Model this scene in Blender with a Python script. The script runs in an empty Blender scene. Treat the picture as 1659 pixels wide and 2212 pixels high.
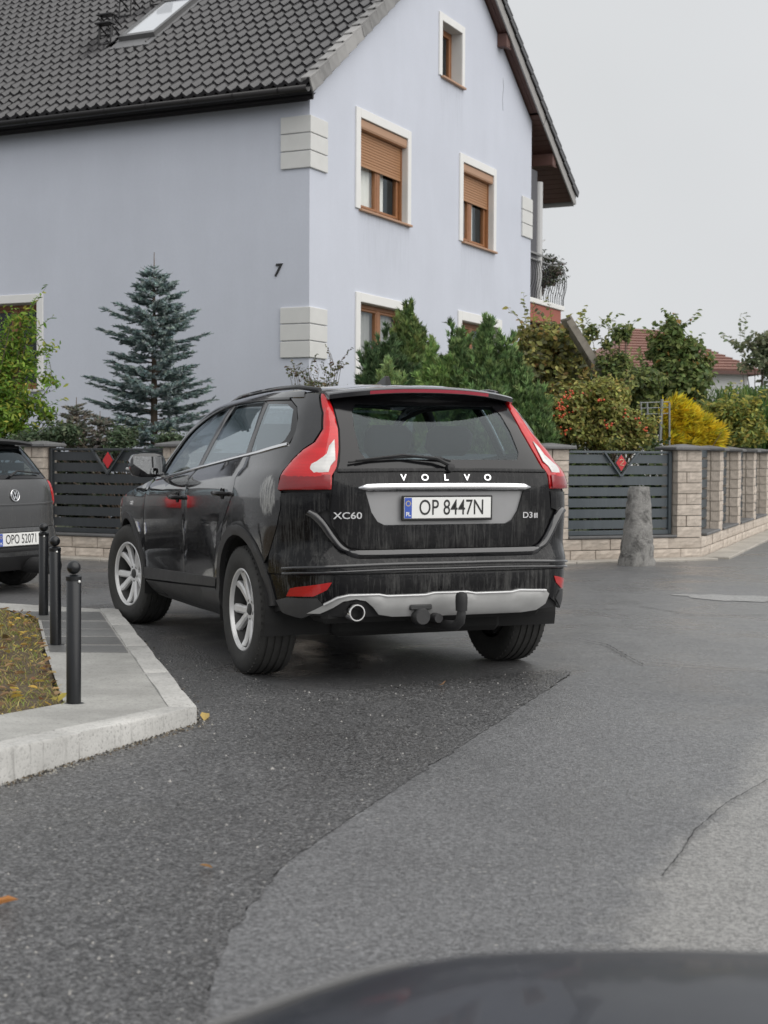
import bpy, bmesh, math, random
import numpy as np
from mathutils import Vector, Matrix
from mathutils.geometry import delaunay_2d_cdt
random.seed(7); RNG = np.random.default_rng(11)
S = bpy.context.scene; C = S.collection
R = math.radians

# ---------------------------------------------------------------- camera, sky, sun, exposure
FPX = 3200.0 / 1659.0                      # focal length in picture widths
PITCH = math.atan(-120 / 3200.0); ROLL = R(0.3); CAMZ = 1.253
cam_d = bpy.data.cameras.new('camera'); cam = bpy.data.objects.new('camera', cam_d); C.objects.link(cam)
cam_d.sensor_fit = 'HORIZONTAL'; cam_d.sensor_width = 36.0; cam_d.lens = 36.0 * FPX
cam_d.clip_start = 0.05; cam_d.clip_end = 2000
cam_d.dof.use_dof = True; cam_d.dof.focus_distance = 10.0; cam_d.dof.aperture_fstop = 6.5
fw = Vector((0, math.cos(PITCH), math.sin(PITCH))); rt = Vector((1, 0, 0)); up = rt.cross(fw)
CR = rt * math.cos(ROLL) + up * math.sin(ROLL); CU = -rt * math.sin(ROLL) + up * math.cos(ROLL); CW = fw
m = Matrix((CR, CU, -CW)).transposed().to_4x4(); m.translation = (0, 0, CAMZ); cam.matrix_world = m
S.camera = cam

world = bpy.data.worlds.new('World'); S.world = world; world.use_nodes = True
nt = world.node_tree; nt.nodes.clear()
SUN_EL, SUN_AZ = R(48), R(125)             # azimuth clockwise from +Y: the light comes from the right, a little behind the camera
sky = nt.nodes.new('ShaderNodeTexSky'); sky.sky_type = 'NISHITA'; sky.sun_disc = False
sky.sun_elevation = SUN_EL; sky.sun_rotation = SUN_AZ; sky.air_density = 1.0; sky.dust_density = 3.0
hs = nt.nodes.new('ShaderNodeHueSaturation'); hs.inputs['Saturation'].default_value = 0.10
mixc = nt.nodes.new('ShaderNodeMix'); mixc.data_type = 'RGBA'; mixc.inputs[0].default_value = 0.93
mixc.inputs[7].default_value = (6.75, 6.9, 7.05, 1)          # the cloud deck
tc = nt.nodes.new('ShaderNodeTexCoord'); nz = nt.nodes.new('ShaderNodeTexNoise')
nz.inputs['Scale'].default_value = 2.2; nz.inputs['Detail'].default_value = 4
mr = nt.nodes.new('ShaderNodeMapRange'); mr.inputs[1].default_value = .3; mr.inputs[2].default_value = .7
mr.inputs[3].default_value = .93; mr.inputs[4].default_value = 1.04
vm = nt.nodes.new('ShaderNodeVectorMath'); vm.operation = 'SCALE'
bg = nt.nodes.new('ShaderNodeBackground'); bg.inputs['Strength'].default_value = 0.061
wo = nt.nodes.new('ShaderNodeOutputWorld'); L = nt.links.new
L(sky.outputs[0], hs.inputs['Color']); L(hs.outputs[0], mixc.inputs[6])
L(tc.outputs['Generated'], nz.inputs['Vector']); L(nz.outputs[0], mr.inputs[0])
L(mixc.outputs[2], vm.inputs[0]); L(mr.outputs[0], vm.inputs['Scale'])
L(vm.outputs[0], bg.inputs['Color']); L(bg.outputs[0], wo.inputs[0])

sun_d = bpy.data.lights.new('sun', 'SUN'); sun_d.energy = 1.5; sun_d.angle = R(95); sun_d.color = (1, .97, .93)
sun = bpy.data.objects.new('sun', sun_d); C.objects.link(sun)
sdir = Vector((math.sin(SUN_AZ) * math.cos(SUN_EL), math.cos(SUN_AZ) * math.cos(SUN_EL), math.sin(SUN_EL)))
sun.rotation_euler = sdir.to_track_quat('Z', 'Y').to_euler(); sun.location = (8, -6, 20)
S.view_settings.view_transform = 'Standard'; S.view_settings.look = 'None'
S.view_settings.exposure = 0.86; S.view_settings.gamma = 1.0; S.view_settings.use_curve_mapping = False
S.render.engine = 'CYCLES'; S.cycles.max_bounces = 8; S.cycles.transparent_max_bounces = 12

def at(px, py, Y):
    """the point at depth Y (metres along +Y) on the line of sight of a point of the survey sheet (1659 x 2212)"""
    d = CW + CR * ((px - 829.5) / 3200) - CU * ((py - 1106) / 3200)
    return Vector((0, 0, CAMZ)) + d * (Y / d.y)

# ---------------------------------------------------------------- helpers
def prop(o, label=None, cat=None, group=None, kind=None):
    if label: o['label'] = label
    if cat: o['category'] = cat
    if group: o['group'] = group
    if kind: o['kind'] = kind
    return o

def thing(name, label, cat, loc=(0, 0, 0), rz=0, group=None):
    o = bpy.data.objects.new(name, None); C.objects.link(o); o.empty_display_size = .2
    o.location = loc; o.rotation_euler = (0, 0, rz)
    return prop(o, label, cat, group)

class MB:
    """collects vertices and faces; build() links them as one mesh object"""
    def __init__(s): s.v = []; s.f = []; s.mi = []
    def add(s, vs, fs, mi=0):
        n = len(s.v); s.v += [tuple(x) for x in vs]; s.f += [tuple(n + i for i in f) for f in fs]; s.mi += [mi] * len(fs); return s
    def box(s, x0, x1, y0, y1, z0, z1, M=None, mi=0, b=0.0):
        if b > 0:
            return s.bbox(x0, x1, y0, y1, z0, z1, b, M, mi)
        vs = [(x, y, z) for z in (z0, z1) for y in (y0, y1) for x in (x0, x1)]
        if M is not None: vs = [M @ Vector(v) for v in vs]
        return s.add(vs, [(0, 2, 3, 1), (4, 5, 7, 6), (0, 1, 5, 4), (2, 6, 7, 3), (0, 4, 6, 2), (1, 3, 7, 5)], mi)
    def bbox(s, x0, x1, y0, y1, z0, z1, b, M=None, mi=0):
        cs = []
        X = (x0, x1); Y = (y0, y1); Z = (z0, z1); vs = []; idx = {}
        for i in (0, 1):
            for j in (0, 1):
                for k in (0, 1):
                    sx, sy, sz = (1 - 2 * i), (1 - 2 * j), (1 - 2 * k)
                    for a, o in (('x', (0, b, b)), ('y', (b, 0, b)), ('z', (b, b, 0))):
                        idx[(i, j, k, a)] = len(vs); vs.append((X[i] + sx * o[0], Y[j] + sy * o[1], Z[k] + sz * o[2]))
        fs = []
        for i in (0, 1):
            fs.append([idx[(i, j, k, 'x')] for j, k in ((0, 0), (1, 0), (1, 1), (0, 1))])
            fs.append([idx[(j, i, k, 'y')] for j, k in ((0, 0), (1, 0), (1, 1), (0, 1))])
            fs.append([idx[(j, k, i, 'z')] for j, k in ((0, 0), (1, 0), (1, 1), (0, 1))])
        for i in (0, 1):
            for j in (0, 1):
                fs.append([idx[(i, j, 0, 'x')], idx[(i, j, 1, 'x')], idx[(i, j, 1, 'y')], idx[(i, j, 0, 'y')]])
                fs.append([idx[(i, 0, j, 'x')], idx[(i, 1, j, 'x')], idx[(i, 1, j, 'z')], idx[(i, 0, j, 'z')]])
                fs.append([idx[(0, i, j, 'y')], idx[(1, i, j, 'y')], idx[(1, i, j, 'z')], idx[(0, i, j, 'z')]])
                for k in (0, 1): fs.append([idx[(i, j, k, a)] for a in 'xyz'])
        if M is not None: vs = [M @ Vector(v) for v in vs]
        return s.add(vs, fs, mi)
    def tube(s, pts, r, n=8, cap=True, mi=0, flat=None):
        pts = [Vector(p) for p in pts]; rs = r if isinstance(r, (list, tuple)) else [r] * len(pts); rings = []; pu = None
        for i, p in enumerate(pts):
            t = (pts[min(i + 1, len(pts) - 1)] - pts[max(i - 1, 0)]).normalized()
            if pu is None: pu = t.orthogonal().normalized() if flat is None else Vector(flat)
            u = (pu - t * pu.dot(t)).normalized(); w = t.cross(u); pu = u
            rings.append([p + u * rs[i] * math.cos(a) + w * rs[i] * math.sin(a) for a in [2 * math.pi * k / n for k in range(n)]])
        vs = [v for q in rings for v in q]; fs = []
        for i in range(len(pts) - 1):
            for k in range(n):
                a, b = i * n + k, i * n + (k + 1) % n; fs.append((a, b, b + n, a + n))
        if cap: fs.append(tuple(range(n))[::-1]); fs.append(tuple((len(pts) - 1) * n + k for k in range(n)))
        return s.add(vs, fs, mi)
    def bar(s, a, b, w, h, upv=(0, 0, 1), mi=0):
        a, b = Vector(a), Vector(b); t = (b - a).normalized(); u = Vector(upv); u = (u - t * u.dot(t)).normalized(); sd = t.cross(u)
        vs = [p + sd * (i * w / 2) + u * (j * h / 2) for p in (a, b) for i, j in ((-1, -1), (1, -1), (1, 1), (-1, 1))]
        return s.add(vs, [(3, 2, 1, 0), (4, 5, 6, 7), (0, 1, 5, 4), (1, 2, 6, 5), (2, 3, 7, 6), (3, 0, 4, 7)], mi)
    def lathe(s, prof, n=24, M=None, mi=0, closed=False):
        vs = [(r * math.cos(a), r * math.sin(a), z) for r, z in prof for a in [2 * math.pi * k / n for k in range(n)]]; fs = []
        q = len(prof)
        for i in range(q if closed else q - 1):
            for k in range(n):
                a, b = i * n + k, i * n + (k + 1) % n; c = ((i + 1) % q) * n
                fs.append((a, b, c + (k + 1) % n, c + k))
        if M is not None: vs = [M @ Vector(v) for v in vs]
        return s.add(vs, fs, mi)
    def prism(s, poly, z0, z1, M=None, mi=0):
        n = len(poly); vs = [(x, y, z0) for x, y in poly] + [(x, y, z1) for x, y in poly]
        if M is not None: vs = [M @ Vector(v) for v in vs]
        return s.add(vs, [tuple(range(n))[::-1], tuple(range(n, 2 * n))] + [(i, (i + 1) % n, n + (i + 1) % n, n + i) for i in range(n)], mi)
    def mesh(s, name):
        me = bpy.data.meshes.new(name); me.from_pydata(s.v, [], s.f); return me
    def build(s, name, mat, parent=None, smooth=False, angle=35, loc=None):
        me = s.mesh(name)
        mats = mat if isinstance(mat, (list, tuple)) else [mat]
        for x in mats: me.materials.append(x)
        if len(mats) > 1: me.polygons.foreach_set('material_index', s.mi)
        bm = bmesh.new(); bm.from_mesh(me); bmesh.ops.recalc_face_normals(bm, faces=bm.faces); bm.to_mesh(me); bm.free()
        return link(name, me, parent, smooth, angle, loc)

def link(name, me, parent=None, smooth=False, angle=35, loc=None):
    if smooth:
        me.polygons.foreach_set('use_smooth', [True] * len(me.polygons))
        if angle < 180: me.set_sharp_from_angle(angle=R(angle))
    me.update()
    o = bpy.data.objects.new(name, me); C.objects.link(o)
    if parent: o.parent = parent
    if loc: o.location = loc
    return o

def instance(o, parent, M=None, loc=None, rot=None, scale=None, name=None):
    c = o.copy(); C.objects.link(c); c.parent = parent
    if M is not None: c.matrix_local = M
    if loc is not None: c.location = loc
    if rot is not None: c.rotation_euler = rot
    if scale is not None: c.scale = scale
    return c

def copy_tree(o, parent=None):
    c = o.copy(); C.objects.link(c); c.parent = parent
    for ch in list(o.children): copy_tree(ch, c)
    return c

def cdt(poly, holes=(), step=0.1, jit=0.0, keep_edge=0.5):
    """triangulate a polygon with holes, with interior points every `step`"""
    V = []; E = []; nb = []
    for loop in [poly] + list(holes):
        n0 = len(V); V += [Vector(p) for p in loop]; k = len(loop); E += [(n0 + i, n0 + (i + 1) % k) for i in range(k)]; nb.append((n0, k))
    P = np.array([(v.x, v.y) for v in V]); nB = len(V)
    x0, y0 = P.min(0); x1, y1 = P.max(0)
    gx, gy = np.meshgrid(np.arange(x0 + step / 2, x1, step), np.arange(y0 + step / 2, y1, step)); G = np.stack([gx.ravel(), gy.ravel()], 1)
    if len(G):
        ins = np.zeros(len(G), bool); dm = np.full(len(G), 1e9)
        for a, b in E:
            A, B = P[a], P[b]
            c = ((A[1] > G[:, 1]) != (B[1] > G[:, 1]))
            with np.errstate(divide='ignore', invalid='ignore'):
                xi = (B[0] - A[0]) * (G[:, 1] - A[1]) / (B[1] - A[1]) + A[0]
            ins ^= c & (G[:, 0] < xi)
            d = B - A; t = np.clip(((G - A) @ d) / max(d @ d, 1e-12), 0, 1); dm = np.minimum(dm, np.linalg.norm(G - A - t[:, None] * d, axis=1))
        G = G[ins & (dm > step * keep_edge)]
        V += [Vector(g) for g in G]
    r = delaunay_2d_cdt(V, E, [], 1, 1e-6)
    F = [tuple(f) for f in r[2]]
    for h in holes:
        H = np.array([(p[0], p[1]) for p in h]); ct = np.array([[sum(r[0][i].x for i in f) / len(f), sum(r[0][i].y for i in f) / len(f)] for f in F]); ins = np.zeros(len(F), bool)
        for i in range(len(H)):
            A, B = H[i], H[(i + 1) % len(H)]; c = (A[1] > ct[:, 1]) != (B[1] > ct[:, 1]); ins ^= c & (ct[:, 0] < (B[0] - A[0]) * (ct[:, 1] - A[1]) / (B[1] - A[1] + 1e-15) + A[0])
        F = [f for f, q in zip(F, ins) if not q]
    return r[0], F, r[3], nB, nb

def resample(pts, d, closed=True):
    out = []; n = len(pts)
    for i in range(n if closed else n - 1):
        a, b = Vector(pts[i]), Vector(pts[(i + 1) % n]); k = max(1, int(math.ceil((b - a).length / d)))
        out += [tuple(a.lerp(b, j / k)) for j in range(k)]
    if not closed: out.append(tuple(pts[-1]))
    return out

def spline(pts, k=6, closed=True):
    """Catmull-Rom through the points; a point given with a third value 1 is a sharp corner"""
    out = []; n = len(pts); P = [np.array(p[:2], float) for p in pts]; sh = [len(p) > 2 and p[2] for p in pts]
    for i in range(n if closed else n - 1):
        a, b = P[i], P[(i + 1) % n]; p0 = P[i - 1] if (closed or i > 0) and not sh[i] else a - (b - a) * .3
        p3 = P[(i + 2) % n] if (closed or i + 2 < n) and not sh[(i + 1) % n] else b + (b - a) * .3
        ta = np.linalg.norm(b - a) / max(np.linalg.norm(b - p0), 1e-9) * (b - p0); tb = np.linalg.norm(b - a) / max(np.linalg.norm(p3 - a), 1e-9) * (p3 - a)
        for j in range(k):
            s = j / k; out.append(tuple((2 * s**3 - 3 * s * s + 1) * a + (s**3 - 2 * s * s + s) * ta + (3 * s * s - 2 * s**3) * b + (s**3 - s * s) * tb))
    if not closed: out.append(tuple(P[-1]))
    return out

def text(name, body, size, mat, M, parent, extrude=.002, sx=1.0, align='CENTER', shear=0.0, bold=0.0, res=4):
    cu = bpy.data.curves.new(name, 'FONT'); cu.body = body; cu.size = size; cu.extrude = extrude; cu.align_x = align; cu.align_y = 'CENTER'
    cu.shear = shear; cu.offset = bold; cu.resolution_u = res
    t = bpy.data.objects.new(name, cu); C.objects.link(t)
    me = bpy.data.meshes.new_from_object(t.evaluated_get(bpy.context.evaluated_depsgraph_get()))
    bpy.data.objects.remove(t); bpy.data.curves.remove(cu)
    me.transform(M @ Matrix.Diagonal((sx, 1, 1, 1))); me.materials.clear(); me.materials.append(mat)
    return link(name, me, parent)

# ---------------------------------------------------------------- materials
def new_mat(name):
    m_ = bpy.data.materials.new(name); m_.use_nodes = True; t = m_.node_tree; b = t.nodes['Principled BSDF']
    return m_, t, b
def setb(b, **k):
    for a, v in k.items():
        a = a.replace('_', ' ')
        b.inputs[a].default_value = (*v, 1) if isinstance(v, tuple) and len(v) == 3 else v
def node(t, typ, ins=None, **props):
    n = t.nodes.new(typ)
    for a, v in props.items(): setattr(n, a, v)
    for a, v in (ins or {}).items():
        if isinstance(v, bpy.types.NodeSocket): t.links.new(v, n.inputs[a])
        else: n.inputs[a].default_value = v
    return n
def coords(t, scale=(1, 1, 1), kind='Object', rot=(0, 0, 0), loc=(0, 0, 0)):
    c = node(t, 'ShaderNodeTexCoord'); mp = node(t, 'ShaderNodeMapping', {'Vector': c.outputs[kind], 'Scale': scale, 'Rotation': rot, 'Location': loc}); return mp.outputs[0]
def noise(t, vec, scale, detail=4, rough=.55, dist=0.0):
    return node(t, 'ShaderNodeTexNoise', {'Vector': vec, 'Scale': scale, 'Detail': detail, 'Roughness': rough, 'Distortion': dist}).outputs[0]
def ramp(t, fac, stops):
    r = node(t, 'ShaderNodeValToRGB', {'Fac': fac}); e = r.color_ramp.elements
    while len(e) < len(stops): e.new(.5)
    for i, (p, c) in enumerate(stops): e[i].position = p; e[i].color = (c, c, c, 1) if not isinstance(c, tuple) else (*c, 1)
    return r.outputs[0]
def mixrgb(t, fac, a, b, mode='MIX'):
    n = node(t, 'ShaderNodeMix', data_type='RGBA', blend_type=mode)
    for i, v in ((0, fac), (6, a), (7, b)):
        if isinstance(v, bpy.types.NodeSocket): t.links.new(v, n.inputs[i])
        elif isinstance(v, tuple): n.inputs[i].default_value = (*v, 1)
        else: n.inputs[i].default_value = v
    return n.outputs[2]
def math_(t, op, a, b=0.0, c=0.0):
    n = node(t, 'ShaderNodeMath', operation=op)
    for i, v in enumerate((a, b, c)):
        if isinstance(v, bpy.types.NodeSocket): t.links.new(v, n.inputs[i])
        else: n.inputs[i].default_value = v
    return n.outputs[0]
def bump(t, b, h, strength=.3, dist=.01):
    n = node(t, 'ShaderNodeBump', {'Height': h, 'Strength': strength, 'Distance': dist}); t.links.new(n.outputs[0], b.inputs['Normal']); return n
def simple(name, col, rough=.5, metal=0.0, var=.0, vscale=6, coat=0.0, bumps=0.0, bscale=60, spec=.5, rvar=0.0, bdist=.005):
    m_, t, b = new_mat(name); setb(b, Roughness=rough, Metallic=metal, Coat_Weight=coat, Coat_Roughness=.03)
    b.inputs['Specular IOR Level'].default_value = spec; b.inputs['Base Color'].default_value = (*col, 1)
    v = coords(t)
    if var:
        n = noise(t, v, vscale, 6, .6); c = mixrgb(t, n, tuple(x * (1 - var) for x in col), tuple(min(1, x * (1 + var)) for x in col)); t.links.new(c, b.inputs['Base Color'])
    if rvar:
        n = noise(t, v, vscale * 1.7, 5, .6); r = math_(t, 'MULTIPLY_ADD', n, rvar * 2, rough - rvar); t.links.new(r, b.inputs['Roughness'])
    if bumps: bump(t, b, noise(t, v, bscale, 5, .6), bumps, bdist)
    return m_
def glass_mat(name, tint=(.4, .44, .44), ior=1.55, rough=.02):
    m_, t, b = new_mat(name); t.nodes.remove(b); out = t.nodes['Material Output']
    tr = node(t, 'ShaderNodeBsdfTransparent', {'Color': (*tint, 1)}); gl = node(t, 'ShaderNodeBsdfGlossy', {'Color': (.86, .95, 1, 1), 'Roughness': rough})
    ge = node(t, 'ShaderNodeNewGeometry'); io = node(t, 'ShaderNodeMapRange', {0: ge.outputs['Backfacing'], 1: 0., 2: 1., 3: ior, 4: 1 / ior}); fr = node(t, 'ShaderNodeFresnel', {'IOR': io.outputs[0]}); mx = node(t, 'ShaderNodeMixShader', {0: fr.outputs[0], 1: tr.outputs[0], 2: gl.outputs[0]})
    t.links.new(mx.outputs[0], out.inputs['Surface']); return m_
# ================================================================= ground
def gpt(px, py, z=0.0):
    d = CW + CR * ((px - 829.5) / 3200) - CU * ((py - 1106) / 3200)
    p = Vector((0, 0, CAMZ)) + d * ((z - CAMZ) / d.z); return (p.x, p.y)

def asphalt(name, lo, hi, chips, rough, bstr, gscale=170, wet=(.35, .65), wetr=.28, chipcol=.32, zones=(), big=.55):
    m_, t, b = new_mat(name); v = coords(t)
    bign = noise(t, v, .55, 5, .6); mid = noise(t, v, 5.5, 6, .65); fine = noise(t, v, gscale, 3, .7)
    vor = node(t, 'ShaderNodeTexVoronoi', {'Vector': v, 'Scale': gscale * .55}); grain = vor.outputs['Distance']
    c = mixrgb(t, mid, lo, hi); c = mixrgb(t, math_(t, 'MULTIPLY', ramp(t, fine, [(.35, 0.), (.7, 1.)]), .55), c, tuple(x * 1.9 for x in hi))
    c = mixrgb(t, ramp(t, bign, [(.35, 0.), (.7, .45)]), c, tuple(x * .62 for x in lo))
    g2 = noise(t, v, 48, 5, .75, .4); c = mixrgb(t, ramp(t, g2, [(.36, big), (.54, 0.)]), c, tuple(x * .36 for x in lo)); c = mixrgb(t, ramp(t, noise(t, v, 85, 3, .7, .3), [(.53, 0.), (.70, big)]), c, tuple(x * 1.9 for x in hi))
    for p, q, wdt, col, amt in zones:                       # bleached areas and wet sheen put into the colour: beyond the line p-q (on its right), fraying over wdt metres
        nx, ny = (q[1] - p[1]), -(q[0] - p[0]); l = math.hypot(nx, ny); nx, ny = nx / l, ny / l
        dt = node(t, 'ShaderNodeVectorMath', {0: v, 1: (nx, ny, 0)}, operation='DOT_PRODUCT').outputs['Value']
        d = math_(t, 'ADD', math_(t, 'SUBTRACT', dt, nx * p[0] + ny * p[1]), math_(t, 'MULTIPLY_ADD', noise(t, v, 2.6, 6, .7), wdt * 3.2, -wdt * 1.6))
        c = mixrgb(t, node(t, 'ShaderNodeMapRange', {0: d, 1: -wdt * .5, 2: wdt * .5, 3: 0., 4: amt}).outputs[0], c, mixrgb(t, fine, tuple(x * .7 for x in col), tuple(x * 1.25 for x in col)))
    v9 = node(t, 'ShaderNodeTexVoronoi', {'Vector': v, 'Scale': 120.0}); rn = node(t, 'ShaderNodeSeparateColor', {'Color': v9.outputs['Color']}).outputs[0]
    c = node(t, 'ShaderNodeVectorMath', {0: c, 'Scale': node(t, 'ShaderNodeMapRange', {0: rn, 1: 0., 2: 1., 3: 1 - .75 * big, 4: 1 + .8 * big}).outputs[0]}, operation='SCALE').outputs[0]
    vc = node(t, 'ShaderNodeTexVoronoi', {'Vector': v, 'Scale': 58.0, 'Randomness': 1.0})
    rnd = node(t, 'ShaderNodeSeparateColor', {'Color': vc.outputs['Color']}).outputs[0]
    ch = math_(t, 'MULTIPLY', math_(t, 'GREATER_THAN', rnd, 1 - chips), math_(t, 'LESS_THAN', vc.outputs['Distance'], .36))
    c = mixrgb(t, ch, c, (chipcol, chipcol * .98, chipcol * .93)); t.links.new(c, b.inputs['Base Color'])
    w = ramp(t, noise(t, v, .9, 4, .6, .6), [(wet[0], 0.), (wet[1], 1.)])
    r = node(t, 'ShaderNodeMapRange', {0: w, 1: 0., 2: 1., 3: wetr, 4: rough}).outputs[0]
    t.links.new(math_(t, 'MULTIPLY_ADD', fine, .18, math_(t, 'SUBTRACT', r, .09)), b.inputs['Roughness'])
    h = math_(t, 'ADD', math_(t, 'MULTIPLY', grain, 1.0), math_(t, 'MULTIPLY_ADD', mid, .8, math_(t, 'MULTIPLY', fine, .7)))
    bump(t, b, h, bstr, .006); return m_

M_road = asphalt('asphalt_worn', (.070, .070, .072), (.110, .110, .112), .03, .46, .35, 170, (.3, .6), .13, .3, [(gpt(1250, 1470), gpt(1420, 1240), .9, (.165, .165, .165), .6)])  # paler right-hand zone: sky sheen of the wet road put into the colour
M_patch = asphalt('asphalt_coarse', (.055, .055, .057), (.092, .092, .093), .03, .55, 1.0, 120, (.35, .7), .24, .24, big=.95)
M_lane = asphalt('asphalt_smooth', (.094, .095, .098), (.130, .131, .134), .015, .55, .42, 200, (.3, .65), .22, .26, [(gpt(1360, 1990), gpt(1700, 1540), .16, (.24, .235, .225), .8)])
M_light = asphalt('asphalt_bleached', (.15, .148, .143), (.24, .237, .23), .05, .75, .5, 150, (.3, .7), .5)

def sheet(name, poly, z, mat, jitter=0.0, step=.25, kind='structure', parent=None, hf=None):
    pts = resample(poly, step)
    if jitter:
        pts = [(x + random.gauss(0, jitter), y + random.gauss(0, jitter)) for x, y in pts]
    V, F, _, nB, _ = cdt(pts, step=max(step, .5) if not hf else step)
    me = bpy.data.meshes.new(name); me.from_pydata([(v.x, v.y, z if not hf else hf(v.x, v.y)) for v in V], [], F); me.materials.append(mat)
    o = link(name, me, parent)
    if kind: o['kind'] = kind
    return o

mb = MB(); mb.add([(-400, -40, 0), (400, -40, 0), (400, 800, 0), (-400, 800, 0)], [(0, 1, 2, 3)])
prop(mb.build('road', M_road), kind='structure')

lane = [gpt(430, 2400), gpt(455, 2120), gpt(500, 2010), gpt(620, 1860), gpt(860, 1700), gpt(1150, 1510), gpt(1230, 1462), gpt(1330, 1436),
        gpt(1500, 1444), gpt(1800, 1462), (9.0, 8.2), (9.0, .3), (-.6, .3)]
prop(sheet('smooth_asphalt', lane, .004, M_lane, .005, .06))
patch = [(-4.6, .2), (-3.15, 1.55), (-1.46, 5.46), (-.855, 6.88), (-1.15, 8.0), (-1.6, 9.6), (-1.98, 11.0), gpt(330, 1356), gpt(371, 1368), gpt(440, 1410), gpt(501, 1448), gpt(521, 1458),
         gpt(602, 1488), gpt(665, 1497), gpt(727, 1498), gpt(832, 1484), gpt(960, 1470), gpt(1081, 1460), gpt(1180, 1450), gpt(1240, 1452), gpt(1150, 1513), gpt(860, 1703), gpt(620, 1863), gpt(500, 2013), gpt(455, 2123), gpt(430, 2400)]
prop(sheet('coarse_asphalt', patch, .0065, M_patch, .006, .06))
bleach = spline([gpt(1900, 1520), gpt(1659, 1578), gpt(1600, 1600), gpt(1550, 1653), gpt(1490, 1720), gpt(1455, 1762), gpt(1400, 1850), gpt(1380, 1930), gpt(1450, 2010), gpt(1560, 2060), gpt(1900, 2080)], 6)
band = [gpt(1470, 1284), gpt(1560, 1286), gpt(1800, 1291), gpt(1800, 1305), gpt(1560, 1299), gpt(1500, 1292)]
M_band = asphalt('worn_concrete_band', (.16, .16, .157), (.25, .25, .245), .05, .6, .3)
prop(sheet('worn_concrete_band', band, .004, M_band, .03, .12))
damp = spline([gpt(1560, 1305), gpt(1420, 1312), gpt(1330, 1330), gpt(1250, 1400), gpt(1290, 1430), gpt(1340, 1425), gpt(1400, 1408), gpt(1480, 1370), gpt(1540, 1340)], 6)
M_damp = asphalt('asphalt_damp', (.035, .034, .033), (.06, .058, .056), .04, .5, .5)
# cracks and seams in the asphalt
M_crack = simple('crack_dirt', (.022, .022, .022), .9)
def crack(pts, w, z=.0125, name='asphalt_crack'):
    q = resample([gpt(*p) for p in pts], .03, False); w *= .45; vs = []; fs = []
    for i, (x, y) in enumerate(q):
        a = q[max(i - 1, 0)]; b = q[min(i + 1, len(q) - 1)]; dx, dy = b[0] - a[0], b[1] - a[1]; l = math.hypot(dx, dy) or 1
        ww = w * random.uniform(.3, 1.2); ox, oy = random.gauss(0, w * .8), random.gauss(0, w * .8)
        vs += [(x + ox - dy / l * ww, y + oy + dx / l * ww, z), (x + ox + dy / l * ww, y + oy - dx / l * ww, z)]
        if i: k = 2 * i; fs.append((k - 2, k - 1, k + 1, k))
    me = bpy.data.meshes.new(name); me.from_pydata(vs, [], fs); me.materials.append(M_crack); o = link(name, me); o['kind'] = 'structure'
crack([(1405, 1436), (1520, 1444), (1659, 1455), (1760, 1462)], .010)
crack([(1659, 1690), (1570, 1740), (1500, 1800), (1470, 1850), (1430, 1900)], .006)
crack([(1250, 1383), (1310, 1395), (1390, 1440)], .010)
crack([(640, 1480), (760, 1490), (860, 1478)], .008)
crack([(1380, 1310), (1500, 1330), (1659, 1330)], .012, .007)

# loose chippings on the coarse asphalt
def chippings(n):
    xs = []; mb_ = MB(); P = [Vector((*p, 0)) for p in patch]
    Pn = np.array(patch)
    pts = RNG.uniform((-3.5, 2.5), (1.3, 9.0), (n * 4, 2)); ins = np.zeros(len(pts), bool)
    for i in range(len(Pn)):
        A, B = Pn[i], Pn[(i + 1) % len(Pn)]; c = (A[1] > pts[:, 1]) != (B[1] > pts[:, 1])
        ins ^= c & (pts[:, 0] < (B[0] - A[0]) * (pts[:, 1] - A[1]) / (B[1] - A[1] + 1e-12) + A[0])
    for x, y in pts[ins][:n]:
        r = random.uniform(.003, .0065) * (1.7 if random.random() < .06 else 1); a = random.random() * 6.3; vs = []
        for k in range(4):
            q = a + k * 1.57 + random.uniform(-.4, .4); vs.append((x + r * math.cos(q), y + r * math.sin(q), .007))
        mb_.add(vs + [(x, y, .008 + r * .8)], [(0, 1, 4), (1, 2, 4), (2, 3, 4), (3, 0, 4)], 0 if random.random() < .86 else 1)
    return mb_
prop(chippings(1500).build('chippings', [simple('chipping_dark', (.09, .09, .09), .7), simple('chipping_pale', (.30, .29, .275), .7)]), kind='stuff')

# ---------------------------------------------------------------- the kerbed island on the left
A_ = Vector((-.867, 6.87)); FD = Vector((-.403, -.915)).normalized()
def ztop(x, y):
    t = max(0.0, min(1.7, (Vector((x, y)) - A_).dot(FD))); return .082 + .040 * t + .002 * max(0, y - 7)
M_conc = None
def concrete(name, lo, hi, stain, bstr=.5, rough=.75, streak=False):
    m_, t, b = new_mat(name); v = coords(t)
    n1 = noise(t, v, 7, 7, .65); n2 = noise(t, v, 70, 4, .7); n3 = noise(t, v, 1.6, 4, .6)
    c = mixrgb(t, n1, lo, hi); c = mixrgb(t, ramp(t, n2, [(.30, .8), (.47, 0.)]), c, tuple(x * .45 for x in lo))
    c = mixrgb(t, ramp(t, n3, [(.38, stain), (.62, 0.)]), c, tuple(x * .5 for x in lo))
    if streak:
        s = noise(t, coords(t, (30, 30, 2.5)), 1, 5, .7); c = mixrgb(t, ramp(t, s, [(.30, .5), (.46, 0.)]), c, (.14, .135, .125))
    t.links.new(c, b.inputs['Base Color']); setb(b, Roughness=rough); bump(t, b, math_(t, 'ADD', n2, n1), bstr, .006); return m_
M_conc = concrete('island_concrete', (.33, .325, .305), (.48, .475, .45), .5, .8)
M_kerb = concrete('kerb_concrete', (.40, .395, .375), (.62, .61, .585), .35, .6, .8, True)
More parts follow.
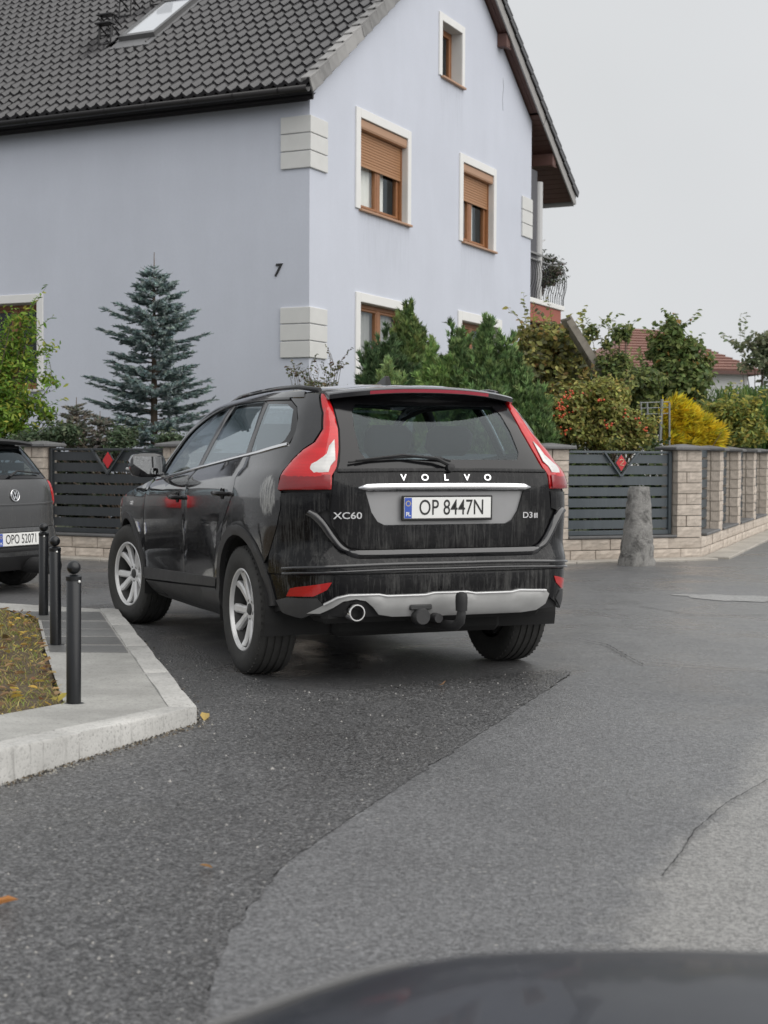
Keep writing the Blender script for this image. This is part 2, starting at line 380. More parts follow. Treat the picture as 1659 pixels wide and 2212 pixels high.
M_slabs = [concrete('wet_slab_%d' % i, (.10 + .02 * i, .10 + .02 * i, .098 + .02 * i), (.17 + .02 * i, .168 + .02 * i, .16 + .02 * i), .4, .3, .42) for i in range(3)]
M_joint = concrete('pale_joint', (.33, .32, .30), (.45, .44, .42), .3)
K_A = A_; K_D = Vector((-2.03, 11.25)); K_B = Vector((-3.3, 1.345))
island = thing('traffic_island', None, None); del_keys = island.keys()
island['kind'] = 'structure'
RD = (K_D - K_A).normalized(); RN = Vector((RD.y, -RD.x)) * -1            # into the island from the right edge
FN = Vector((FD.y, -FD.x));                                                # into the island from the front edge
if FN.x > 0: FN = -FN
if RN.x > 0: RN = -RN
KW = .13
corner_in = None
# inner corner: intersection of both offset lines
a1, a2 = K_A + RN * KW, K_A + FN * KW
den = RD.x * FD.y - RD.y * FD.x; tt = ((a2 - a1).x * FD.y - (a2 - a1).y * FD.x) / den; corner_in = a1 + RD * tt
def kerb_stone(p0, p1, q0, q1, z0=-.06, name='kerb_stone'):
    mb_ = MB(); g = .004; d = (p1 - p0).normalized() * g
    P = [p0 + d, p1 - d, q1 - d, q0 + d]; n = 6; vs = []
    lower = []; upper = []; b = .012
    cx = sum((p for p in P), Vector((0, 0))) / 4
    ring0 = resample([tuple(p) for p in P], .16)
    r0 = [(x, y, z0) for x, y in ring0]; r1 = []; r2 = []
    for x, y in ring0:
        v = Vector((x, y)); i = (cx - v); i = i.normalized() * b
        r1.append((x + random.gauss(0, .0015), y + random.gauss(0, .0015), ztop(x, y) - b + random.gauss(0, .0012))); r2.append((x + i.x, y + i.y, ztop(x, y) + random.gauss(0, .0008)))
    k = len(ring0); fs = []
    for a in range(k):
        c = (a + 1) % k; fs += [(a, c, k + c, k + a), (k + a, k + c, 2 * k + c, 2 * k + a)]
    fs.append(tuple(range(2 * k, 3 * k))); mb_.add(r0 + r1 + r2, fs)
    return mb_.build(name, M_kerb, island, smooth=True, angle=50)
Lr = (K_D - K_A).length; Lf = (K_B - K_A).length
nR = 4
for i in range(nR):
    a, b = Lr * i / nR, Lr * (i + 1) / nR
    kerb_stone(K_A + RD * a, K_A + RD * b, (corner_in if i == 0 else K_A + RD * a + RN * KW), K_A + RD * b + RN * KW)
nF = 5; cuts = [0, .93, 2.0, 3.1, 4.4, Lf]
for i in range(nF):
    a, b = cuts[i], cuts[i + 1]
    kerb_stone(K_A + FD * a, K_A + FD * b, (corner_in if i == 0 else K_A + FD * a + FN * KW), K_A + FD * b + FN * KW)
# grass bed and the concrete walk round it
g1 = Vector((-1.50, 6.93)); g2 = g1 + FD * 5.7; gR = [g1, Vector((-2.0, 8.75)), Vector((-2.47, 10.55)), Vector((-2.9, 11.25)), Vector((-7.5, 11.75))]
walk_out = [corner_in, K_D + RN * KW, Vector((-3.9, 12.05)), Vector((-8, 12.45)), Vector((-8, 11.8))]
slab_y = [11.02, 10.40, 9.92, 9.52, 9.10, 8.74]
def right_edge(y): p = K_A + RN * KW; t = (y - p.y) / RD.y; return p.x + RD.x * t
def left_edge(y):
    for a, b in zip(gR, gR[1:]):
        if a.y <= y <= b.y: return a.x + (b.x - a.x) * (y - a.y) / (b.y - a.y)
    return gR[0].x
zoff = lambda d: (lambda x, y: ztop(x, y) + d)
walk = [tuple(corner_in), (right_edge(8.74), 8.74), (left_edge(8.74), 8.74), tuple(g1), tuple(g2), tuple(K_B + FN * KW)]
sheet('concrete_walk', walk, 0, M_conc, 0, .14, None, island, zoff(-.004))
back = [(right_edge(11.02), 11.02), (K_D + RN * KW)[:], (-3.9, 12.05), (-8, 12.45), (-8, 11.78), tuple(gR[3]), (left_edge(11.02), 11.02)]
sheet('concrete_walk', back, 0, M_conc, 0, .2, None, island, zoff(-.006))
joint = [(right_edge(8.74) , 8.745), (right_edge(11.02), 11.02), (left_edge(11.02), 11.02), (left_edge(10.5), 10.5), (left_edge(8.75), 8.745)]
sheet('mortar_bed', joint, 0, M_joint, 0, .3, None, island, zoff(-.0065))
for i, (ya, yb) in enumerate(zip(slab_y[1:], slab_y)):
    ya += .022; yb -= .022; mb_ = MB()
    q = [(right_edge(ya) - .01, ya), (right_edge(yb) - .01, yb), (left_edge(yb) + .02, yb), (left_edge(ya) + .02, ya)]
    vs = [(x, y, ztop(x, y) - .03) for x, y in q] + [(x, y, ztop(x, y) - .008 + random.gauss(0, .002)) for x, y in q]
    cxm = sum(x for x, _ in q) / 4; cym = sum(y for _, y in q) / 4
    vs += [(x + (cxm - x) * .012, y + (cym - y) * .03, ztop(x, y) - .003 + random.gauss(0, .001)) for x, y in q]
    mb_.add(vs, [(0, 1, 5, 4), (1, 2, 6, 5), (2, 3, 7, 6), (3, 0, 4, 7), (4, 5, 9, 8), (5, 6, 10, 9), (6, 7, 11, 10), (7, 4, 8, 11), (8, 9, 10, 11)])
    mb_.build('paving_slab', M_slabs[i % 3], island)
bed = [tuple(g1)] + [tuple(p) for p in gR[1:]] + [(-8, 11.75), (-8, 0), tuple(g2)]
M_soil = simple('bed_soil', (.085, .062, .036), .95, var=.5, vscale=14, bumps=.8, bscale=45)
prop(sheet('flower_bed_soil', bed, 0, M_soil, .015, .2, 'structure', None, lambda x, y: ztop(x, y) - .022 + .012 * math.sin(x * 9) * math.sin(y * 7)))

# dry grass, moss and fallen leaves in the bed
def vcol_mat(name, rough=.7, trans=.25, sheen=0.0, hue=None, spec=.3):
    """leaf material: colour from the per-leaf attribute 'tint'"""
    m_, t, b = new_mat(name); a = node(t, 'ShaderNodeAttribute', attribute_name='tint'); t.links.new(a.outputs['Color'], b.inputs['Base Color'])
    setb(b, Roughness=rough); b.inputs['Specular IOR Level'].default_value = spec
    if trans:
        out = t.nodes['Material Output']; tl = node(t, 'ShaderNodeBsdfTranslucent', {'Color': a.outputs['Color']}); mx = node(t, 'ShaderNodeMixShader', {0: trans, 1: b.outputs[0], 2: tl.outputs[0]})
        t.links.new(mx.outputs[0], out.inputs['Surface'])
    return m_
M_leaf = vcol_mat('leaf', .55, .42)
M_needle = vcol_mat('needle', .7, .14, spec=.12)

def blades(name, V, F, tint, mat, parent=None, smooth=False):
    """V (n,k,3) corner points of n leaves, F faces of one leaf, tint (n,3)"""
    V = np.asarray(V, np.float32); n, k, _ = V.shape; F = [tuple(f) for f in F]
    lt = np.array([len(f) for f in F]); loops = np.concatenate([np.array(f) for f in F]); nl = len(loops)
    me = bpy.data.meshes.new(name); me.vertices.add(n * k); me.vertices.foreach_set('co', V.ravel())
    me.loops.add(n * nl); me.loops.foreach_set('vertex_index', (loops[None, :] + (np.arange(n) * k)[:, None]).ravel().astype(np.int32))
    me.polygons.add(n * len(F)); st = np.concatenate([[0], np.cumsum(lt)[:-1]])
    me.polygons.foreach_set('loop_start', (st[None, :] + (np.arange(n) * nl)[:, None]).ravel().astype(np.int32))
    me.update(calc_edges=True); me.validate()
    at_ = me.attributes.new('tint', 'FLOAT_COLOR', 'POINT'); col = np.ones((n, k, 4), np.float32); col[:, :, :3] = np.asarray(tint)[:, None, :]
    at_.data.foreach_set('color', col.ravel()); me.materials.append(mat); me.update()
    o = bpy.data.objects.new(name, me); C.objects.link(o)
    if parent: o.parent = parent
    return o
def tints(n, cols, w=None, var=.15):
    cols = np.asarray(cols, float); i = RNG.choice(len(cols), n, p=None if w is None else np.asarray(w) / sum(w)); c = cols[i]
    return np.clip(c * (1 + RNG.normal(0, var, (n, 1))) * (1 + RNG.normal(0, var * .3, (n, 3))), .002, .95)
def unit(a): return a / np.maximum(np.linalg.norm(a, axis=-1, keepdims=True), 1e-9)

def inside(pts, poly):
    P = np.array(poly); ins = np.zeros(len(pts), bool)
    for i in range(len(P)):
        A, B = P[i], P[(i + 1) % len(P)]; c = (A[1] > pts[:, 1]) != (B[1] > pts[:, 1])
        ins ^= c & (pts[:, 0] < (B[0] - A[0]) * (pts[:, 1] - A[1]) / (B[1] - A[1] + 1e-12) + A[0])
    return ins
pts = RNG.uniform((-4.6, 4.2), (-1.4, 11.6), (60000, 2)); pts = pts[inside(pts, bed)][:26000]
n = len(pts); zz = np.array([ztop(x, y) for x, y in pts]) - .026
den_ = .5 + .5 * np.sin(pts[:, 0] * 5.1 + 1.3) * np.sin(pts[:, 1] * 3.3); keep = RNG.random(n) < (.45 + .55 * den_); pts, zz = pts[keep], zz[keep]; n = len(pts)
a = RNG.uniform(0, 6.28, n); h = RNG.uniform(.010, .040, n); w = RNG.uniform(.0025, .005, n); lean = RNG.normal(0, .03, (n, 2))
base = np.stack([pts[:, 0], pts[:, 1], zz], 1); dx = np.stack([np.cos(a), np.sin(a), 0 * a], 1) * w[:, None]
tip = base + np.stack([lean[:, 0], lean[:, 1], h], 1)
Vb = np.stack([base - dx, base + dx, (base + tip) / 2 + dx * .7 + [0, 0, .006], tip, (base + tip) / 2 - dx * .7 + [0, 0, .006]], 1)
prop(blades('dry_grass', Vb, [(0, 1, 2, 4), (4, 2, 3)], tints(n, [(.42, .37, .13), (.50, .43, .17), (.27, .31, .09), (.32, .24, .11)], [3, 3, 3, 2], .2), M_leaf), kind='stuff')
pts = RNG.uniform((-4.4, 4.2), (-1.4, 11.4), (9000, 2)); pts = pts[inside(pts, bed)][:1500]; n = len(pts)
def lying(pts, zf, size, curl):
    n = len(pts); a = RNG.uniform(0, 6.28, n); z = np.array([zf(x, y) for x, y in pts]) + RNG.uniform(.004, .03, n)
    s = RNG.uniform(*size, n)[:, None]; u = np.stack([np.cos(a), np.sin(a), RNG.normal(0, .25, n)], 1) * s; v = np.stack([-np.sin(a), np.cos(a), RNG.normal(0, .3, n)], 1) * s * .62
    c = np.stack([pts[:, 0], pts[:, 1], z], 1); up_ = np.array([0, 0, 1.]) * s * curl
    return np.stack([c - u, c - u * .3 + v + up_, c + u * .5 + v * .8 + up_, c + u * 1.05, c + u * .5 - v * .8 + up_, c - u * .3 - v + up_], 1)
LF = [(0, 1, 2, 3), (0, 3, 4, 5)]
prop(blades('fallen_leaves', lying(pts, lambda x, y: ztop(x, y) - .012, (.014, .034), .3), LF, tints(n, [(.50, .32, .08), (.62, .45, .10), (.26, .16, .08), (.38, .26, .13)], [1, 2, 3, 3], .2), M_leaf), kind='stuff')
# grit and crumbs lying in the gutter along the kerb
def gutter_grit(n):
    mb_ = MB()
    for _ in range(n):
        if random.random() < .6: p = K_A + FD * random.uniform(-.02, 2.6) - FN * abs(random.gauss(.008, .03))
        else: p = K_A + RD * random.uniform(0, 3.6) - RN * abs(random.gauss(.008, .03))
        r = random.uniform(.0025, .008); a = random.random() * 6.3
        mb_.add([(p.x + r * math.cos(a + q), p.y + r * math.sin(a + q), .006) for q in (0, 1.7, 3.1, 4.6)] + [(p.x, p.y, .007 + r * .8)], [(0, 1, 4), (1, 2, 4), (2, 3, 4), (3, 0, 4)], random.choice((0, 0, 1, 2)))
    return mb_
prop(gutter_grit(1500).build('gutter_grit', [simple('grit_dark', (.04, .036, .03), .9), simple('grit_brown', (.12, .09, .055), .9), simple('grit_pale', (.26, .25, .22), .9)]), kind='stuff')
# single leaves lying on the asphalt
for (px, py, sz, col, lab) in [(443, 1551, .036, (.62, .45, .16), 'pale yellow fallen leaf beside the kerb corner of the island'),
                               (955, 1484, .03, (.50, .30, .17), 'small brown fallen leaf on the asphalt behind the tow ball'),
                               (445, 1878, .02, (.5, .28, .12), 'tiny orange fallen leaf on coarse asphalt in front of the kerb'),
                               (8, 1962, .04, (.55, .24, .08), 'orange fallen leaf on the asphalt at the left edge'),
                               (1130, 1284, .05, (.45, .30, .18), 'tan fallen leaf on the pale band across the road')]:
    p = gpt(px, py, .012); V_ = lying(np.array([(0., 0.)]), lambda x, y: .0, (sz, sz), .35)
    o = blades('fallen_leaf', V_, LF, [col], M_leaf); o.location = (p[0], p[1], .004)
    prop(o, lab, 'leaf', 'single leaves fallen on the road')
# ================================================================= the house
HROT = math.atan2(.8996, .4368)
house = thing('house', 'pale lavender two-storey corner house with grey tiled roof and brown windows', 'house', (-1.163, 22.8, 0), HROT)
def plaster(name, col):
    m_, t, b = new_mat(name); v = coords(t); n1 = noise(t, v, .7, 5, .6); n2 = noise(t, coords(t, (1.2, 1.2, .25)), 2.2, 5, .6); n3 = noise(t, v, 160, 3, .6)
    c = mixrgb(t, n1, tuple(x * .90 for x in col), tuple(x * 1.07 for x in col)); c = mixrgb(t, ramp(t, n2, [(.35, .14), (.6, 0.)]), c, tuple(x * .84 for x in col))
    n4 = noise(t, v, 24, 5, .7); c = mixrgb(t, ramp(t, n4, [(.3, .16), (.55, 0.)]), c, tuple(x * .80 for x in col))
    sp = node(t, 'ShaderNodeSeparateXYZ', {'Vector': v}); st = noise(t, coords(t, (9, 9, .7)), 2, 5, .7)
    for a, b_, z in ((1.62, 3.6, 5.25), (5.9, 7.62, 5.29), (4.9, 5.98, 8.15)):          # rain streaks under the sills
        xm = math_(t, 'MULTIPLY', math_(t, 'GREATER_THAN', sp.outputs[0], a), math_(t, 'LESS_THAN', sp.outputs[0], b_))
        zm = math_(t, 'MULTIPLY', math_(t, 'LESS_THAN', sp.outputs[2], z), node(t, 'ShaderNodeMapRange', {0: sp.outputs[2], 1: z - 1.1, 2: z, 3: 0., 4: 1.}).outputs[0])
        c = mixrgb(t, math_(t, 'MULTIPLY', math_(t, 'MULTIPLY', xm, zm), ramp(t, st, [(.45, 0.), (.68, .38)])), c, tuple(x * .62 for x in col))
    t.links.new(c, b.inputs['Base Color']); setb(b, Roughness=.9); b.inputs['Specular IOR Level'].default_value = .2; bump(t, b, n3, .25, .004); return m_
M_plaster = plaster('lavender_plaster', (.56, .585, .655))
M_trim = simple('white_trim', (.72, .715, .70), .8, var=.06, vscale=4, bumps=.1)
M_quoin = simple('quoin_stucco', (.60, .60, .585), .85, var=.08, vscale=5, bumps=.25, bscale=120)
M_reveal = simple('reveal_plaster', (.55, .545, .53), .85, var=.05)
M_wood = simple('brown_window_wood', (.27, .115, .045), .45, var=.25, vscale=18)
M_woodl = simple('shutter_box_brown', (.40, .235, .145), .5, var=.06)
M_slat = simple('shutter_slat_brown', (.36, .185, .09), .45, var=.08)
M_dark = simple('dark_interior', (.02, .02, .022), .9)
M_curtain = simple('curtain', (.90, .88, .83), .9, var=.05, bumps=.3, bscale=30)
M_curtg = simple('grey_net_curtain', (.42, .41, .40), .9, var=.1)
M_pane = glass_mat('window_pane', (.86, .88, .88), 1.45, .01)
M_tile = None
def tile_mat(name, base, rough):
    m_, t, b = new_mat(name); oi = node(t, 'ShaderNodeObjectInfo'); v = coords(t)
    c = mixrgb(t, oi.outputs['Random'], tuple(x * .62 for x in base), tuple(x * 1.5 for x in base)); n = noise(t, v, 9, 5, .6)
    c = mixrgb(t, ramp(t, n, [(.4, 0.), (.75, .5)]), c, tuple(x * 1.7 for x in base)); t.links.new(c, b.inputs['Base Color'])
    t.links.new(math_(t, 'MULTIPLY_ADD', oi.outputs['Random'], .12, rough), b.inputs['Roughness']); bump(t, b, noise(t, v, 70, 4, .6), .12, .004); return m_
M_tile = tile_mat('grey_roof_tile', (.034, .033, .035), .22)
M_verge = tile_mat('grey_verge_tile', (.22, .215, .21), .45)
M_black = simple('black_gutter', (.015, .014, .015), .35)
M_soffit = simple('brown_soffit', (.105, .050, .040), .55, var=.25, vscale=9)
M_fascia = simple('grey_fascia', (.30, .29, .28), .6, var=.1)
M_redfas = simple('red_brown_fascia', (.30, .085, .055), .6, var=.1)

KL, KRr = .73, .667                                 # slopes of the two roof planes
RS = 5.72; ZR = 7.1 + KL * RS
topL = lambda s: 7.1 + KL * s
topR = lambda s: ZR - KRr * (s - RS)
WINS = [(1.68, 3.50, 5.30, 6.76), (5.97, 7.53, 5.34, 6.81), (4.95, 5.88, 8.20, 9.18), (1.70, 3.52, 1.75, 3.78), (5.95, 7.85, 2.55, 3.84)]
def wall_sheet(name, poly, holes, axis, parent=house, mat=None, step=.6):
    """axis 'g': gable, (s, z) -> (s, 0, z); axis 'l': left wall, (b, z) -> (0, b, z)"""
    V, F, _, nB, nb = cdt(poly, [[(a, c), (b, c), (b, d), (a, d)] for a, b, c, d in holes], step)
    f = (lambda v: (v.x, 0, v.y)) if axis == 'g' else (lambda v: (0, v.x, v.y))
    mb_ = MB(); mb_.add([f(v) for v in V], F); return mb_.build(name, mat or M_plaster, parent)
gable = [(0, 0), (9.7, 0), (9.7, topR(9.7) - .30), (RS, ZR - .32), (0, topL(0) - .28)]
wall_sheet('wall', gable, WINS, 'g')
WL = [(5.22, 6.9, 2.36, 3.82)]
wall_sheet('wall', [(0, 0), (13.6, 0), (13.6, topL(0) - .28), (0, topL(0) - .28)], WL, 'l')
mb = MB(); mb.add([(9.7, 0, 0), (9.7, 13.6, 0), (9.7, 13.6, 8.25), (9.7, 0, 8.25)], [(0, 1, 2, 3)])
mb.add([(0, 13.6, 0), (9.7, 13.6, 0), (9.7, 13.6, 8.25), (RS, 13.6, ZR - .35), (0, 13.6, 6.8)], [(0, 1, 2, 3, 4)]); mb.build('wall', M_plaster, house)

def window(a, b, c, d, kind='g', depth=.15, shutter=None, tr=(.16, .15, .13), mull=.5, curtain='half', sill=True, box=False, frame_w=.07):
    """white surround, reveal, brown frame with two casements, panes, curtain, roller shutter, sill"""
    if kind == 'g': T = lambda x, y, z: Vector((x, y, z))              # y grows into the house
    else: T = lambda x, y, z: Vector((y, x, z))
    def B(mb_, x0, x1, y0, y1, z0, z1, bv=0.0):
        q = MB(); q.box(x0, x1, y0, y1, z0, z1, b=bv); mb_.add([T(*v) for v in q.v], q.f)
    s = MB(); l, tp, r = tr; p = -.03
    B(s, a - l, a, p, .004, c - .02, d + tp, .006); B(s, b, b + r, p, .004, c - .02, d + tp, .006); B(s, a + .001, b - .001, p, .004, d, d + tp, .006)
    w = MB(); f = depth; fw_ = frame_w
    B(w, a, a + fw_, f, f + .08, c, d, .006); B(w, b - fw_, b, f, f + .08, c, d, .006); B(w, a + fw_, b - fw_, f + .002, f + .078, d - fw_, d, .006); B(w, a + fw_, b - fw_, f + .002, f + .078, c, c + fw_, .006)
    xm = a + (b - a) * mull
    if mull < 1: B(w, xm - .05, xm + .05, f - .012, f + .082, c + fw_, d - fw_, .006)
    fr = w.build('window', M_wood, house)
    s.build('surround', M_trim, fr)
    rv = MB()
    for q in ([(a, .003), (a, 1)], [(b, .003), (b, 1)]):
        x = q[0][0]; rv.add([T(x, 0, c), T(x, f + .02, c), T(x, f + .02, d), T(x, 0, d)], [(0, 1, 2, 3)])
    rv.add([T(a, 0, d), T(b, 0, d), T(b, f + .02, d), T(a, f + .02, d)], [(0, 1, 2, 3)]); rv.add([T(a, 0, c), T(b, 0, c), T(b, f + .02, c), T(a, f + .02, c)], [(0, 1, 2, 3)])
    rv.build('reveal', M_reveal, fr)
    spans = [(a + fw_, xm - .05), (xm + .05, b - fw_)] if mull < 1 else [(a + fw_, b - fw_)]
    for x0, x1 in spans:
        k = MB(); g = .045; B(k, x0 + .003, x0 + g, f - .006, f + .07, c + fw_ + .003, d - fw_ - .003, .008); B(k, x1 - g, x1 - .003, f - .006, f + .07, c + fw_ + .003, d - fw_ - .003, .008)
        B(k, x0 + g, x1 - g, f - .004, f + .068, d - fw_ - g, d - fw_ - .003, .008); B(k, x0 + g, x1 - g, f - .004, f + .068, c + fw_ + .003, c + fw_ + g, .008); k.build('casement', M_wood, fr)
        k = MB(); k.add([T(x0 + g, f + .03, c + fw_ + g), T(x1 - g, f + .03, c + fw_ + g), T(x1 - g, f + .03, d - fw_ - g), T(x0 + g, f + .03, d - fw_ - g)], [(0, 1, 2, 3)]); k.build('pane', M_pane, fr)
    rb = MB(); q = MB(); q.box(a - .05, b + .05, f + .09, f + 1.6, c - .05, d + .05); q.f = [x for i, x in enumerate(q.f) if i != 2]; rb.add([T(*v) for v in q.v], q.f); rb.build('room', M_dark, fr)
    def drape(x0, x1, mat, y=.2, z0=c, z1=d):
        n_ = max(6, int((x1 - x0) / .03)); k = MB(); vs = []
        for i in range(n_ + 1):
            x = x0 + (x1 - x0) * i / n_; yy = f + y - .085 + .022 * math.sin(i * 1.35) + random.gauss(0, .004); vs += [T(x, yy, z0), T(x, yy, z1)]
        k.add(vs, [(2 * i, 2 * i + 2, 2 * i + 3, 2 * i + 1) for i in range(n_)]); k.build('curtain', mat, fr, smooth=True, angle=180)
    if curtain == 'half': drape(a, xm + (b - xm) * .48, M_curtain)
    elif curtain == 'full': drape(a, b, M_curtg)
    elif curtain == 'left': drape(a, xm + .03, M_curtain)
    if shutter:
        zt = d - .16; n_ = int(round((zt - shutter) / .048)); hh = (zt - shutter) / n_; me = None
        for i in range(n_):
            z0 = shutter + i * hh
            if me is None:
                k = MB(); pr = [(-.004, 0), (-.010, .30), (-.010, .62), (-.002, .93), (.006, .93), (.006, 0)]
                vs = [T(x, f - .035 + y, z * hh) for x in (a + .03, b - .03) for y, z in pr]; m_ = len(pr)
                k.add(vs, [(j, (j + 1) % m_, m_ + (j + 1) % m_, m_ + j) for j in range(m_)]); sl = k.build('shutter_slat', M_slat, fr); me = sl; sl.location = (0, 0, z0)
            else: instance(me, fr, loc=(0, 0, z0))
        k = MB(); B(k, a + .02, b - .02, f - .045, f - .022, shutter - .05, shutter - .002, .004); k.build('shutter_end_bar', M_slat, fr)
        k = MB(); pr = [(.012, 0), (.0, .03), (.0, .14), (.02, .155), (f + .0, .155), (f + .0, 0)]
        vs = [T(x, y, zt + .003 + z) for x in (a + .004, b - .004) for y, z in pr]; m_ = len(pr); k.add(vs, [(j, (j + 1) % m_, m_ + (j + 1) % m_, m_ + j) for j in range(m_)] + [tuple(range(m_)), tuple(range(m_, 2 * m_))]); k.build('shutter_box', M_woodl, fr)
        for x in (a, b - .028): k = MB(); B(k, x + .001, x + .027, f - .06, f - .004, c + .002, zt, .003); k.build('shutter_rail', M_wood, fr)
    if sill:
        k = MB(); B(k, a - .02, b + r * .9, -.07, f, c - .05, c - .012, .006); k.build('sill', M_woodl if kind == 'g' and frame_w > .06 else M_reveal, fr)
    return fr
window(*WINS[0], shutter=6.08, curtain='half', mull=.53)
window(*WINS[1], shutter=6.20, curtain='half', mull=.46)
window(*WINS[2], depth=.20, mull=1.0, curtain=None, tr=(.13, .14, .12))
window(*WINS[3], depth=.13, curtain='full', mull=.52)
window(*WINS[4], depth=.16, curtain='left', mull=.45, tr=(.17, .17, .17))
window(*WL[0], kind='l', depth=.3, mull=.42, curtain=None, tr=(.13, .14, .13))

# quoin blocks at the corners
def quoins(z0, n, h):
    for i in range(n):
        za, zb = z0 + i * h + .006, z0 + (i + 1) * h - .006; k = MB(); t = .035
        pts = [(-t, .49), (-t, -t), (.53, -t), (.53, .002), (.002, .002), (.002, .49)]; b_ = .008
        ins = [(-t + b_, .49 - b_), (-t + b_, -t + b_), (.53 - b_, -t + b_), (.53 - b_, .002), (.002, .002), (.002, .49 - b_)]
        rings = [(ins, za), (pts, za + b_), (pts, zb - b_), (ins, zb)]; vs = [(x, y, z) for p, z in rings for x, y in p]; fs = []
        for r_ in range(3): fs += [(r_ * 6 + j, r_ * 6 + (j + 1) % 6, r_ * 6 + 6 + (j + 1) % 6, r_ * 6 + 6 + j) for j in range(6)]
        fs += [(0, 1, 4, 5), (1, 2, 3, 4), (18, 19, 22, 23), (19, 20, 21, 22)]; k.add(vs, fs); k.build('quoin', M_quoin, house)
quoins(5.65, 3, .268); quoins(2.76, 3, .262)
for i in range(3):
    k = MB(); k.box(9.12, 9.72, -.035, .002, 5.85 + i * .28 + .006, 5.85 + (i + 1) * .28 - .006, b=.008); k.build('quoin', M_quoin, house)

# house number
text('house_number', '7', .27, simple('number_black', (.01, .01, .01), .4), Matrix.Translation((-.012, .565, 4.115)) @ Matrix(((0, 0, -1), (-1, 0, 0), (0, 1, 0))).to_4x4(), house, .008, .85, shear=.25, bold=.006)

# roof, left plane
NL = math.sqrt(1 + KL * KL); ev = Vector((1, 0, KL)) / NL; en = Vector((-KL, 0, 1)) / NL; eu = Vector((0, 1, 0))
def planeL(s, b, h=0): return Vector((s, b, topL(s))) + en * h
S0 = -.30; B0, B1 = -.16, 13.6
k = MB(); k.add([planeL(S0, B0 + .02, -.06), planeL(S0, B1, -.06), planeL(RS, B1, -.06), planeL(RS, B0 + .02, -.06), planeL(S0, B0 + .02, -.2), planeL(S0, B1, -.2), planeL(RS, B1, -.2), planeL(RS, B0 + .02, -.2)], [(0, 1, 2, 3), (4, 5, 6, 7), (0, 1, 5, 4), (1, 2, 6, 5), (2, 3, 7, 6), (3, 0, 4, 7)])
roof = k.build('roof', M_dark, house)
PIT, CRS = .205, .345
def tile_mesh():
    k = MB(); nu = 10; vs = []
    for v, lift in ((-.004, .0), (0, .022), (CRS + .07, -.028)):
        for i in range(nu + 1):
            u = i / nu; ph = u * 2 * math.pi
            h = .030 * math.cos(ph - .5) + .012 * math.cos(2 * ph) + .008
            if v < 0: h -= .045
            vs.append((u * (PIT + .012), v, h + lift))
    fs = [(r_ * (nu + 1) + i, r_ * (nu + 1) + i + 1, (r_ + 1) * (nu + 1) + i + 1, (r_ + 1) * (nu + 1) + i) for r_ in (0, 1) for i in range(nu)]
    k.add(vs, fs); me = k.mesh('tile'); me.materials.append(M_tile); me.polygons.foreach_set('use_smooth', [True] * len(me.polygons)); me.set_sharp_from_angle(angle=R(50)); return me
TM = tile_mesh(); Mx = Matrix((eu, ev, en)).transposed()
SKY = (2.13, 3.56, 4.28, 5.05)                    # the roof window
tiles = []
ncol = int((B1 - B0) / PIT); nrow = int((RS - S0) * NL / CRS)
for r_ in range(nrow):
    for c_ in range(ncol):
        b = B0 + c_ * PIT; v = r_ * CRS; s_ = S0 + v / NL; s2 = s_ + CRS / NL
        if SKY[2] - .02 < b + PIT / 2 < SKY[3] + .06 and SKY[0] - .1 < (s_ + s2) / 2 < SKY[1] + .1: continue
        tiles.append((s_, b))
hM = house.matrix_world if False else Matrix.Translation((-1.163, 22.8, 0)) @ Matrix.Rotation(HROT, 4, 'Z')
def tkey(t):
    p = hM @ planeL(*t); d = p - Vector((0, 0, CAMZ)); x = d.dot(CR) / d.dot(CW) * 3200 + 829.5; y = 1106 - d.dot(CU) / d.dot(CW) * 3200
    vis = -15 < x < 1675 and y > -12
    return (0 if vis else 1, d.length)
tiles.sort(key=tkey)
rest = MB(); first = None
for i, (s_, b) in enumerate(tiles):
    p = planeL(s_, b, .0 + random.gauss(0, .002)); M4 = Mx.to_4x4() @ Matrix.Rotation(random.gauss(0, .006), 4, 'Z'); M4.translation = p
    if i < 300:
        o = bpy.data.objects.new('tile', TM); C.objects.link(o); o.parent = roof; o.matrix_local = M4
    else:
        rest.add([M4 @ v.co for v in TM.vertices], [tuple(f.vertices) for f in TM.polygons])
prop(rest.build('tile', M_tile, roof, smooth=True, angle=50), kind='stuff')
# eave: closing board, gutter
k = MB(); k.bar(planeL(S0 + .03, B0 + .03, -.24), planeL(S0 + .03, B1, -.24), .03, .12, (0, 0, 1)); k.build('eave_board', M_black, house)
k = MB(); k.add([(S0 + .02, B0 + .05, topL(S0) - .29), (S0 + .02, B1, topL(S0) - .29), (.0, B1, topL(0) - .32), (.0, B0 + .05, topL(0) - .32)], [(0, 1, 2, 3)]); k.build('eave_soffit', M_black, house)
k = MB(); prof = [(-.075 * math.cos(a), -.075 * math.sin(a)) for a in np.linspace(-.15, math.pi + .15, 13)]
vs = [(S0 - .085 + x, b, topL(S0) - .10 + z) for b in (B0 - .02, B1) for x, z in prof]; q = len(prof)
k.add(vs, [(i, i + 1, q + i + 1, q + i) for i in range(q - 1)]); gut = k.build('gutter', M_black, house, smooth=True); mo = gut.modifiers.new('s', 'SOLIDIFY'); mo.thickness = .006
for i in range(16):
    k = MB(); b = .3 + i * .8; k.tube([(S0 - .085 + 1.08 * x, b, topL(S0) - .10 + 1.08 * z) for x, z in prof], .008, 5); k.build('gutter_bracket', M_black, house)
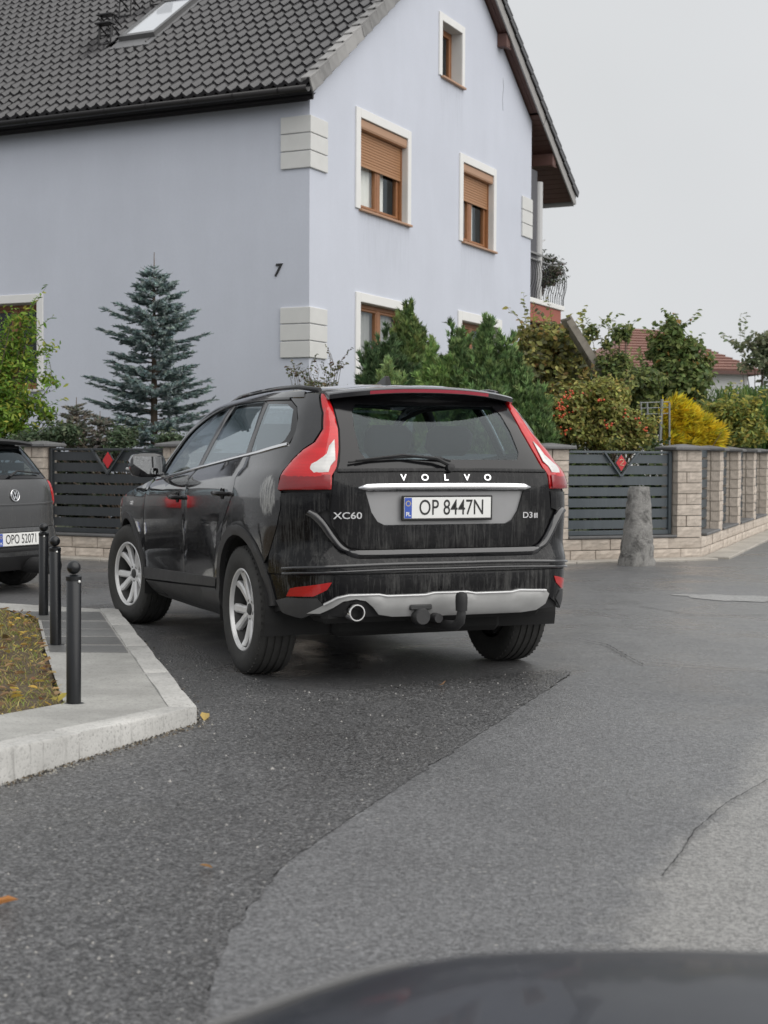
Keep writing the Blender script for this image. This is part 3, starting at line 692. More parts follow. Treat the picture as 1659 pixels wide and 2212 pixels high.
# verge tiles, left edge (flush with the gable) and right edge (overhanging)
def verge(n, p0, evv, enn, w0, w1, hgt, L_, mat, name='verge_tile'):
    k = MB(); l = L_ + .05
    # side apron + top cap, tapering so each overlaps the next
    k.box(w0, w1, 0, l, -.012, .03, b=.006); k.box(w0 - .0, w0 + .03, 0.0, l, -hgt, -.0125, b=.006)
    me = k.mesh(name); me.materials.append(mat); X = Vector((0, 1, 0))
    for i in range(n):
        M4 = Matrix((X, evv, enn)).transposed().to_4x4() @ Matrix.Rotation(-.075, 4, 'X'); M4.translation = p0 + evv * (i * L_) + enn * .035
        o = bpy.data.objects.new(name, me); C.objects.link(o); o.parent = house; o.matrix_local = M4
verge(nrow, planeL(S0, -.15), ev, en, -.03, .13, .20, CRS, M_verge)
NRr = math.sqrt(1 + KRr * KRr); SE = 11.95; ev2 = Vector((-1, 0, KRr)) / NRr; en2 = Vector((KRr, 0, 1)) / NRr
planeR = lambda s, y, h=0: Vector((s, y, topR(s))) + en2 * h
k = MB(); OV = -.27
k.add([planeR(s, y, h) for h in (.0, -.10) for s, y in ((SE, OV + .02), (SE, 13.6), (RS, 13.6), (RS, OV + .02))], [(0, 1, 2, 3), (4, 5, 6, 7), (0, 1, 5, 4), (1, 2, 6, 5), (2, 3, 7, 6), (3, 0, 4, 7)]); k.build('roof', M_tile, house)
nv = int((SE - RS) * NRr / .36)
k = MB(); k.box(-.02, .2, 0, .41, -.012, .045, b=.012); k.box(-.02, .012, 0, .41, -.11, -.013, b=.008); me = k.mesh('verge_tile'); me.materials.append(M_tile)
for i in range(nv):
    M4 = Matrix((Vector((0, 1, 0)), ev2, en2)).transposed().to_4x4() @ Matrix.Rotation(-.085, 4, 'X'); M4.translation = planeR(SE, OV - .01) + ev2 * (i * .36) + en2 * .045
    o = bpy.data.objects.new('verge_tile', me); C.objects.link(o); o.parent = house; o.matrix_local = M4
# soffit boards under the right slope, fascia, purlins
nb_ = 3
for i in range(nb_):
    y0 = OV + .05 + i * .115; k = MB(); k.add([planeR(s, y, h) for h in (-.20, -.225) for s, y in ((9.66, y0), (9.66, y0 + .108), (RS, y0 + .108), (RS, y0))], [(0, 1, 2, 3), (4, 5, 6, 7), (0, 1, 5, 4), (1, 2, 6, 5), (2, 3, 7, 6), (3, 0, 4, 7)]); k.build('soffit_board', M_soffit, house)
for i in range(18):
    s0 = 9.72 + i * .122; k = MB(); k.add([planeR(s, y, h) for h in (-.20, -.225) for s, y in ((s0, OV + .05), (s0 + .114, OV + .05), (s0 + .114, 4.2), (s0, 4.2))], [(0, 1, 2, 3), (4, 5, 6, 7), (0, 1, 5, 4), (1, 2, 6, 5), (2, 3, 7, 6), (3, 0, 4, 7)]); k.build('soffit_board', M_soffit, house)
for (a, b) in ((RS, 9.9), (9.93, SE - .02)):
    k = MB(); k.add([planeR(s, y, h) for h in (-.085, -.29) for s, y in ((a, OV + .015), (b, OV + .015), (b, OV + .045), (a, OV + .045))], [(0, 1, 2, 3), (4, 5, 6, 7), (0, 1, 5, 4), (1, 2, 6, 5), (2, 3, 7, 6), (3, 0, 4, 7)]); k.build('verge_board', M_fascia, house)
for s in (7.78, 10.55):
    k = MB(); z = topR(s) - .36; k.box(s - .09, s + .09, OV + .06, .0 if s < 9 else 4, z - .16, z + .10, b=.01); k.box(s - .11, s + .11, OV + .05, OV + .1, z - .19, z - .165, b=.004); k.build('purlin', M_soffit, house)
k = MB(); k.bar(planeR(SE + .01, OV + .06, -.17), planeR(SE + .01, 11.1, -.17), .03, .2, (0, 0, 1)); k.tube([planeR(SE + .07, OV + .05, -.12), planeR(SE + .07, 11.1, -.12)], .06, 8); k.build('gutter', M_fascia, house)
# roof window
s0, s1, b0, b1 = SKY; wf = MB()
def PL(mb_, sa, sb, ba, bb, h0, h1): mb_.add([planeL(s, b, h) for h in (h0, h1) for s, b in ((sa, ba), (sb, ba), (sb, bb), (sa, bb))], [(0, 1, 2, 3), (4, 5, 6, 7), (0, 1, 5, 4), (1, 2, 6, 5), (2, 3, 7, 6), (3, 0, 4, 7)])
M_alu = simple('grey_window_cladding', (.16, .16, .16), .35, .6)
PL(wf, s0 - .02, s0 + .07, b0, b1, -.05, .12); PL(wf, s1 - .07, s1 + .02, b0, b1, -.05, .12); PL(wf, s0 + .07, s1 - .07, b0, b0 + .07, -.05, .119); PL(wf, s0 + .07, s1 - .07, b1 - .07, b1, -.05, .119)
rw = wf.build('roof_window', M_alu, house)
k = MB(); PL(k, s0 + .072, s1 - .072, b0 + .072, b1 - .072, .085, .095); k.build('pane', simple('sky_lit_pane', (.55, .57, .6), .06, 0, spec=1.0), rw)
k = MB(); PL(k, s0 - .30, s0 - .022, b0 - .04, b1 + .04, .01, .035); PL(k, s0 - .02, s1 + .1, b0 - .08, b0 - .003, .0, .04); PL(k, s0 - .02, s1 + .1, b1 + .003, b1 + .08, .0, .04); PL(k, s1 + .022, s1 + .16, b0 - .08, b1 + .08, .0, .07); k.build('flashing', simple('lead_flashing', (.20, .20, .205), .5, .3, var=.2), rw)
# sweeps' steps beside the roof window
for s, b in ((2.22, 5.36), (2.62, 5.62), (3.42, 5.78), (3.75, 5.30)):
    k = MB()
    for db in (-.13, .13):
        k.tube([planeL(s - .14, b + db, .03), planeL(s + .05, b + db, .30)], .016, 6); k.tube([planeL(s + .16, b + db, .03), planeL(s + .05, b + db, .30)], .016, 6)
    P = planeL(s + .05, b, .31); M4 = Matrix.Translation(P); k.box(-.10, .10, -.17, .17, 0, .03, M4, b=.006); k.tube([planeL(s - .14, b - .13, .04), planeL(s - .14, b + .13, .04)], .016, 6); k.build('roof_step', M_black, house)
# balcony on the right side
k = MB(); k.box(9.71, 12.0, .02, 3.2, 4.55, 4.66, b=.012); bal = k.build('balcony', M_trim, house)
k = MB(); k.box(9.71, 11.85, .06, .14, 4.16, 4.545, b=.01); k.box(11.77, 11.85, .14, 3.1, 4.16, 4.545, b=.01); k.build('balcony_beam', M_redfas, bal)
M_iron = simple('dark_grey_iron', (.035, .035, .037), .45, .6)
M_rail = simple('grey_handrail', (.22, .22, .22), .5, .2)
def belly(t):   # outward bulge of the railing bars against height 0..1
    return .02 + .13 * math.sin(min(1, max(0, (1 - t) * 1.25)) ** 1.0 * math.pi) * (1 if t < .95 else 0)
k = MB(); k.bar((9.72, .06, 5.62), (12.03, .06, 5.62), .05, .04); k.bar((12.0, .06, 5.62), (12.0, 3.2, 5.62), .05, .04); k.bar((9.72, .06, 5.49), (12.03, .06, 5.49), .03, .03); k.build('handrail', M_rail, bal)
nbar = 15; proto = None
for i in range(nbar + 1):
    s = 9.80 + i * (2.18 / nbar)
    if proto is None:
        k = MB(); k.tube([(0, -belly(t) * .55, 4.66 + .84 * t) for t in np.linspace(0, 1, 12)], .008, 5); proto = k.build('railing_bar', M_iron, bal); proto.location = (s, .06, 0)
    else: instance(proto, bal, loc=(s, .06, 0))
proto = None
for i in range(16):
    y = .08 + i * .19
    if proto is None:
        k = MB(); k.tube([(belly(t) * 1.1, 0, 4.66 + .84 * t) for t in np.linspace(0, 1, 12)], .008, 5); proto = k.build('railing_bar', M_iron, bal); proto.location = (12.0, y, 0)
    else: instance(proto, bal, loc=(12.0, y, 0))
k = MB()
for s in (10.4, 10.95, 11.5):
    k.tube([(s + .16 * math.cos(a), -.055, 5.0 + .16 * math.sin(a)) for a in np.linspace(0, 5.2, 12)], .007, 5); k.tube([(s + .22 + .08 * math.cos(a), -.05, 5.2 + .08 * math.sin(a)) for a in np.linspace(0, 6, 10)], .006, 5)
k.build('railing_scroll', M_iron, bal)
k = MB(); k.box(9.95, 10.34, .10, .4, 4.7, 7.4); k.box(9.705, 9.72, .02, 3.2, 4.67, 7.5); k.build('balcony_recess', simple('grey_recess', (.09, .09, .1), .8), house)
k = MB(); k.tube([(10.52, .14, 4.68), (10.52, .14, 7.2)], .10, 14); k.tube([(10.6, .12, 5.9), (10.8, .08, 6.0)], .015, 6); k.build('balcony_post', simple('pale_post', (.5, .5, .5), .6), house)
k = MB(); k.box(10.2, 10.3, .15, .25, 0, 4.15); k.box(11.6, 11.72, .15, .27, 0, 4.15); k.box(9.72, 11.5, 2.6, 2.7, 0, 4.15); k.build('porch_post', M_dark, house)
# fine hairline on the gable
k = MB(); k.tube([(8.02, -.002, 8.85), (8.05, -.003, 8.66), (8.0, -.003, 8.45), (8.03, -.002, 8.2)], .004, 4); k.build('wall_crack', simple('crack_grey', (.2, .2, .22), .9), house)
# pot plant behind the balcony railing: a thing of its own, hanging from the rail
# ================================================================= walls, fence panels, gates, bollards
def stone(name, lo, hi):
    m_, t, b = new_mat(name); v = coords(t); oi = node(t, 'ShaderNodeObjectInfo')
    n1 = noise(t, v, 9, 6, .65); c = mixrgb(t, n1, lo, hi); c = mixrgb(t, math_(t, 'MULTIPLY', oi.outputs['Random'], .45), c, tuple(x * .82 for x in lo)); n3 = noise(t, v, 2.5, 4, .6)
    c = mixrgb(t, ramp(t, n3, [(.35, .5), (.55, 0.)]), c, tuple(x * .55 for x in lo)); t.links.new(c, b.inputs['Base Color']); setb(b, Roughness=.85)
    bump(t, b, math_(t, 'ADD', n1, noise(t, v, 60, 4, .6)), .6, .012); return m_
M_stone = stone('sandstone_block', (.52, .445, .375), (.70, .625, .545))
M_cap = concrete('grey_cap_concrete', (.10, .10, .102), (.17, .17, .17), .4, .3, .55)
def paint(name, col, rough, var=.1, spec=.5):
    m_, t, b = new_mat(name); v = coords(t); n = noise(t, v, 3, 5, .6); s = noise(t, coords(t, (18, 18, 1.2)), 1, 5, .6)
    c = mixrgb(t, n, tuple(x * (1 - var) for x in col), tuple(x * (1 + var) for x in col)); c = mixrgb(t, ramp(t, s, [(.5, 0.), (.8, .25)]), c, tuple(min(1, x * 1.8 + .02) for x in col))
    t.links.new(c, b.inputs['Base Color']); t.links.new(math_(t, 'MULTIPLY_ADD', n, .2, rough - .1), b.inputs['Roughness']); b.inputs['Specular IOR Level'].default_value = spec; return m_
M_slatp = paint('anthracite_slat', (.058, .072, .082), .42)
M_slat_shaded = paint('anthracite_slat_shaded', (.030, .034, .038), .45)  # same paint as the right-hand slats, with shade put into the colour
M_red = simple('red_enamel', (.48, .02, .025), .4, var=.15)
M_gold = simple('pale_gold', (.55, .38, .25), .5)
M_mortar = simple('mortar', (.30, .27, .23), .95)

def block_mesh(name, seed):
    """split-faced block, unit size 1 x 1 x 1 at the origin corner; front face at y=0 bulges"""
    r = random.Random(seed); k = MB(); nx, nz = 6, 3; vs = []
    for j in range(nz + 1):
        for i in range(nx + 1):
            x, z = i / nx, j / nz; e = (i in (0, nx)) or (j in (0, nz))
            vs.append((x, (.02 if e else -.035 + r.uniform(-.045, .05)), z))
    n0 = len(vs); fs = [(j * (nx + 1) + i, j * (nx + 1) + i + 1, (j + 1) * (nx + 1) + i + 1, (j + 1) * (nx + 1) + i) for j in range(nz) for i in range(nx)]
    bd = list(range(nx + 1)) + [(j) * (nx + 1) + nx for j in range(1, nz + 1)] + [nz * (nx + 1) + i for i in range(nx - 1, -1, -1)] + [j * (nx + 1) for j in range(nz - 1, 0, -1)]
    for q in bd: vs.append((vs[q][0], 1, vs[q][2]))
    m_ = len(bd); fs += [(bd[i], n0 + i, n0 + (i + 1) % m_, bd[(i + 1) % m_]) for i in range(m_)] + [tuple(n0 + i for i in range(m_))]
    k.add(vs, fs); me = k.mesh(name); me.materials.append(M_stone); return me
BLK = [block_mesh('stone_block', s) for s in range(7)]
def block(parent, x0, x1, y0, y1, z0, z1, turn=None):
    o = bpy.data.objects.new('stone_block', random.choice(BLK)); C.objects.link(o); o.parent = parent; g = .005
    M4 = Matrix.Translation((x0 + g, y0 + random.uniform(-.006, .006), z0 + g)) @ Matrix.Diagonal((x1 - x0 - 2 * g, y1 - y0, z1 - z0 - 2 * g, 1))
    if turn is not None: M4 = turn @ M4
    o.matrix_local = M4; return o
def course(parent, x0, x1, z0, z1, L0=.40, y=0.0, off=0.0):
    x = x0; first = True
    while x < x1 - .02:
        l = L0 * random.uniform(.85, 1.2) * (off if first and off else 1); first = False; e = min(x + l, x1)
        if x1 - e < .12: e = x1
        block(parent, x, e, y, y + .15, z0, z1); x = e
BH = .27
def base_wall(parent, x0, x1):
    k = MB(); k.box(x0 + .01, x1 - .01, .03, .27, -.05, BH - .002); k.build('mortar_core', M_mortar, parent)
    course(parent, x0, x1, 0.0, BH / 2); course(parent, x0, x1, BH / 2, BH, off=.55)
capm = None
def pillar(parent, x0, x1, h=1.35, y0=0.0, z0=BH):
    global capm
    n = 8; hh = (h - z0) / n; w = x1 - x0
    k = MB(); k.box(x0 + .02, x1 - .02, y0 + .025, y0 + w - .02, z0, h); k.build('mortar_core', M_mortar, parent)
    for i in range(n):
        za, zb = z0 + i * hh, z0 + (i + 1) * hh; cut = w * (.38 if i % 2 else 1.0)
        if i % 2: block(parent, x0, x0 + cut, y0, y0 + .12, za, zb); block(parent, x0 + cut, x1, y0, y0 + .12, za, zb)
        else: block(parent, x0, x1, y0, y0 + .12, za, zb)
        T = Matrix.Translation((x0, y0 + w, 0)) @ Matrix.Rotation(-math.pi / 2, 4, 'Z')            # the left flank
        block(parent, .006, w - .13, 0, .1, za, zb, T)
    k = MB(); c = (x0 + x1) / 2; d = y0 + w / 2; r = w / 2 + .065
    ri = [[(c + sx * q, d + sy * q, z) for sx, sy in ((-1, -1), (1, -1), (1, 1), (-1, 1))] for q, z in ((r - .01, h), (r, h + .008), (r, h + .032), (r - .012, h + .042), (.03, h + .075))]
    k.add([v for q in ri for v in q], [(i * 4 + j, i * 4 + (j + 1) % 4, i * 4 + 4 + (j + 1) % 4, i * 4 + 4 + j) for i in range(4) for j in range(4)] + [(0, 1, 2, 3), (16, 17, 18, 19)]); k.build('pillar_cap', M_cap, parent)
def coping(parent, x0, x1, y0=-.02, y1=.22):
    k = MB(); k.box(x0 + .004, x1 - .004, y0, y1, BH + .002, BH + .035, b=.008); k.build('coping', M_cap, parent)
PITCHS, BRD = .1335, .105
def slats(parent, x0, x1, y, n, z0, mat, notch=None, name='slat'):
    """n horizontal boards; notch=(centre, half width at the top, depth) cuts a V out of the upper boards"""
    zt = z0 + n * PITCHS
    for i in range(n):
        a, b = z0 + i * PITCHS, z0 + i * PITCHS + BRD
        def lim(z): return notch[1] * (z - (zt - notch[2])) / notch[2] if notch and z > zt - notch[2] else -1
        pieces = []
        if notch and lim(b) > 0:
            la, lb = lim(a), lim(b); c = notch[0]
            pieces = [[(x0, a), (c - max(la, 0) - .012, a), (c - lb - .012, b), (x0, b)], [(c + max(la, 0) + .012, a), (x1, a), (x1, b), (c + lb + .012, b)]]
        else: pieces = [[(x0, a), (x1, a), (x1, b), (x0, b)]]
        for p in pieces:
            k = MB(); T = Matrix.Translation((0, y + random.gauss(0, .0012), random.gauss(0, .001))) @ Matrix.Rotation(math.pi / 2, 4, 'X'); k.prism(p, -.022, 0, T); k.build(name, mat, parent)
def gate(name, label, parent_loc, ang, x0, x1, y, mat, sym):
    g = thing(name, label, 'gate', parent_loc, ang); z0, z1 = BH + .04, 1.335; n = 7; zb = z0 + .075
    k = MB(); k.box(x0, x0 + .045, y - .03, y + .03, z0, z1, b=.004); k.box(x1 - .045, x1, y - .03, y + .03, z0, z1, b=.004); k.box(x0 + .046, x1 - .046, y - .025, y + .03, z0, z0 + .055, b=.004); k.box(x0 + .046, x1 - .046, y - .02, y + .025, z1 - .03, z1, b=.004); k.build('gate_frame', mat, g)
    c = (x0 + x1) / 2 + (.02); zt = zb + n * PITCHS - .03; nd = .285; nw = .225
    slats(g, x0 + .047, x1 - .047, y, n, zb, mat, (c, nw, nd))
    k = MB()
    for s in (-1, 1): k.bar((c + s * .004, y - .028, zt - nd + .02), (c + s * (nw + .012), y - .028, zt + .03), .02, .028, (0, 1, 0))
    k.build('notch_bar', mat, g)
    dz_ = zt - .10; k = MB(); hw, hh = .072, .098
    def dia(q0, q1, ya, yb, mb_): T = Matrix.Translation((c, y, dz_)) @ Matrix.Rotation(math.pi / 2, 4, 'X'); mb_.prism([(0, -hh * q1), (hw * q1, 0), (0, hh * q1), (-hw * q1, 0)], ya, yb, T)
    dia(0, 1.18, .005, .02, k); dm = k.build('diamond', mat, g); k = MB(); dia(0, 1.0, .0205, .03, k); k.build('diamond_inlay', M_red, dm)
    if sym:
        k = MB(); k.tube([(c + .028 * math.cos(a) * (1 if a < 3.2 else .8), y - .034, dz_ + .022 + .02 * math.sin(a)) for a in np.linspace(2.9, -1.2, 9)] + [(c - .02, y - .034, dz_ - .025), (c + .03, y - .034, dz_ - .03)], .0055, 5); k.build('scroll_mark', M_gold, dm)
    return g

# right-hand wall: from behind the dark car to the corner, then along the side road
K_ = Vector((3.95, 18.40)); AN = math.atan2(.375, .927); dR = Vector((math.cos(AN), math.sin(AN)))
J_ = K_ - dR * 4.7
wr = thing('garden_wall', 'beige stone garden wall on the right with pillars and grey slat panels turning the corner', 'wall', (J_.x, J_.y, 0), AN)
LR_ = 4.7
base_wall(wr, 0, LR_)
xg1 = LR_ - .36; xg0 = xg1 - 1.52
pillar(wr, xg1, LR_); pillar(wr, xg0 - .36, xg0)
coping(wr, xg0, xg1); coping(wr, .0, xg0 - .365)
slats(wr, .1, xg0 - .38, .12, 7, BH + .11, M_slatp, name='slat')
gate('gate', 'blue-grey slatted gate with red diamond behind the granite post', (J_.x, J_.y, 0), AN, xg0 + .012, xg1 - .012, .13, M_slatp, True)
# side run, its own frame inside the same wall
AS_ = math.atan2(.9373, .3486)
side_ = thing('side_run', None, None); side_.parent = wr; side_.matrix_local = Matrix.Translation((LR_, 0.0, 0)) @ Matrix.Rotation(AS_ - AN, 4, 'Z')
LS = 14.2
base_wall(side_, 0.0, LS)
px0 = 1.62
coping(side_, .36, px0)
slats(side_, .30, px0, .17, 8, BH + .06, M_slatp)
for i in range(6):
    a = px0 + i * 1.97; pillar(side_, a, a + .36); coping(side_, a + .365, a + 1.965); slats(side_, a + .36, a + 1.97, .17, 8, BH + .06, M_slatp)
# left-hand wall
dL = Vector((.9, -.437)).normalized(); QL = Vector((-6.6, 19.31)); ANL = math.atan2(dL.y, dL.x)
wl = thing('garden_wall', 'beige stone garden wall on the left with pillars behind the parked hatchback', 'wall', (QL.x, QL.y, 0), ANL)
LL = 6.55
base_wall(wl, 0, LL); tl = lambda x: (x + 6.6) / dL.x
def colr(k): return k
ga, gb = tl(-4.17), tl(-2.60)
pillar(wl, ga - .30, ga); pillar(wl, gb, gb + .30); pillar(wl, LL - .3, LL); coping(wl, 0, ga - .305); coping(wl, ga, gb); coping(wl, gb + .305, LL - .305)
slats(wl, .05, ga - .31, .12, 7, BH + .11, M_slat_shaded); slats(wl, gb + .31, LL - .31, .12, 7, BH + .11, M_slat_shaded)
gate('gate', 'dark anthracite slatted gate with red diamond below the blue spruce', (QL.x, QL.y, 0), ANL, ga + .012, gb - .012, .12, M_slat_shaded, False)
# pale kerb strip at the foot of the walls and the garden behind
M_kstrip = concrete('kerb_strip_stone', (.34, .31, .27), (.48, .45, .40), .4, .3)
def strip(o, ang, x0, x1, w, name='kerb_strip'):
    M4 = Matrix.Translation((o.x, o.y, 0)) @ Matrix.Rotation(ang, 4, 'Z'); n_ = int((x1 - x0) / 1.0) + 1; root = None
    for i in range(n_):
        a = x0 + (x1 - x0) * i / n_; b = x0 + (x1 - x0) * (i + 1) / n_; k = MB(); k.box(a + .004, b - .004, -w, -.012, -.05, .028 + random.gauss(0, .002), M4, b=.008)
        ob = k.build('kerb_strip' if root is None else 'kerb_stone', M_kstrip, root)
        if root is None: root = ob; prop(ob, kind='structure')
strip(J_, AN, -.2, LR_ + .05, .30); strip(K_, AS_, .05, LS, .34); strip(QL, ANL, 0, LL, .26)
M_lawn = simple('garden_ground', (.05, .06, .028), .95, var=.5, vscale=3, bumps=.8, bscale=30)
e = Vector((math.cos(AS_), math.sin(AS_))); n2_ = Vector((-e.y, e.x)) * .25
pg = [tuple(QL + Vector((.437, .9)) * .25), tuple(QL + dL * LL + Vector((.437, .9)) * .25), tuple(J_ + Vector((-.375, .927)) * .28), tuple(K_ + Vector((-.3, .25))), tuple(K_ + e * LS + n2_), (13, 46), (60, 120), (-60, 120), (-30, 40), (-14, 23)]
prop(sheet('garden_ground', pg, .12, M_lawn, 0, 2.0), kind='structure')

# granite post by the gate
def granite():
    m_, t, b = new_mat('granite'); v = coords(t); n1 = noise(t, v, 5, 6, .7, .5); n2 = noise(t, v, 45, 4, .75)
    c = mixrgb(t, n2, (.085, .083, .08), (.40, .39, .37)); c = mixrgb(t, ramp(t, n1, [(.38, .8), (.52, 0.)]), c, (.06, .058, .055)); t.links.new(c, b.inputs['Base Color']); setb(b, Roughness=.85)
    bump(t, b, math_(t, 'ADD', n1, math_(t, 'MULTIPLY', n2, .5)), .9, .03); return m_
k = MB(); nr, na = 18, 22; vs = []
for j in range(nr + 1):
    h = j / nr; z = .92 * h; rx = .205 - .095 * h ** .85; ry = .17 - .07 * h
    if j == nr: rx *= .93; ry *= .93
    for i in range(na):
        a = 2 * math.pi * i / na; ca, sa = math.cos(a), math.sin(a); q = (abs(ca) ** 3.2 + abs(sa) ** 3.2) ** (-1 / 3.2); w = 1 + random.gauss(0, .034) + .03 * math.sin(3 * a + 5 * h)
        vs.append((rx * q * ca * w, ry * q * sa * w, z + (random.gauss(0, .008) if 0 < j < nr else 0) - (.0 if j else .05)))
k.add(vs, [(j * na + i, j * na + (i + 1) % na, (j + 1) * na + (i + 1) % na, (j + 1) * na + i) for j in range(nr) for i in range(na)] + [tuple(nr * na + i for i in range(na))])
gp = k.build('granite_post', granite(), None, smooth=True, angle=55); gp.location = (2.95, 17.22, 0); gp.rotation_euler = (0, R(1.0), R(24)); prop(gp, 'rough grey granite post tapering upwards in front of the gate', 'stone post')

# steel bollards on the island
M_bol = simple('black_bollard_paint', (.008, .009, .011), .32, var=.2, vscale=8, rvar=.08)
M_dot = simple('white_glint', (.75, .75, .73), .35, .6)  # white bead under the collar, painted to stand for a glint
def bollard(loc, lab, first=[None]):
    if first[0] is None:
        t = thing('bollard', lab, 'bollard', loc, 0, 'steel bollards along the island bed')
        k = MB(); r = .0345; k.lathe([(0, 0), (r, 0), (r, .598), (r - .003, .603), (.012, .604)], 24); k.build('post', M_bol, t, True, 40)
        k = MB(); k.lathe([(r - .001, .585), (r + .002, .587), (r + .003, .606), (r - .006, .612), (.014, .614)], 24); k.build('collar', M_bol, t, True, 40)
        k = MB(); k.lathe([(.0001 + .032 * math.sin(a), .648 - .032 * math.cos(a)) for a in np.linspace(0, math.pi, 16)], 24); k.build('ball_top', M_bol, t, True, 180)
        k = MB(); k.lathe([(.0001 + .0075 * math.sin(a), -.0075 * math.cos(a)) for a in np.linspace(0, math.pi, 8)], 10); o = k.build('glint_bead', M_dot, t, True, 180); o.location = (.004, -r - .001, .583)
        k = MB(); k.lathe([(r, .0), (.052, .0), (.052, .006), (r, .012)], 20); k.build('foot_plate', M_bol, t, True, 40); first[0] = t; return t
    c = copy_tree(first[0]); c.location = loc; c['label'] = lab; return c
for (x, y), lab, lean in (((-1.455, 6.93), 'nearest black ball-topped steel bollard at the corner of the bed', .2), ((-2.02, 9.10), 'middle black ball-topped steel bollard beside the wet paving slabs', -.3), ((-2.475, 10.75), 'farthest black steel bollard overlapping the tail of the parked hatchback', .3)):
    b = bollard((x, y, ztop(x, y) - .012), lab); b.rotation_euler = (0, R(lean), random.random())
# ================================================================= cars
def pl(t, pts):
    """smooth monotone interpolation through (x, y) pairs"""
    xs = [p[0] for p in pts]; ys = [p[1] for p in pts]; n = len(xs)
    if t <= xs[0]: return ys[0] + (ys[1] - ys[0]) / (xs[1] - xs[0]) * (t - xs[0])
    if t >= xs[-1]: return ys[-1] + (ys[-1] - ys[-2]) / (xs[-1] - xs[-2]) * (t - xs[-1])
    i = 0
    while t > xs[i + 1]: i += 1
    h = xs[i + 1] - xs[i]; s = (t - xs[i]) / h; d = [(ys[k + 1] - ys[k]) / (xs[k + 1] - xs[k]) for k in range(n - 1)]
    def m_(k):
        if k == 0: return d[0]
        if k == n - 1: return d[-1]
        return 0.0 if d[k - 1] * d[k] <= 0 else 2 * d[k - 1] * d[k] / (d[k - 1] + d[k])
    a, b = m_(i), m_(i + 1)
    return ys[i] * (1 + 2 * s) * (1 - s)**2 + a * h * s * (1 - s)**2 + ys[i + 1] * s * s * (3 - 2 * s) + b * h * s * s * (s - 1)

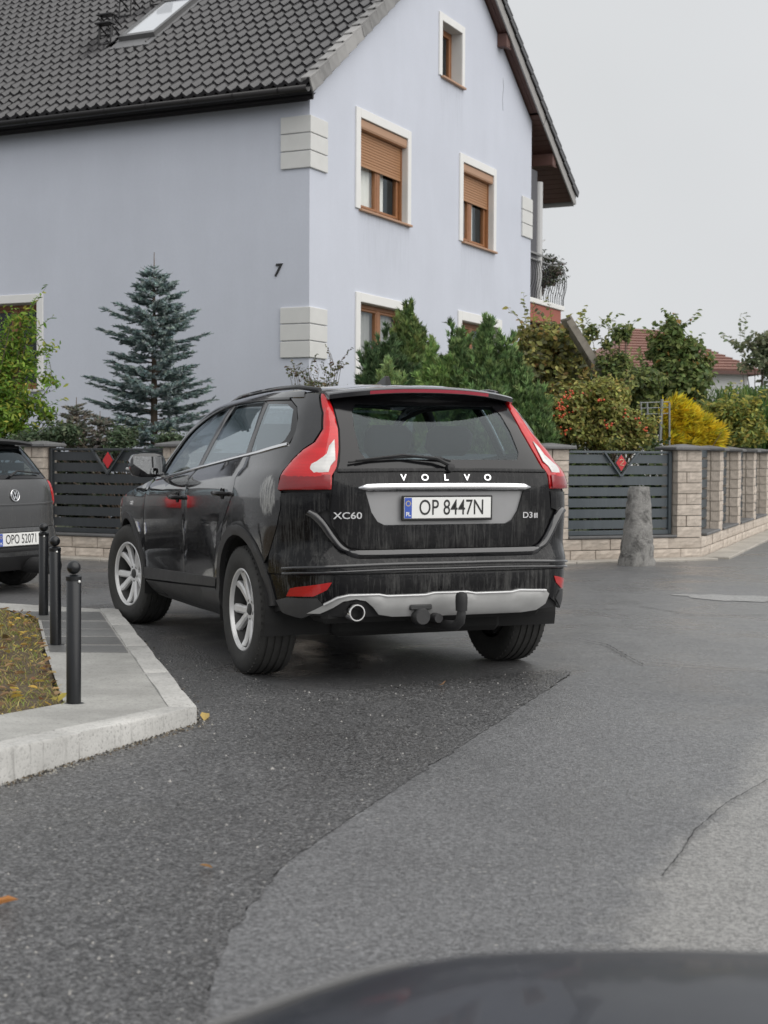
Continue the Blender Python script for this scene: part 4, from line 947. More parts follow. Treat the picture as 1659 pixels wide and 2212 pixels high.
class Body:
    """half width W(z), tail position X(z); a point of the skin is given by q (metres round from the middle of the tail) and z"""
    A0, K = .9, 1.65
    def __init__(s, Wp, Xp, N, XM, DZ, FT, root): s.Wp, s.Xp, s.N, s.XM, s.DZ, s.FT, s.root = Wp, Xp, N, XM, DZ, FT, root; s.AS = .5**(1 / N); s.c = {}
    def W(s, x, z): return pl(z - pl(x, s.DZ) * min(1, max(0, (z - .5) / .5)), s.Wp) * (1 if x < s.XM else pl(x, s.FT))
    def X(s, z):
        k = round(z, 4)
        if k not in s.c: s.c[k] = pl(z, s.Xp)
        return s.c[k]
    def pt(s, q, z):
        sg = -1 if q < 0 else 1; q = abs(q); Xr = s.X(z); D = s.XM - Xr
        if q < s.AS * s.A0: a = q / s.A0; x = s.XM - D * (1 - a**s.N)**(1 / s.N); y = s.W(x, z) * a
        else:
            b = s.AS - (q - s.AS * s.A0) / s.K; x = s.XM - D * b; y = s.W(x, z) * ((1 - b**s.N)**(1 / s.N) if b > 0 else 1)
        return Vector((x, sg * y, z))
    def nrm(s, q, z):
        e = .004; a = s.pt(q + e, z) - s.pt(q - e, z); b = s.pt(q, z + e) - s.pt(q, z - e); return b.cross(a).normalized()
    def lift(s, q, z, off=0.0): return s.pt(q, z) + s.nrm(q, z) * off
    def qz(s, p):
        if p[0] == 's': b = (s.XM - p[1]) / (s.XM - s.X(p[2])); return (s.AS * s.A0 + (s.AS - b) * s.K, p[2])
        if p[0] == 'q': return (p[1], p[2])
        if p[0] == 'S': a = s.qz(('s', p[1], p[2])); return (-a[0], a[1])
        y = abs(p[1]); x = -.7
        for _ in range(6): a = min(.97, y / s.W(x, p[2])); x = s.XM - (s.XM - s.X(p[2])) * (1 - a**s.N)**(1 / s.N)
        return (math.copysign(a * s.A0, p[1]), p[2])
    def loop(s, pts, d=.03, sm=False, closed=True):
        if sm:
            P = [s.qz(p) + ((1,) if len(p) > 3 else ()) for p in pts]; return resample(spline(P, 6, closed), d, closed)
        out = []; n = len(pts)
        for i in range(n if closed else n - 1):
            a, b = pts[i], pts[(i + 1) % n]; k = max(1, int(math.ceil(math.dist(s.qz(a), s.qz(b)) / d)))
            for j in range(k):
                t = j / k
                if a[0] == b[0]: out.append(s.qz((a[0], a[1] + (b[1] - a[1]) * t, a[2] + (b[2] - a[2]) * t)))
                else: A, B = s.qz(a), s.qz(b); out.append((A[0] + (B[0] - A[0]) * t, A[1] + (B[1] - A[1]) * t))
        if not closed: out.append(s.qz(pts[-1]))
        return out
    def panel(s, name, pts, mat, parent=None, off=0.0, depth=.02, step=.045, holes=(), edge=.0025, mirror=True, sm=False, bulge=0.0, label=None):
        L_ = s.loop(pts, step * .8, sm); H = [s.loop(h, step * .8, hs) for h, hs in holes]
        V, F, orig, nB, nb = cdt(L_, H, step); bset = {}
        for i, o_ in enumerate(orig):
            for q in o_:
                if q < nB: bset[q] = i
        inv = set(bset.values()); P = np.array(L_ + [x for h in H for x in h]); vs = []
        for i, v in enumerate(V):
            o_ = off
            if i in inv: o_ -= edge
            elif bulge: dm = np.min(np.hypot(P[:, 0] - v.x, P[:, 1] - v.y)); o_ += bulge * (1 - math.exp(-dm / .02))
            vs.append(s.lift(v.x, v.y, o_))
        fs = list(F); n0 = len(vs); ex = {}
        for (a, k) in nb:
            for i in range(k):
                p, q = bset.get(a + i), bset.get(a + (i + 1) % k)
                if p is None or q is None or p == q: continue
                for r in (p, q):
                    if r not in ex: ex[r] = len(vs); vs.append(s.lift(V[r].x, V[r].y, off - depth))
                fs.append((p, ex[p], ex[q], q))
        objs = []
        for sg in ((1, -1) if mirror else (1,)):
            mb_ = MB(); mb_.add([(v.x, v.y * sg, v.z) for v in vs], fs); me = mb_.mesh(name); me.materials.append(mat)
            bm = bmesh.new(); bm.from_mesh(me); bmesh.ops.recalc_face_normals(bm, faces=bm.faces)
            bm.faces.ensure_lookup_table(); f0 = bm.faces[0]; c = f0.calc_center_median(); ref = s.nrm(V[F[0][0]].x, V[F[0][0]].y); ref = Vector((ref.x, ref.y * sg, ref.z))
            if f0.normal.dot(ref) < 0: bmesh.ops.reverse_faces(bm, faces=bm.faces)
            bm.to_mesh(me); bm.free()
            o = link(name, me, (parent[0 if sg > 0 else 1] if isinstance(parent, (list, tuple)) else parent) or s.root, True, 42)
            if label: o['label'] = label
            objs.append(o)
        return objs if mirror else objs[0]
    def strip(s, name, pts, mat, w, h, parent=None, mirror=True, sm=True, off=0.0, taper=False, prof=((-1, 0), (-.75, .75), (-.3, 1), (.3, 1), (.75, .75), (1, 0))):
        q = s.loop(pts, .03, sm, False); vs = []; m_ = len(prof)
        for i, (a, z) in enumerate(q):
            p0, p1 = q[max(i - 1, 0)], q[min(i + 1, len(q) - 1)]; dx, dz_ = p1[0] - p0[0], p1[1] - p0[1]; l = math.hypot(dx, dz_) or 1; nx, nz = -dz_ / l, dx / l
            f = 1
            if taper: f = min(1, min(i, len(q) - 1 - i) / 2.5 + .25)
            for t, hh in prof: vs.append(s.lift(a + nx * t * w * f, z + nz * t * w * f, off + hh * h * (f if taper else 1) - (.012 if hh == 0 else 0)))
        fs = [(i * m_ + j, i * m_ + j + 1, (i + 1) * m_ + j + 1, (i + 1) * m_ + j) for i in range(len(q) - 1) for j in range(m_ - 1)] + [tuple(range(m_)), tuple((len(q) - 1) * m_ + j for j in range(m_))]
        objs = []
        for k_, sg in enumerate((1, -1) if mirror else (1,)):
            mb_ = MB(); mb_.add([(v.x, v.y * sg, v.z) for v in vs], fs)
            objs.append(mb_.build(name, mat, (parent[k_] if isinstance(parent, (list, tuple)) else parent) or s.root, True, 50))
        return objs

def arc(cx, cz, r, a0, a1, n=14): return [('s', cx + r * math.cos(R(a0 + (a1 - a0) * i / n)), cz + r * math.sin(R(a0 + (a1 - a0) * i / n))) for i in range(n + 1)]
def full(pts):
    """a half outline, from the middle (y=0) round and back to the middle, closed by its mirror image"""
    f = lambda p: ('S', p[1], p[2]) if p[0] == 's' else (p[0], -p[1], p[2])
    return pts[1:-1] + [f(p) for p in pts[1:-1][::-1]]

# ---- materials of the cars
def car_paint(name, base, dirt=.5, dirtcol=(.085, .084, .081), zlow=.35, zhigh=1.25, metal=0.0, pale_streaks=False, rough=.08, drops=True, coat=.3, spec=.32):
    m_, t, b = new_mat(name); v = coords(t); sep = node(t, 'ShaderNodeSeparateXYZ', {'Vector': v}); z = sep.outputs[2]
    st = noise(t, coords(t, (62, 62, 4.2)), 1, 5, .72, .9); st2 = noise(t, coords(t, (16, 16, .9)), 1, 4, .6); sp = noise(t, v, 38, 4, .7)
    hz = node(t, 'ShaderNodeMapRange', {0: z, 1: zlow, 2: zhigh, 3: 1., 4: .42}).outputs[0]
    bl = noise(t, v, 7, 4, .65); s = ramp(t, math_(t, 'ADD', math_(t, 'MULTIPLY', st, .52), math_(t, 'ADD', math_(t, 'MULTIPLY', st2, .18), math_(t, 'MULTIPLY', bl, .30))), [(.485, .0), (.60, 1.)])
    d = math_(t, 'MULTIPLY', math_(t, 'MULTIPLY', s, hz), dirt); d = math_(t, 'MULTIPLY', d, math_(t, 'ADD', .55, math_(t, 'MULTIPLY', sp, .8)))
    c = mixrgb(t, d, base, dirtcol); rgh = math_(t, 'MULTIPLY_ADD', d, .42, rough); 
    if pale_streaks:  # pale slanting streaks inside an oval on the rear flank
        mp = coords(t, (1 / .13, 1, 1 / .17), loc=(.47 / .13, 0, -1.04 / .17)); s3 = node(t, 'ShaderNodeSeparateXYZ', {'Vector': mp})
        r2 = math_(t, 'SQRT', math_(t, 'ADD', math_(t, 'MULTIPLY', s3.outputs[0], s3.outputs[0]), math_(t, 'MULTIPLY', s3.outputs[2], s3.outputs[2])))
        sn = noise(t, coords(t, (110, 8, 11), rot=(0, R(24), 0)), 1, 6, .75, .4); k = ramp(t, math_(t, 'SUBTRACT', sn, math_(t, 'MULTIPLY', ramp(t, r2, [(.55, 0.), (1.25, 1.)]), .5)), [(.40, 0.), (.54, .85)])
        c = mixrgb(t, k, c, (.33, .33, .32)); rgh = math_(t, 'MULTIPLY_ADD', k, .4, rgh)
    t.links.new(c, b.inputs['Base Color']); t.links.new(rgh, b.inputs['Roughness']); b.inputs['Metallic'].default_value = metal
    t.links.new(math_(t, 'SUBTRACT', coat, math_(t, 'MULTIPLY', d, coat)), b.inputs['Coat Weight']); b.inputs['Specular IOR Level'].default_value = spec; b.inputs['Coat Roughness'].default_value = .04
    if drops:
        vo = node(t, 'ShaderNodeTexVoronoi', {'Vector': v, 'Scale': 80.0}); bump(t, b, ramp(t, vo.outputs['Distance'], [(.0, 1.), (.34, 0.)]), .25, .002)
    return m_
M_blk = car_paint('black_car_paint', (.004, .004, .005), .72, coat=.12, spec=.22)
M_blkq = car_paint('black_car_paint_streaked', (.006, .006, .0075), .30, pale_streaks=True, coat=.7, spec=.5)
M_blkside = car_paint('black_car_paint_side', (.007, .007, .009), .30, (.07, .069, .067), .3, 1.0, coat=1.0, spec=.5)
M_clad = simple('dark_grey_cladding', (.032, .032, .033), .5, var=.35, vscale=10, rvar=.1)
M_gloss = simple('gloss_black_trim', (.008, .008, .009), .12)
M_matt = simple('matt_black_plastic', (.014, .014, .015), .6)
M_under = simple('underbody_black', (.012, .012, .012), .85)
M_chrome = simple('chrome', (.78, .78, .79), .10, 1.0, var=.06, vscale=20)
M_satin = simple('satin_silver', (.62, .62, .62), .38, .55, var=.15, vscale=8, rvar=.08)
M_skid = simple('skid_plate_silver', (.40, .40, .395), .42, .35, var=.22, vscale=7, rvar=.1)
M_recess = simple('number_recess_grey', (.30, .30, .305), .34, .0, var=.12, vscale=5)
def lens(name, col, emis=0.0, rough=.10):
    m_, t, b = new_mat(name); v = coords(t); n = noise(t, coords(t, (4, 4, 26)), 1, 3, .5); w = node(t, 'ShaderNodeTexWave', {'Vector': v, 'Scale': 42.0, 'Distortion': .6}, bands_direction='Z').outputs[0]
    c = mixrgb(t, n, tuple(x * .65 for x in col), tuple(min(1, x * 1.2) for x in col)); c = mixrgb(t, ramp(t, w, [(.62, 0.), (.85, .45)]), c, tuple(x * .45 for x in col)); t.links.new(c, b.inputs['Base Color']); setb(b, Roughness=rough, Coat_Weight=.35, Coat_Roughness=.03); bump(t, b, w, .06, .002); return m_
M_redl = lens('red_lens', (.58, .012, .016)); M_redd = lens('red_lens_dark', (.26, .010, .014)); M_clear = lens('clear_lens', (.70, .69, .67)); M_refl = lens('red_reflector', (.50, .02, .02)); M_amber = lens('amber_lens', (.6, .25, .05))
M_chm = lens('brake_strip_lens', (.36, .025, .05), rough=.25)
M_glass = glass_mat('car_glass', (.58, .65, .66), 3.6, .015); M_glassr = glass_mat('rear_car_glass', (.56, .65, .68), 1.52, .015)
M_wht = simple('plate_white', (.78, .78, .76), .45, var=.04); M_txt = simple('plate_black', (.012, .012, .012), .5); M_blue = simple('plate_blue', (.035, .09, .42), .45); M_frm = simple('plate_frame', (.012, .012, .012), .5)
M_yel = simple('star_yellow', (.75, .55, .05), .5)
def tyre_mat():
    m_, t, b = new_mat('tyre_rubber'); v = coords(t); n = noise(t, v, 14, 6, .65); c = mixrgb(t, n, (.022, .022, .022), (.065, .064, .061)); t.links.new(c, b.inputs['Base Color']); setb(b, Roughness=.78); b.inputs['Specular IOR Level'].default_value = .3; bump(t, b, noise(t, v, 90, 3, .6), .2, .003); return m_
M_tyre = tyre_mat(); M_alloy = simple('alloy_silver', (.72, .72, .72), .32, .3, var=.12, vscale=12, rvar=.06); M_disc = simple('brake_disc', (.20, .19, .18), .45, .7, var=.3, vscale=12); M_hub = simple('dark_hub', (.05, .05, .05), .6, .2)
M_seat = simple('dark_seat', (.035, .036, .038), .8, var=.2)

def plate(parent, body, M4, mirror=None):
    """number plate 520 x 114 mm: local x to the right as read, y up, z outwards"""
    k = MB(); k.box(-.272, .272, -.070, .066, -.012, 0, M4, b=.004); f = k.build('number_plate', M_frm, parent)
    k = MB(); k.box(-.260, .260, -.057, .057, .0005, .004, M4, b=.002); k.build('plate_face', M_wht, f)
    k = MB(); k.box(-.258, -.216, -.055, .055, .0045, .0052, M4); k.build('plate_band', M_blue, f)
    text('plate_text', 'PL', .030, M_wht, M4 @ Matrix.Translation((-.237, -.034, .0056)), f, .0002, .9, bold=.0008)
    k = MB()
    for i in range(12):
        a = i * math.pi / 6; c = (-.237 + .013 * math.cos(a), .024 + .013 * math.sin(a))
        k.prism([(c[0] + .0028 * math.cos(q), c[1] + .0028 * math.sin(q)) for q in np.linspace(0, 2 * math.pi, 6)[:-1]], .0053, .0057, M4)
    k.build('star_ring', M_yel, f)
    text('plate_text', body, .118, M_txt, M4 @ Matrix.Translation((.022, -.002, .0045)), f, .0006, .76 if len(body) < 9 else .70, bold=.0004)
    return f

def wheel(root, loc, side, steer=0.0, Rt=.3695, wid=.235, Rr=.238, spokes=5, dark=False):
    """axis along y, outer face towards +y (side=1) or -y"""
    t = bpy.data.objects.new('wheel', None); C.objects.link(t); t.parent = root; t.location = loc; t.rotation_euler = (0, 0, steer + (0 if side > 0 else math.pi)); hw = wid / 2
    base = Matrix.Rotation(-math.pi / 2, 4, 'X')         # lathe axis z -> +y
    g = .007; pr = [(Rr - .012, -hw * .80), (Rr + .006, -hw * .9), (Rr + .05, -hw * 1.0), (Rt - .045, -hw * 1.02), (Rt - .018, -hw * .95), (Rt - .004, -hw * .80)]
    for zc in (-.52, -.17, .17, .52): z = zc * hw * 1.05; pr += [(Rt, z - .0075), (Rt - g, z - .005), (Rt - g, z + .005), (Rt, z + .0075)]
    pr += [(Rt - .004, hw * .80), (Rt - .018, hw * .95), (Rt - .045, hw * 1.02), (Rt - .08, hw * 1.03), (Rr + .03, hw * .99), (Rr + .006, hw * .9), (Rr - .012, hw * .80)]
    k = MB(); k.lathe(pr, 56, base)
    # shoulder sipes
    for sgn in (-1, 1):
        for i in range(56):
            a = 2 * math.pi * i / 56; M4 = base @ Matrix.Rotation(a, 4, 'Z'); k.box(Rt - .024, Rt - .0055, -.004, .008, sgn * hw * .84 - .007, sgn * hw * .84 + .007, M4)
    k.build('tyre', M_tyre, t, True, 35)
    k = MB(); k.lathe([(Rr + .002, hw * .86), (Rr - .004, hw * .90), (Rr - .012, hw * .88), (Rr - .018, hw * .7), (Rr - .03, hw * .2), (Rr - .03, -hw * .8)][:4], 56, base)
    kb = MB(); kb.lathe([(Rr - .0185, hw * .69), (Rr - .03, hw * .2), (Rr - .03, -hw * .8)], 48, base)
    zf = hw * .62; zh = hw * .42
    for i in range(spokes):
        a0 = 2 * math.pi * i / spokes + math.pi / 2
        for sg in (-1, 1):
            sec = []; nS = 5
            for j in range(nS + 1):
                u = j / nS; r = .032 + (Rr - .014 - .032) * u; ang = a0 + sg * (R(8.0) + R(7.5) * u) * (1 if u > 0 else 1.3); w = (.021 + .005 * u); z = zh + (zf - zh) * u**.8 + (.010 if u > .9 else 0); d = .030
                c = Vector((r * math.cos(ang), r * math.sin(ang), z)); tn = Vector((-math.sin(ang), math.cos(ang), 0)); up_ = Vector((0, 0, 1))
                sec += [c - tn * w - up_ * d, c - tn * w - up_ * .008, c - tn * w * .55, c + tn * w * .55, c + tn * w - up_ * .008, c + tn * w - up_ * d]
            k.add([base @ v for v in sec], [(j * 6 + q, j * 6 + (q + 1) % 6, (j + 1) * 6 + (q + 1) % 6, (j + 1) * 6 + q) for j in range(nS) for q in range(6)])
    k.lathe([(.074, zh - .02), (.070, zh + .001), (.045, zh + .006), (.034, zh + .004)], 30, base); rim = k.build('rim', M_alloy, t, True, 32); kb.build('rim_barrel', M_hub, rim, True, 60)
    k = MB(); k.lathe([(.034, zh + .003), (.033, zh + .010), (.028, zh + .013), (.0005, zh + .014)], 24, base); k.build('hub_cap', M_hub, rim, True, 40)
    k = MB()
    for i in range(5): a = 2 * math.pi * i / 5 + .3; k.lathe([(.010, zh - .01), (.010, zh + .005), (.0005, zh + .005)], 8, base @ Matrix.Translation((.054 * math.cos(a), .054 * math.sin(a), 0)))
    k.build('wheel_bolt', M_hub, rim)
    k = MB(); k.lathe([(.0005, -.005), (.155, -.005), (.155, -.03), (.0005, -.03)], 32, base); k.build('brake_disc', M_disc, t, True, 30)
    k = MB(); k.lathe([(.0005, -.032), (Rr - .035, -.032), (Rr - .035, -.05), (.10, -.052), (.085, -.11), (.0005, -.115)], 32, base); k.build('hub_backing', M_hub, t, True, 40)
    return t

# ================================================================= the black car in the middle
volvo = thing('parked_car', 'black muddy SUV with tow ball, silver skid plate and tall red tail lights', 'car', (.011, 8.834, 0), R(112.9))
Wv = [(.2, .77), (.25, .80), (.33, .872), (.40, .905), (.46, .903), (.6, .918), (.75, .932), (.9, .940), (1.02, .938), (1.09, .926), (1.13, .902), (1.17, .866), (1.22, .844), (1.30, .812), (1.4, .770), (1.5, .722), (1.58, .672), (1.64, .60)]
Xv = [(.2, -.62), (.28, -.76), (.35, -.84), (.42, -.878), (.5, -.896), (.6, -.90), (.66, -.90), (.70, -.888), (.75, -.846), (.82, -.845), (.95, -.848), (1.09, -.850), (1.17, -.840), (1.22, -.820), (1.3, -.768), (1.4, -.692), (1.5, -.605), (1.57, -.535), (1.64, -.45)]
DZv = [(-1.2, .055), (-.8, .05), (0, .03), (1.0, -.01), (2.0, -.05), (3.0, -.13), (3.8, -.25)]
FTv = [(.8, 1.), (1.8, 1.), (2.4, .995), (3.0, .96), (3.4, .88), (3.65, .74)]
B = Body(Wv, Xv, 6.0, .8, DZv, FTv, volvo); s_ = lambda *p: ('s',) + p; r_ = lambda *p: ('r',) + p
RA, RF = (-.02, .372), (2.774, .365)
belt = [(2.02, 1.075), (1.69, 1.108), (.937, 1.182), (.285, 1.24), (-.134, 1.275), (-.454, 1.312)]
bz = lambda x, d=0: pl(x, belt[::-1]) + d
# dark inner shell with the window openings
dlo = [s_(1.95, 1.11), s_(1.69, bz(1.69)), s_(.937, bz(.937)), s_(.285, bz(.285)), s_(-.134, bz(-.134)), s_(-.46, 1.33), s_(-.45, 1.39), s_(-.40, 1.46), s_(-.32, 1.525), s_(-.20, 1.57), s_(.224, 1.578), s_(.9, 1.568), s_(1.27, 1.515), s_(1.6, 1.40), s_(1.8, 1.25)]
rwin = lambda g: [r_(.0, 1.24 - g), r_(.455 + g, 1.24 - g), r_(.48 + g, 1.28), r_(.475 + g, 1.40), r_(.455 + g, 1.50), r_(.42 + g, 1.545 + g * .4), r_(0., 1.556 + g * .4)]
half = [r_(0, .385), r_(.5, .385), s_(-.62, .40), s_(-.50, .41), *arc(*RA, .43, 178, 5, 16), s_(.5, .26), s_(2.28, .24), *arc(*RF, .42, 172, 6, 16), s_(3.4, .26), s_(3.62, .40), s_(3.62, .70), s_(3.5, .80), s_(3.2, .90), s_(2.7, .98), s_(2.3, 1.03), s_(2.06, 1.07), s_(1.86, 1.24), s_(1.66, 1.40), s_(1.3, 1.535), s_(.93, 1.585), s_(.2, 1.60), s_(-.35, 1.595), r_(.53, 1.60), r_(0, 1.60), r_(0, 1.556), r_(.42, 1.545), r_(.455, 1.50), r_(.475, 1.40), r_(.48, 1.28), r_(.455, 1.24), r_(0., 1.24)]
B.panel('body_shell', half, M_matt, off=-.022, depth=.012, step=.07, holes=[(dlo, False)])
# doors, wings, quarters
rd = [s_(1.062, bz(1.062)), s_(1.07, 1.08), s_(1.08, .87), s_(1.14, .66), s_(1.20, .53), s_(1.208, .425), s_(.505, .462), s_(.43, .53), s_(.338, .73), s_(.26, .85), s_(.15, .954), s_(.065, 1.03), s_(.045, 1.09), s_(.065, 1.16), s_(.085, bz(.085)), s_(.5, bz(.5)), s_(.8, bz(.8))]
doors_r = B.panel('door', rd, M_blkside, step=.05)
fd = [s_(2.02, bz(2.02)), s_(2.14, .98), s_(2.185, .85), s_(2.215, .68), s_(2.285, .46), s_(2.285, .372), s_(1.216, .423), s_(1.208, .53), s_(1.148, .66), s_(1.088, .87), s_(1.078, 1.08), s_(1.070, bz(1.07)), s_(1.4, bz(1.4)), s_(1.75, bz(1.75))]
doors_f = B.panel('door', fd, M_blkside, step=.05)
fe = [s_(2.03, 1.083), s_(2.15, .98), s_(2.195, .85), s_(2.225, .68), s_(2.295, .46), *arc(*RF, .465, 168, 8, 16), s_(3.5, .42), s_(3.62, .55), s_(3.58, .70), s_(3.45, .82), s_(3.2, .905), s_(2.7, .99), s_(2.3, 1.045), s_(2.09, 1.09)]
B.panel('front_wing', fe, M_blkside, step=.06)
ta = [s_(-.40, 1.602), s_(-.528, 1.49), s_(-.603, 1.40), s_(-.622, 1.33), s_(-.60, 1.275), s_(-.572, 1.235), s_(-.568, 1.17), s_(-.588, 1.068)]        # outer edge of the tail light
qu = [s_(.08, bz(.08)), s_(.058, 1.16), s_(.038, 1.09), s_(.058, 1.028), s_(.142, .948), s_(.25, .845), s_(.328, .728), *arc(*RA, .485, 42, 143, 12), s_(-.47, .72), s_(-.555, .86), s_(-.595, .97), s_(-.598, 1.062),
      *[s_(p[1] + .010, p[2]) for p in ta[::-1]], s_(-.30, 1.606), s_(-.19, 1.585), s_(-.335, 1.53), s_(-.415, 1.462), s_(-.463, 1.39), s_(-.475, 1.325), s_(-.454, bz(-.454)), s_(-.134, bz(-.134))]
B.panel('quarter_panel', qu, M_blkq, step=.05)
lq = [*arc(*RA, .485, 41, 12, 5), s_(.44, .45), s_(.497, .456), s_(.42, .53), s_(.33, .725)]
B.panel('quarter_panel', lq, M_blkside, step=.05)
B.strip('roof_side', [s_(2.07, 1.095), s_(1.86, 1.262), s_(1.64, 1.415), s_(1.3, 1.54), s_(.93, 1.588), s_(.2, 1.603), s_(-.32, 1.597)], M_blkside, .022, .004)
# side glass and pillar trims
gl = lambda name, pts, m_=M_glass, **k: B.panel(name, pts, m_, off=-.006, depth=.004, step=.06, edge=0, **k)
gl('side_window', [s_(1.90, 1.12), s_(1.69, bz(1.69)), s_(1.10, bz(1.10)), s_(1.02, 1.35), s_(.955, 1.566), s_(1.25, 1.518), s_(1.58, 1.40), s_(1.78, 1.25)])
gl('side_window', [s_(1.00, bz(1.0)), s_(.5, bz(.5)), s_(.135, bz(.135)), s_(.165, 1.42), s_(.235, 1.578), s_(.83, 1.569), s_(.90, 1.38)])
gl('side_window', [s_(.045, bz(.045)), s_(-.33, 1.305), s_(-.395, 1.345), s_(-.405, 1.395), s_(-.31, 1.515), s_(-.20, 1.548), s_(.125, 1.56), s_(.09, 1.45)])
for pts in ([s_(1.10, bz(1.10)), s_(1.00, bz(1.0)), s_(.90, 1.38), s_(.83, 1.569), s_(.955, 1.566), s_(1.02, 1.35)], [s_(.135, bz(.135)), s_(.045, bz(.045)), s_(.09, 1.45), s_(.125, 1.56), s_(.235, 1.578), s_(.165, 1.42)]): B.panel('pillar_trim', pts, M_gloss, off=-.002, depth=.02, step=.05)
B.panel('quarter_window_frame', [s_(.045, bz(.045)), s_(-.33, 1.30), s_(-.454, 1.318), s_(-.466, 1.39), s_(-.41, 1.458), s_(-.33, 1.527), s_(-.20, 1.575), s_(.224, 1.582), s_(.125, 1.56), s_(-.20, 1.548), s_(-.31, 1.515), s_(-.405, 1.395), s_(-.395, 1.345), s_(-.33, 1.307)], M_gloss, off=-.003, depth=.02, step=.05)
B.strip('window_trim', [s_(1.98, 1.088), s_(1.69, bz(1.69, .004)), s_(.937, bz(.937, .004)), s_(.285, bz(.285, .004)), s_(-.134, bz(-.134, .004)), s_(-.455, 1.318)], M_chrome, .0095, .007)
B.strip('window_trim', [s_(1.93, 1.13), s_(1.80, 1.262), s_(1.6, 1.408), s_(1.27, 1.522), s_(.9, 1.574), s_(.224, 1.585), s_(-.2, 1.578)], M_gloss, .010, .004)
# handles
for dd, x in ((doors_r, .27), (doors_f, 1.28)):
    for k_, sg in enumerate((1, -1)):
        P = [B.lift(*B.qz(s_(x + dx, 1.03 - .05 * (x > 1) + .02 * 0)), o_) for dx, o_ in ((.10, -.004), (.085, .026), (.0, .036), (-.085, .030), (-.105, -.004))]
        k = MB(); k.tube([(p.x, p.y * sg, p.z) for p in P], [.010, .015, .016, .015, .010], 8); k.build('handle', M_blk, dd[k_], True, 60)
        k = MB(); k.lathe([(.0005, .001), (.03, .0), (.034, .004)], 16, Matrix.Translation(B.lift(*B.qz(s_(x - .02, 1.03 - .05 * (x > 1))), .001) * 1) @ Matrix.Rotation(-math.pi / 2, 4, 'X'))
        k.v = [(v[0], v[1] * sg, v[2]) for v in k.v]; k.build('handle_cup', M_matt, dd[k_])
# body crease and cladding
B.panel('door_moulding', [s_(2.29, .455), s_(2.30, .375), s_(1.25, .424), s_(.50, .462), s_(.47, .515), s_(1.25, .493)], M_clad, off=.010, depth=.02, step=.06)
B.panel('sill', [s_(2.305, .36), s_(2.31, .30), s_(2.25, .255), s_(1.2, .262), s_(.45, .285), s_(.455, .42), s_(.505, .45), s_(1.25, .412)], M_clad, off=.006, depth=.03, step=.06)
B.panel('wheel_arch_trim', arc(*RA, .43, 172, -8, 22) + arc(*RA, .488, -8, 172, 22), M_clad, off=.014, depth=.05, step=.05, edge=.006)
B.panel('wheel_arch_trim', arc(*RF, .42, 178, 0, 22) + arc(*RF, .468, 0, 178, 22), M_clad, off=.014, depth=.05, step=.05, edge=.006)
for cx, cz in (RA, RF):
    for sg in (1, -1):
        k = MB(); pts = [(cx + .435 * math.cos(a), cz + .435 * math.sin(a)) for a in np.linspace(-.25, math.pi + .25, 22)]
        k.add([(x, sg * y, z) for y in (.905 if cx < 1 else .89, .50) for x, z in pts], [(i, i + 1, 23 + i, 22 + i) for i in range(21)] + [tuple(range(22, 44))]); k.build('wheel_house', M_under, volvo)
# rear lights
tl_in = [r_(.659, 1.078), r_(.654, 1.15), r_(.622, 1.20), r_(.588, 1.30), r_(.563, 1.40), r_(.550, 1.518), r_(.548, 1.600)]
TLs = B.panel('tail_light', ta[:-1] + [s_(-.588, 1.070, 1)] + [r_(.659, 1.078, 1)] + tl_in[1:], M_redl, off=.006, depth=.03, step=.022, edge=.008, bulge=.010, sm=False)
B.panel('tail_light_lens', [r_(.598, 1.335), r_(.622, 1.225), r_(.652, 1.195), r_(.668, 1.165), s_(-.735, 1.158), s_(-.70, 1.20), s_(-.728, 1.258), r_(.632, 1.30)], M_clear, TLs, off=.018, depth=.006, step=.012, edge=.003)
B.panel('tail_light_lens', [s_(-.592, 1.072), s_(-.60, 1.145), s_(-.70, 1.150), r_(.66, 1.152), r_(.664, 1.083)], M_redd, TLs, off=.0178, depth=.005, step=.02, edge=.003)
# tailgate with the number recess
rec = [r_(.47, 1.068), r_(.385, .888), r_(-.385, .888), r_(-.47, 1.068)]
recc = [r_(.475, 1.066), r_(.44, .955), r_(.405, .905), r_(.365, .886), r_(-.365, .886), r_(-.405, .905), r_(-.44, .955), r_(-.475, 1.066)]
tg = [r_(.640, 1.170), r_(.652, 1.075), r_(.668, .955), r_(.652, .885), r_(.610, .815), r_(.565, .772), r_(.50, .758)]
tgf = tg + [r_(-p[1], p[2]) for p in tg[::-1]]
TG = B.panel('tailgate', tgf, M_blk, step=.05, mirror=False, holes=[(recc, False)], depth=.035)
B.panel('number_recess', [r_(p[1] * 1.02, p[2] + (.012 if p[2] > 1 else -.006)) for p in recc], M_recess, TG, off=-.016, depth=.003, step=.05, mirror=False, edge=0)
B.strip('handle_bar', [r_(.516, 1.086), r_(.40, 1.091), r_(0, 1.093), r_(-.40, 1.091), r_(-.516, 1.086)], M_chrome, .021, .022, TG, mirror=False, taper=True)
B.strip('window_sill', [r_(.62, 1.176), r_(.3, 1.180), r_(0, 1.181), r_(-.3, 1.180), r_(-.62, 1.176)], M_blk, .012, .008, TG, mirror=False)
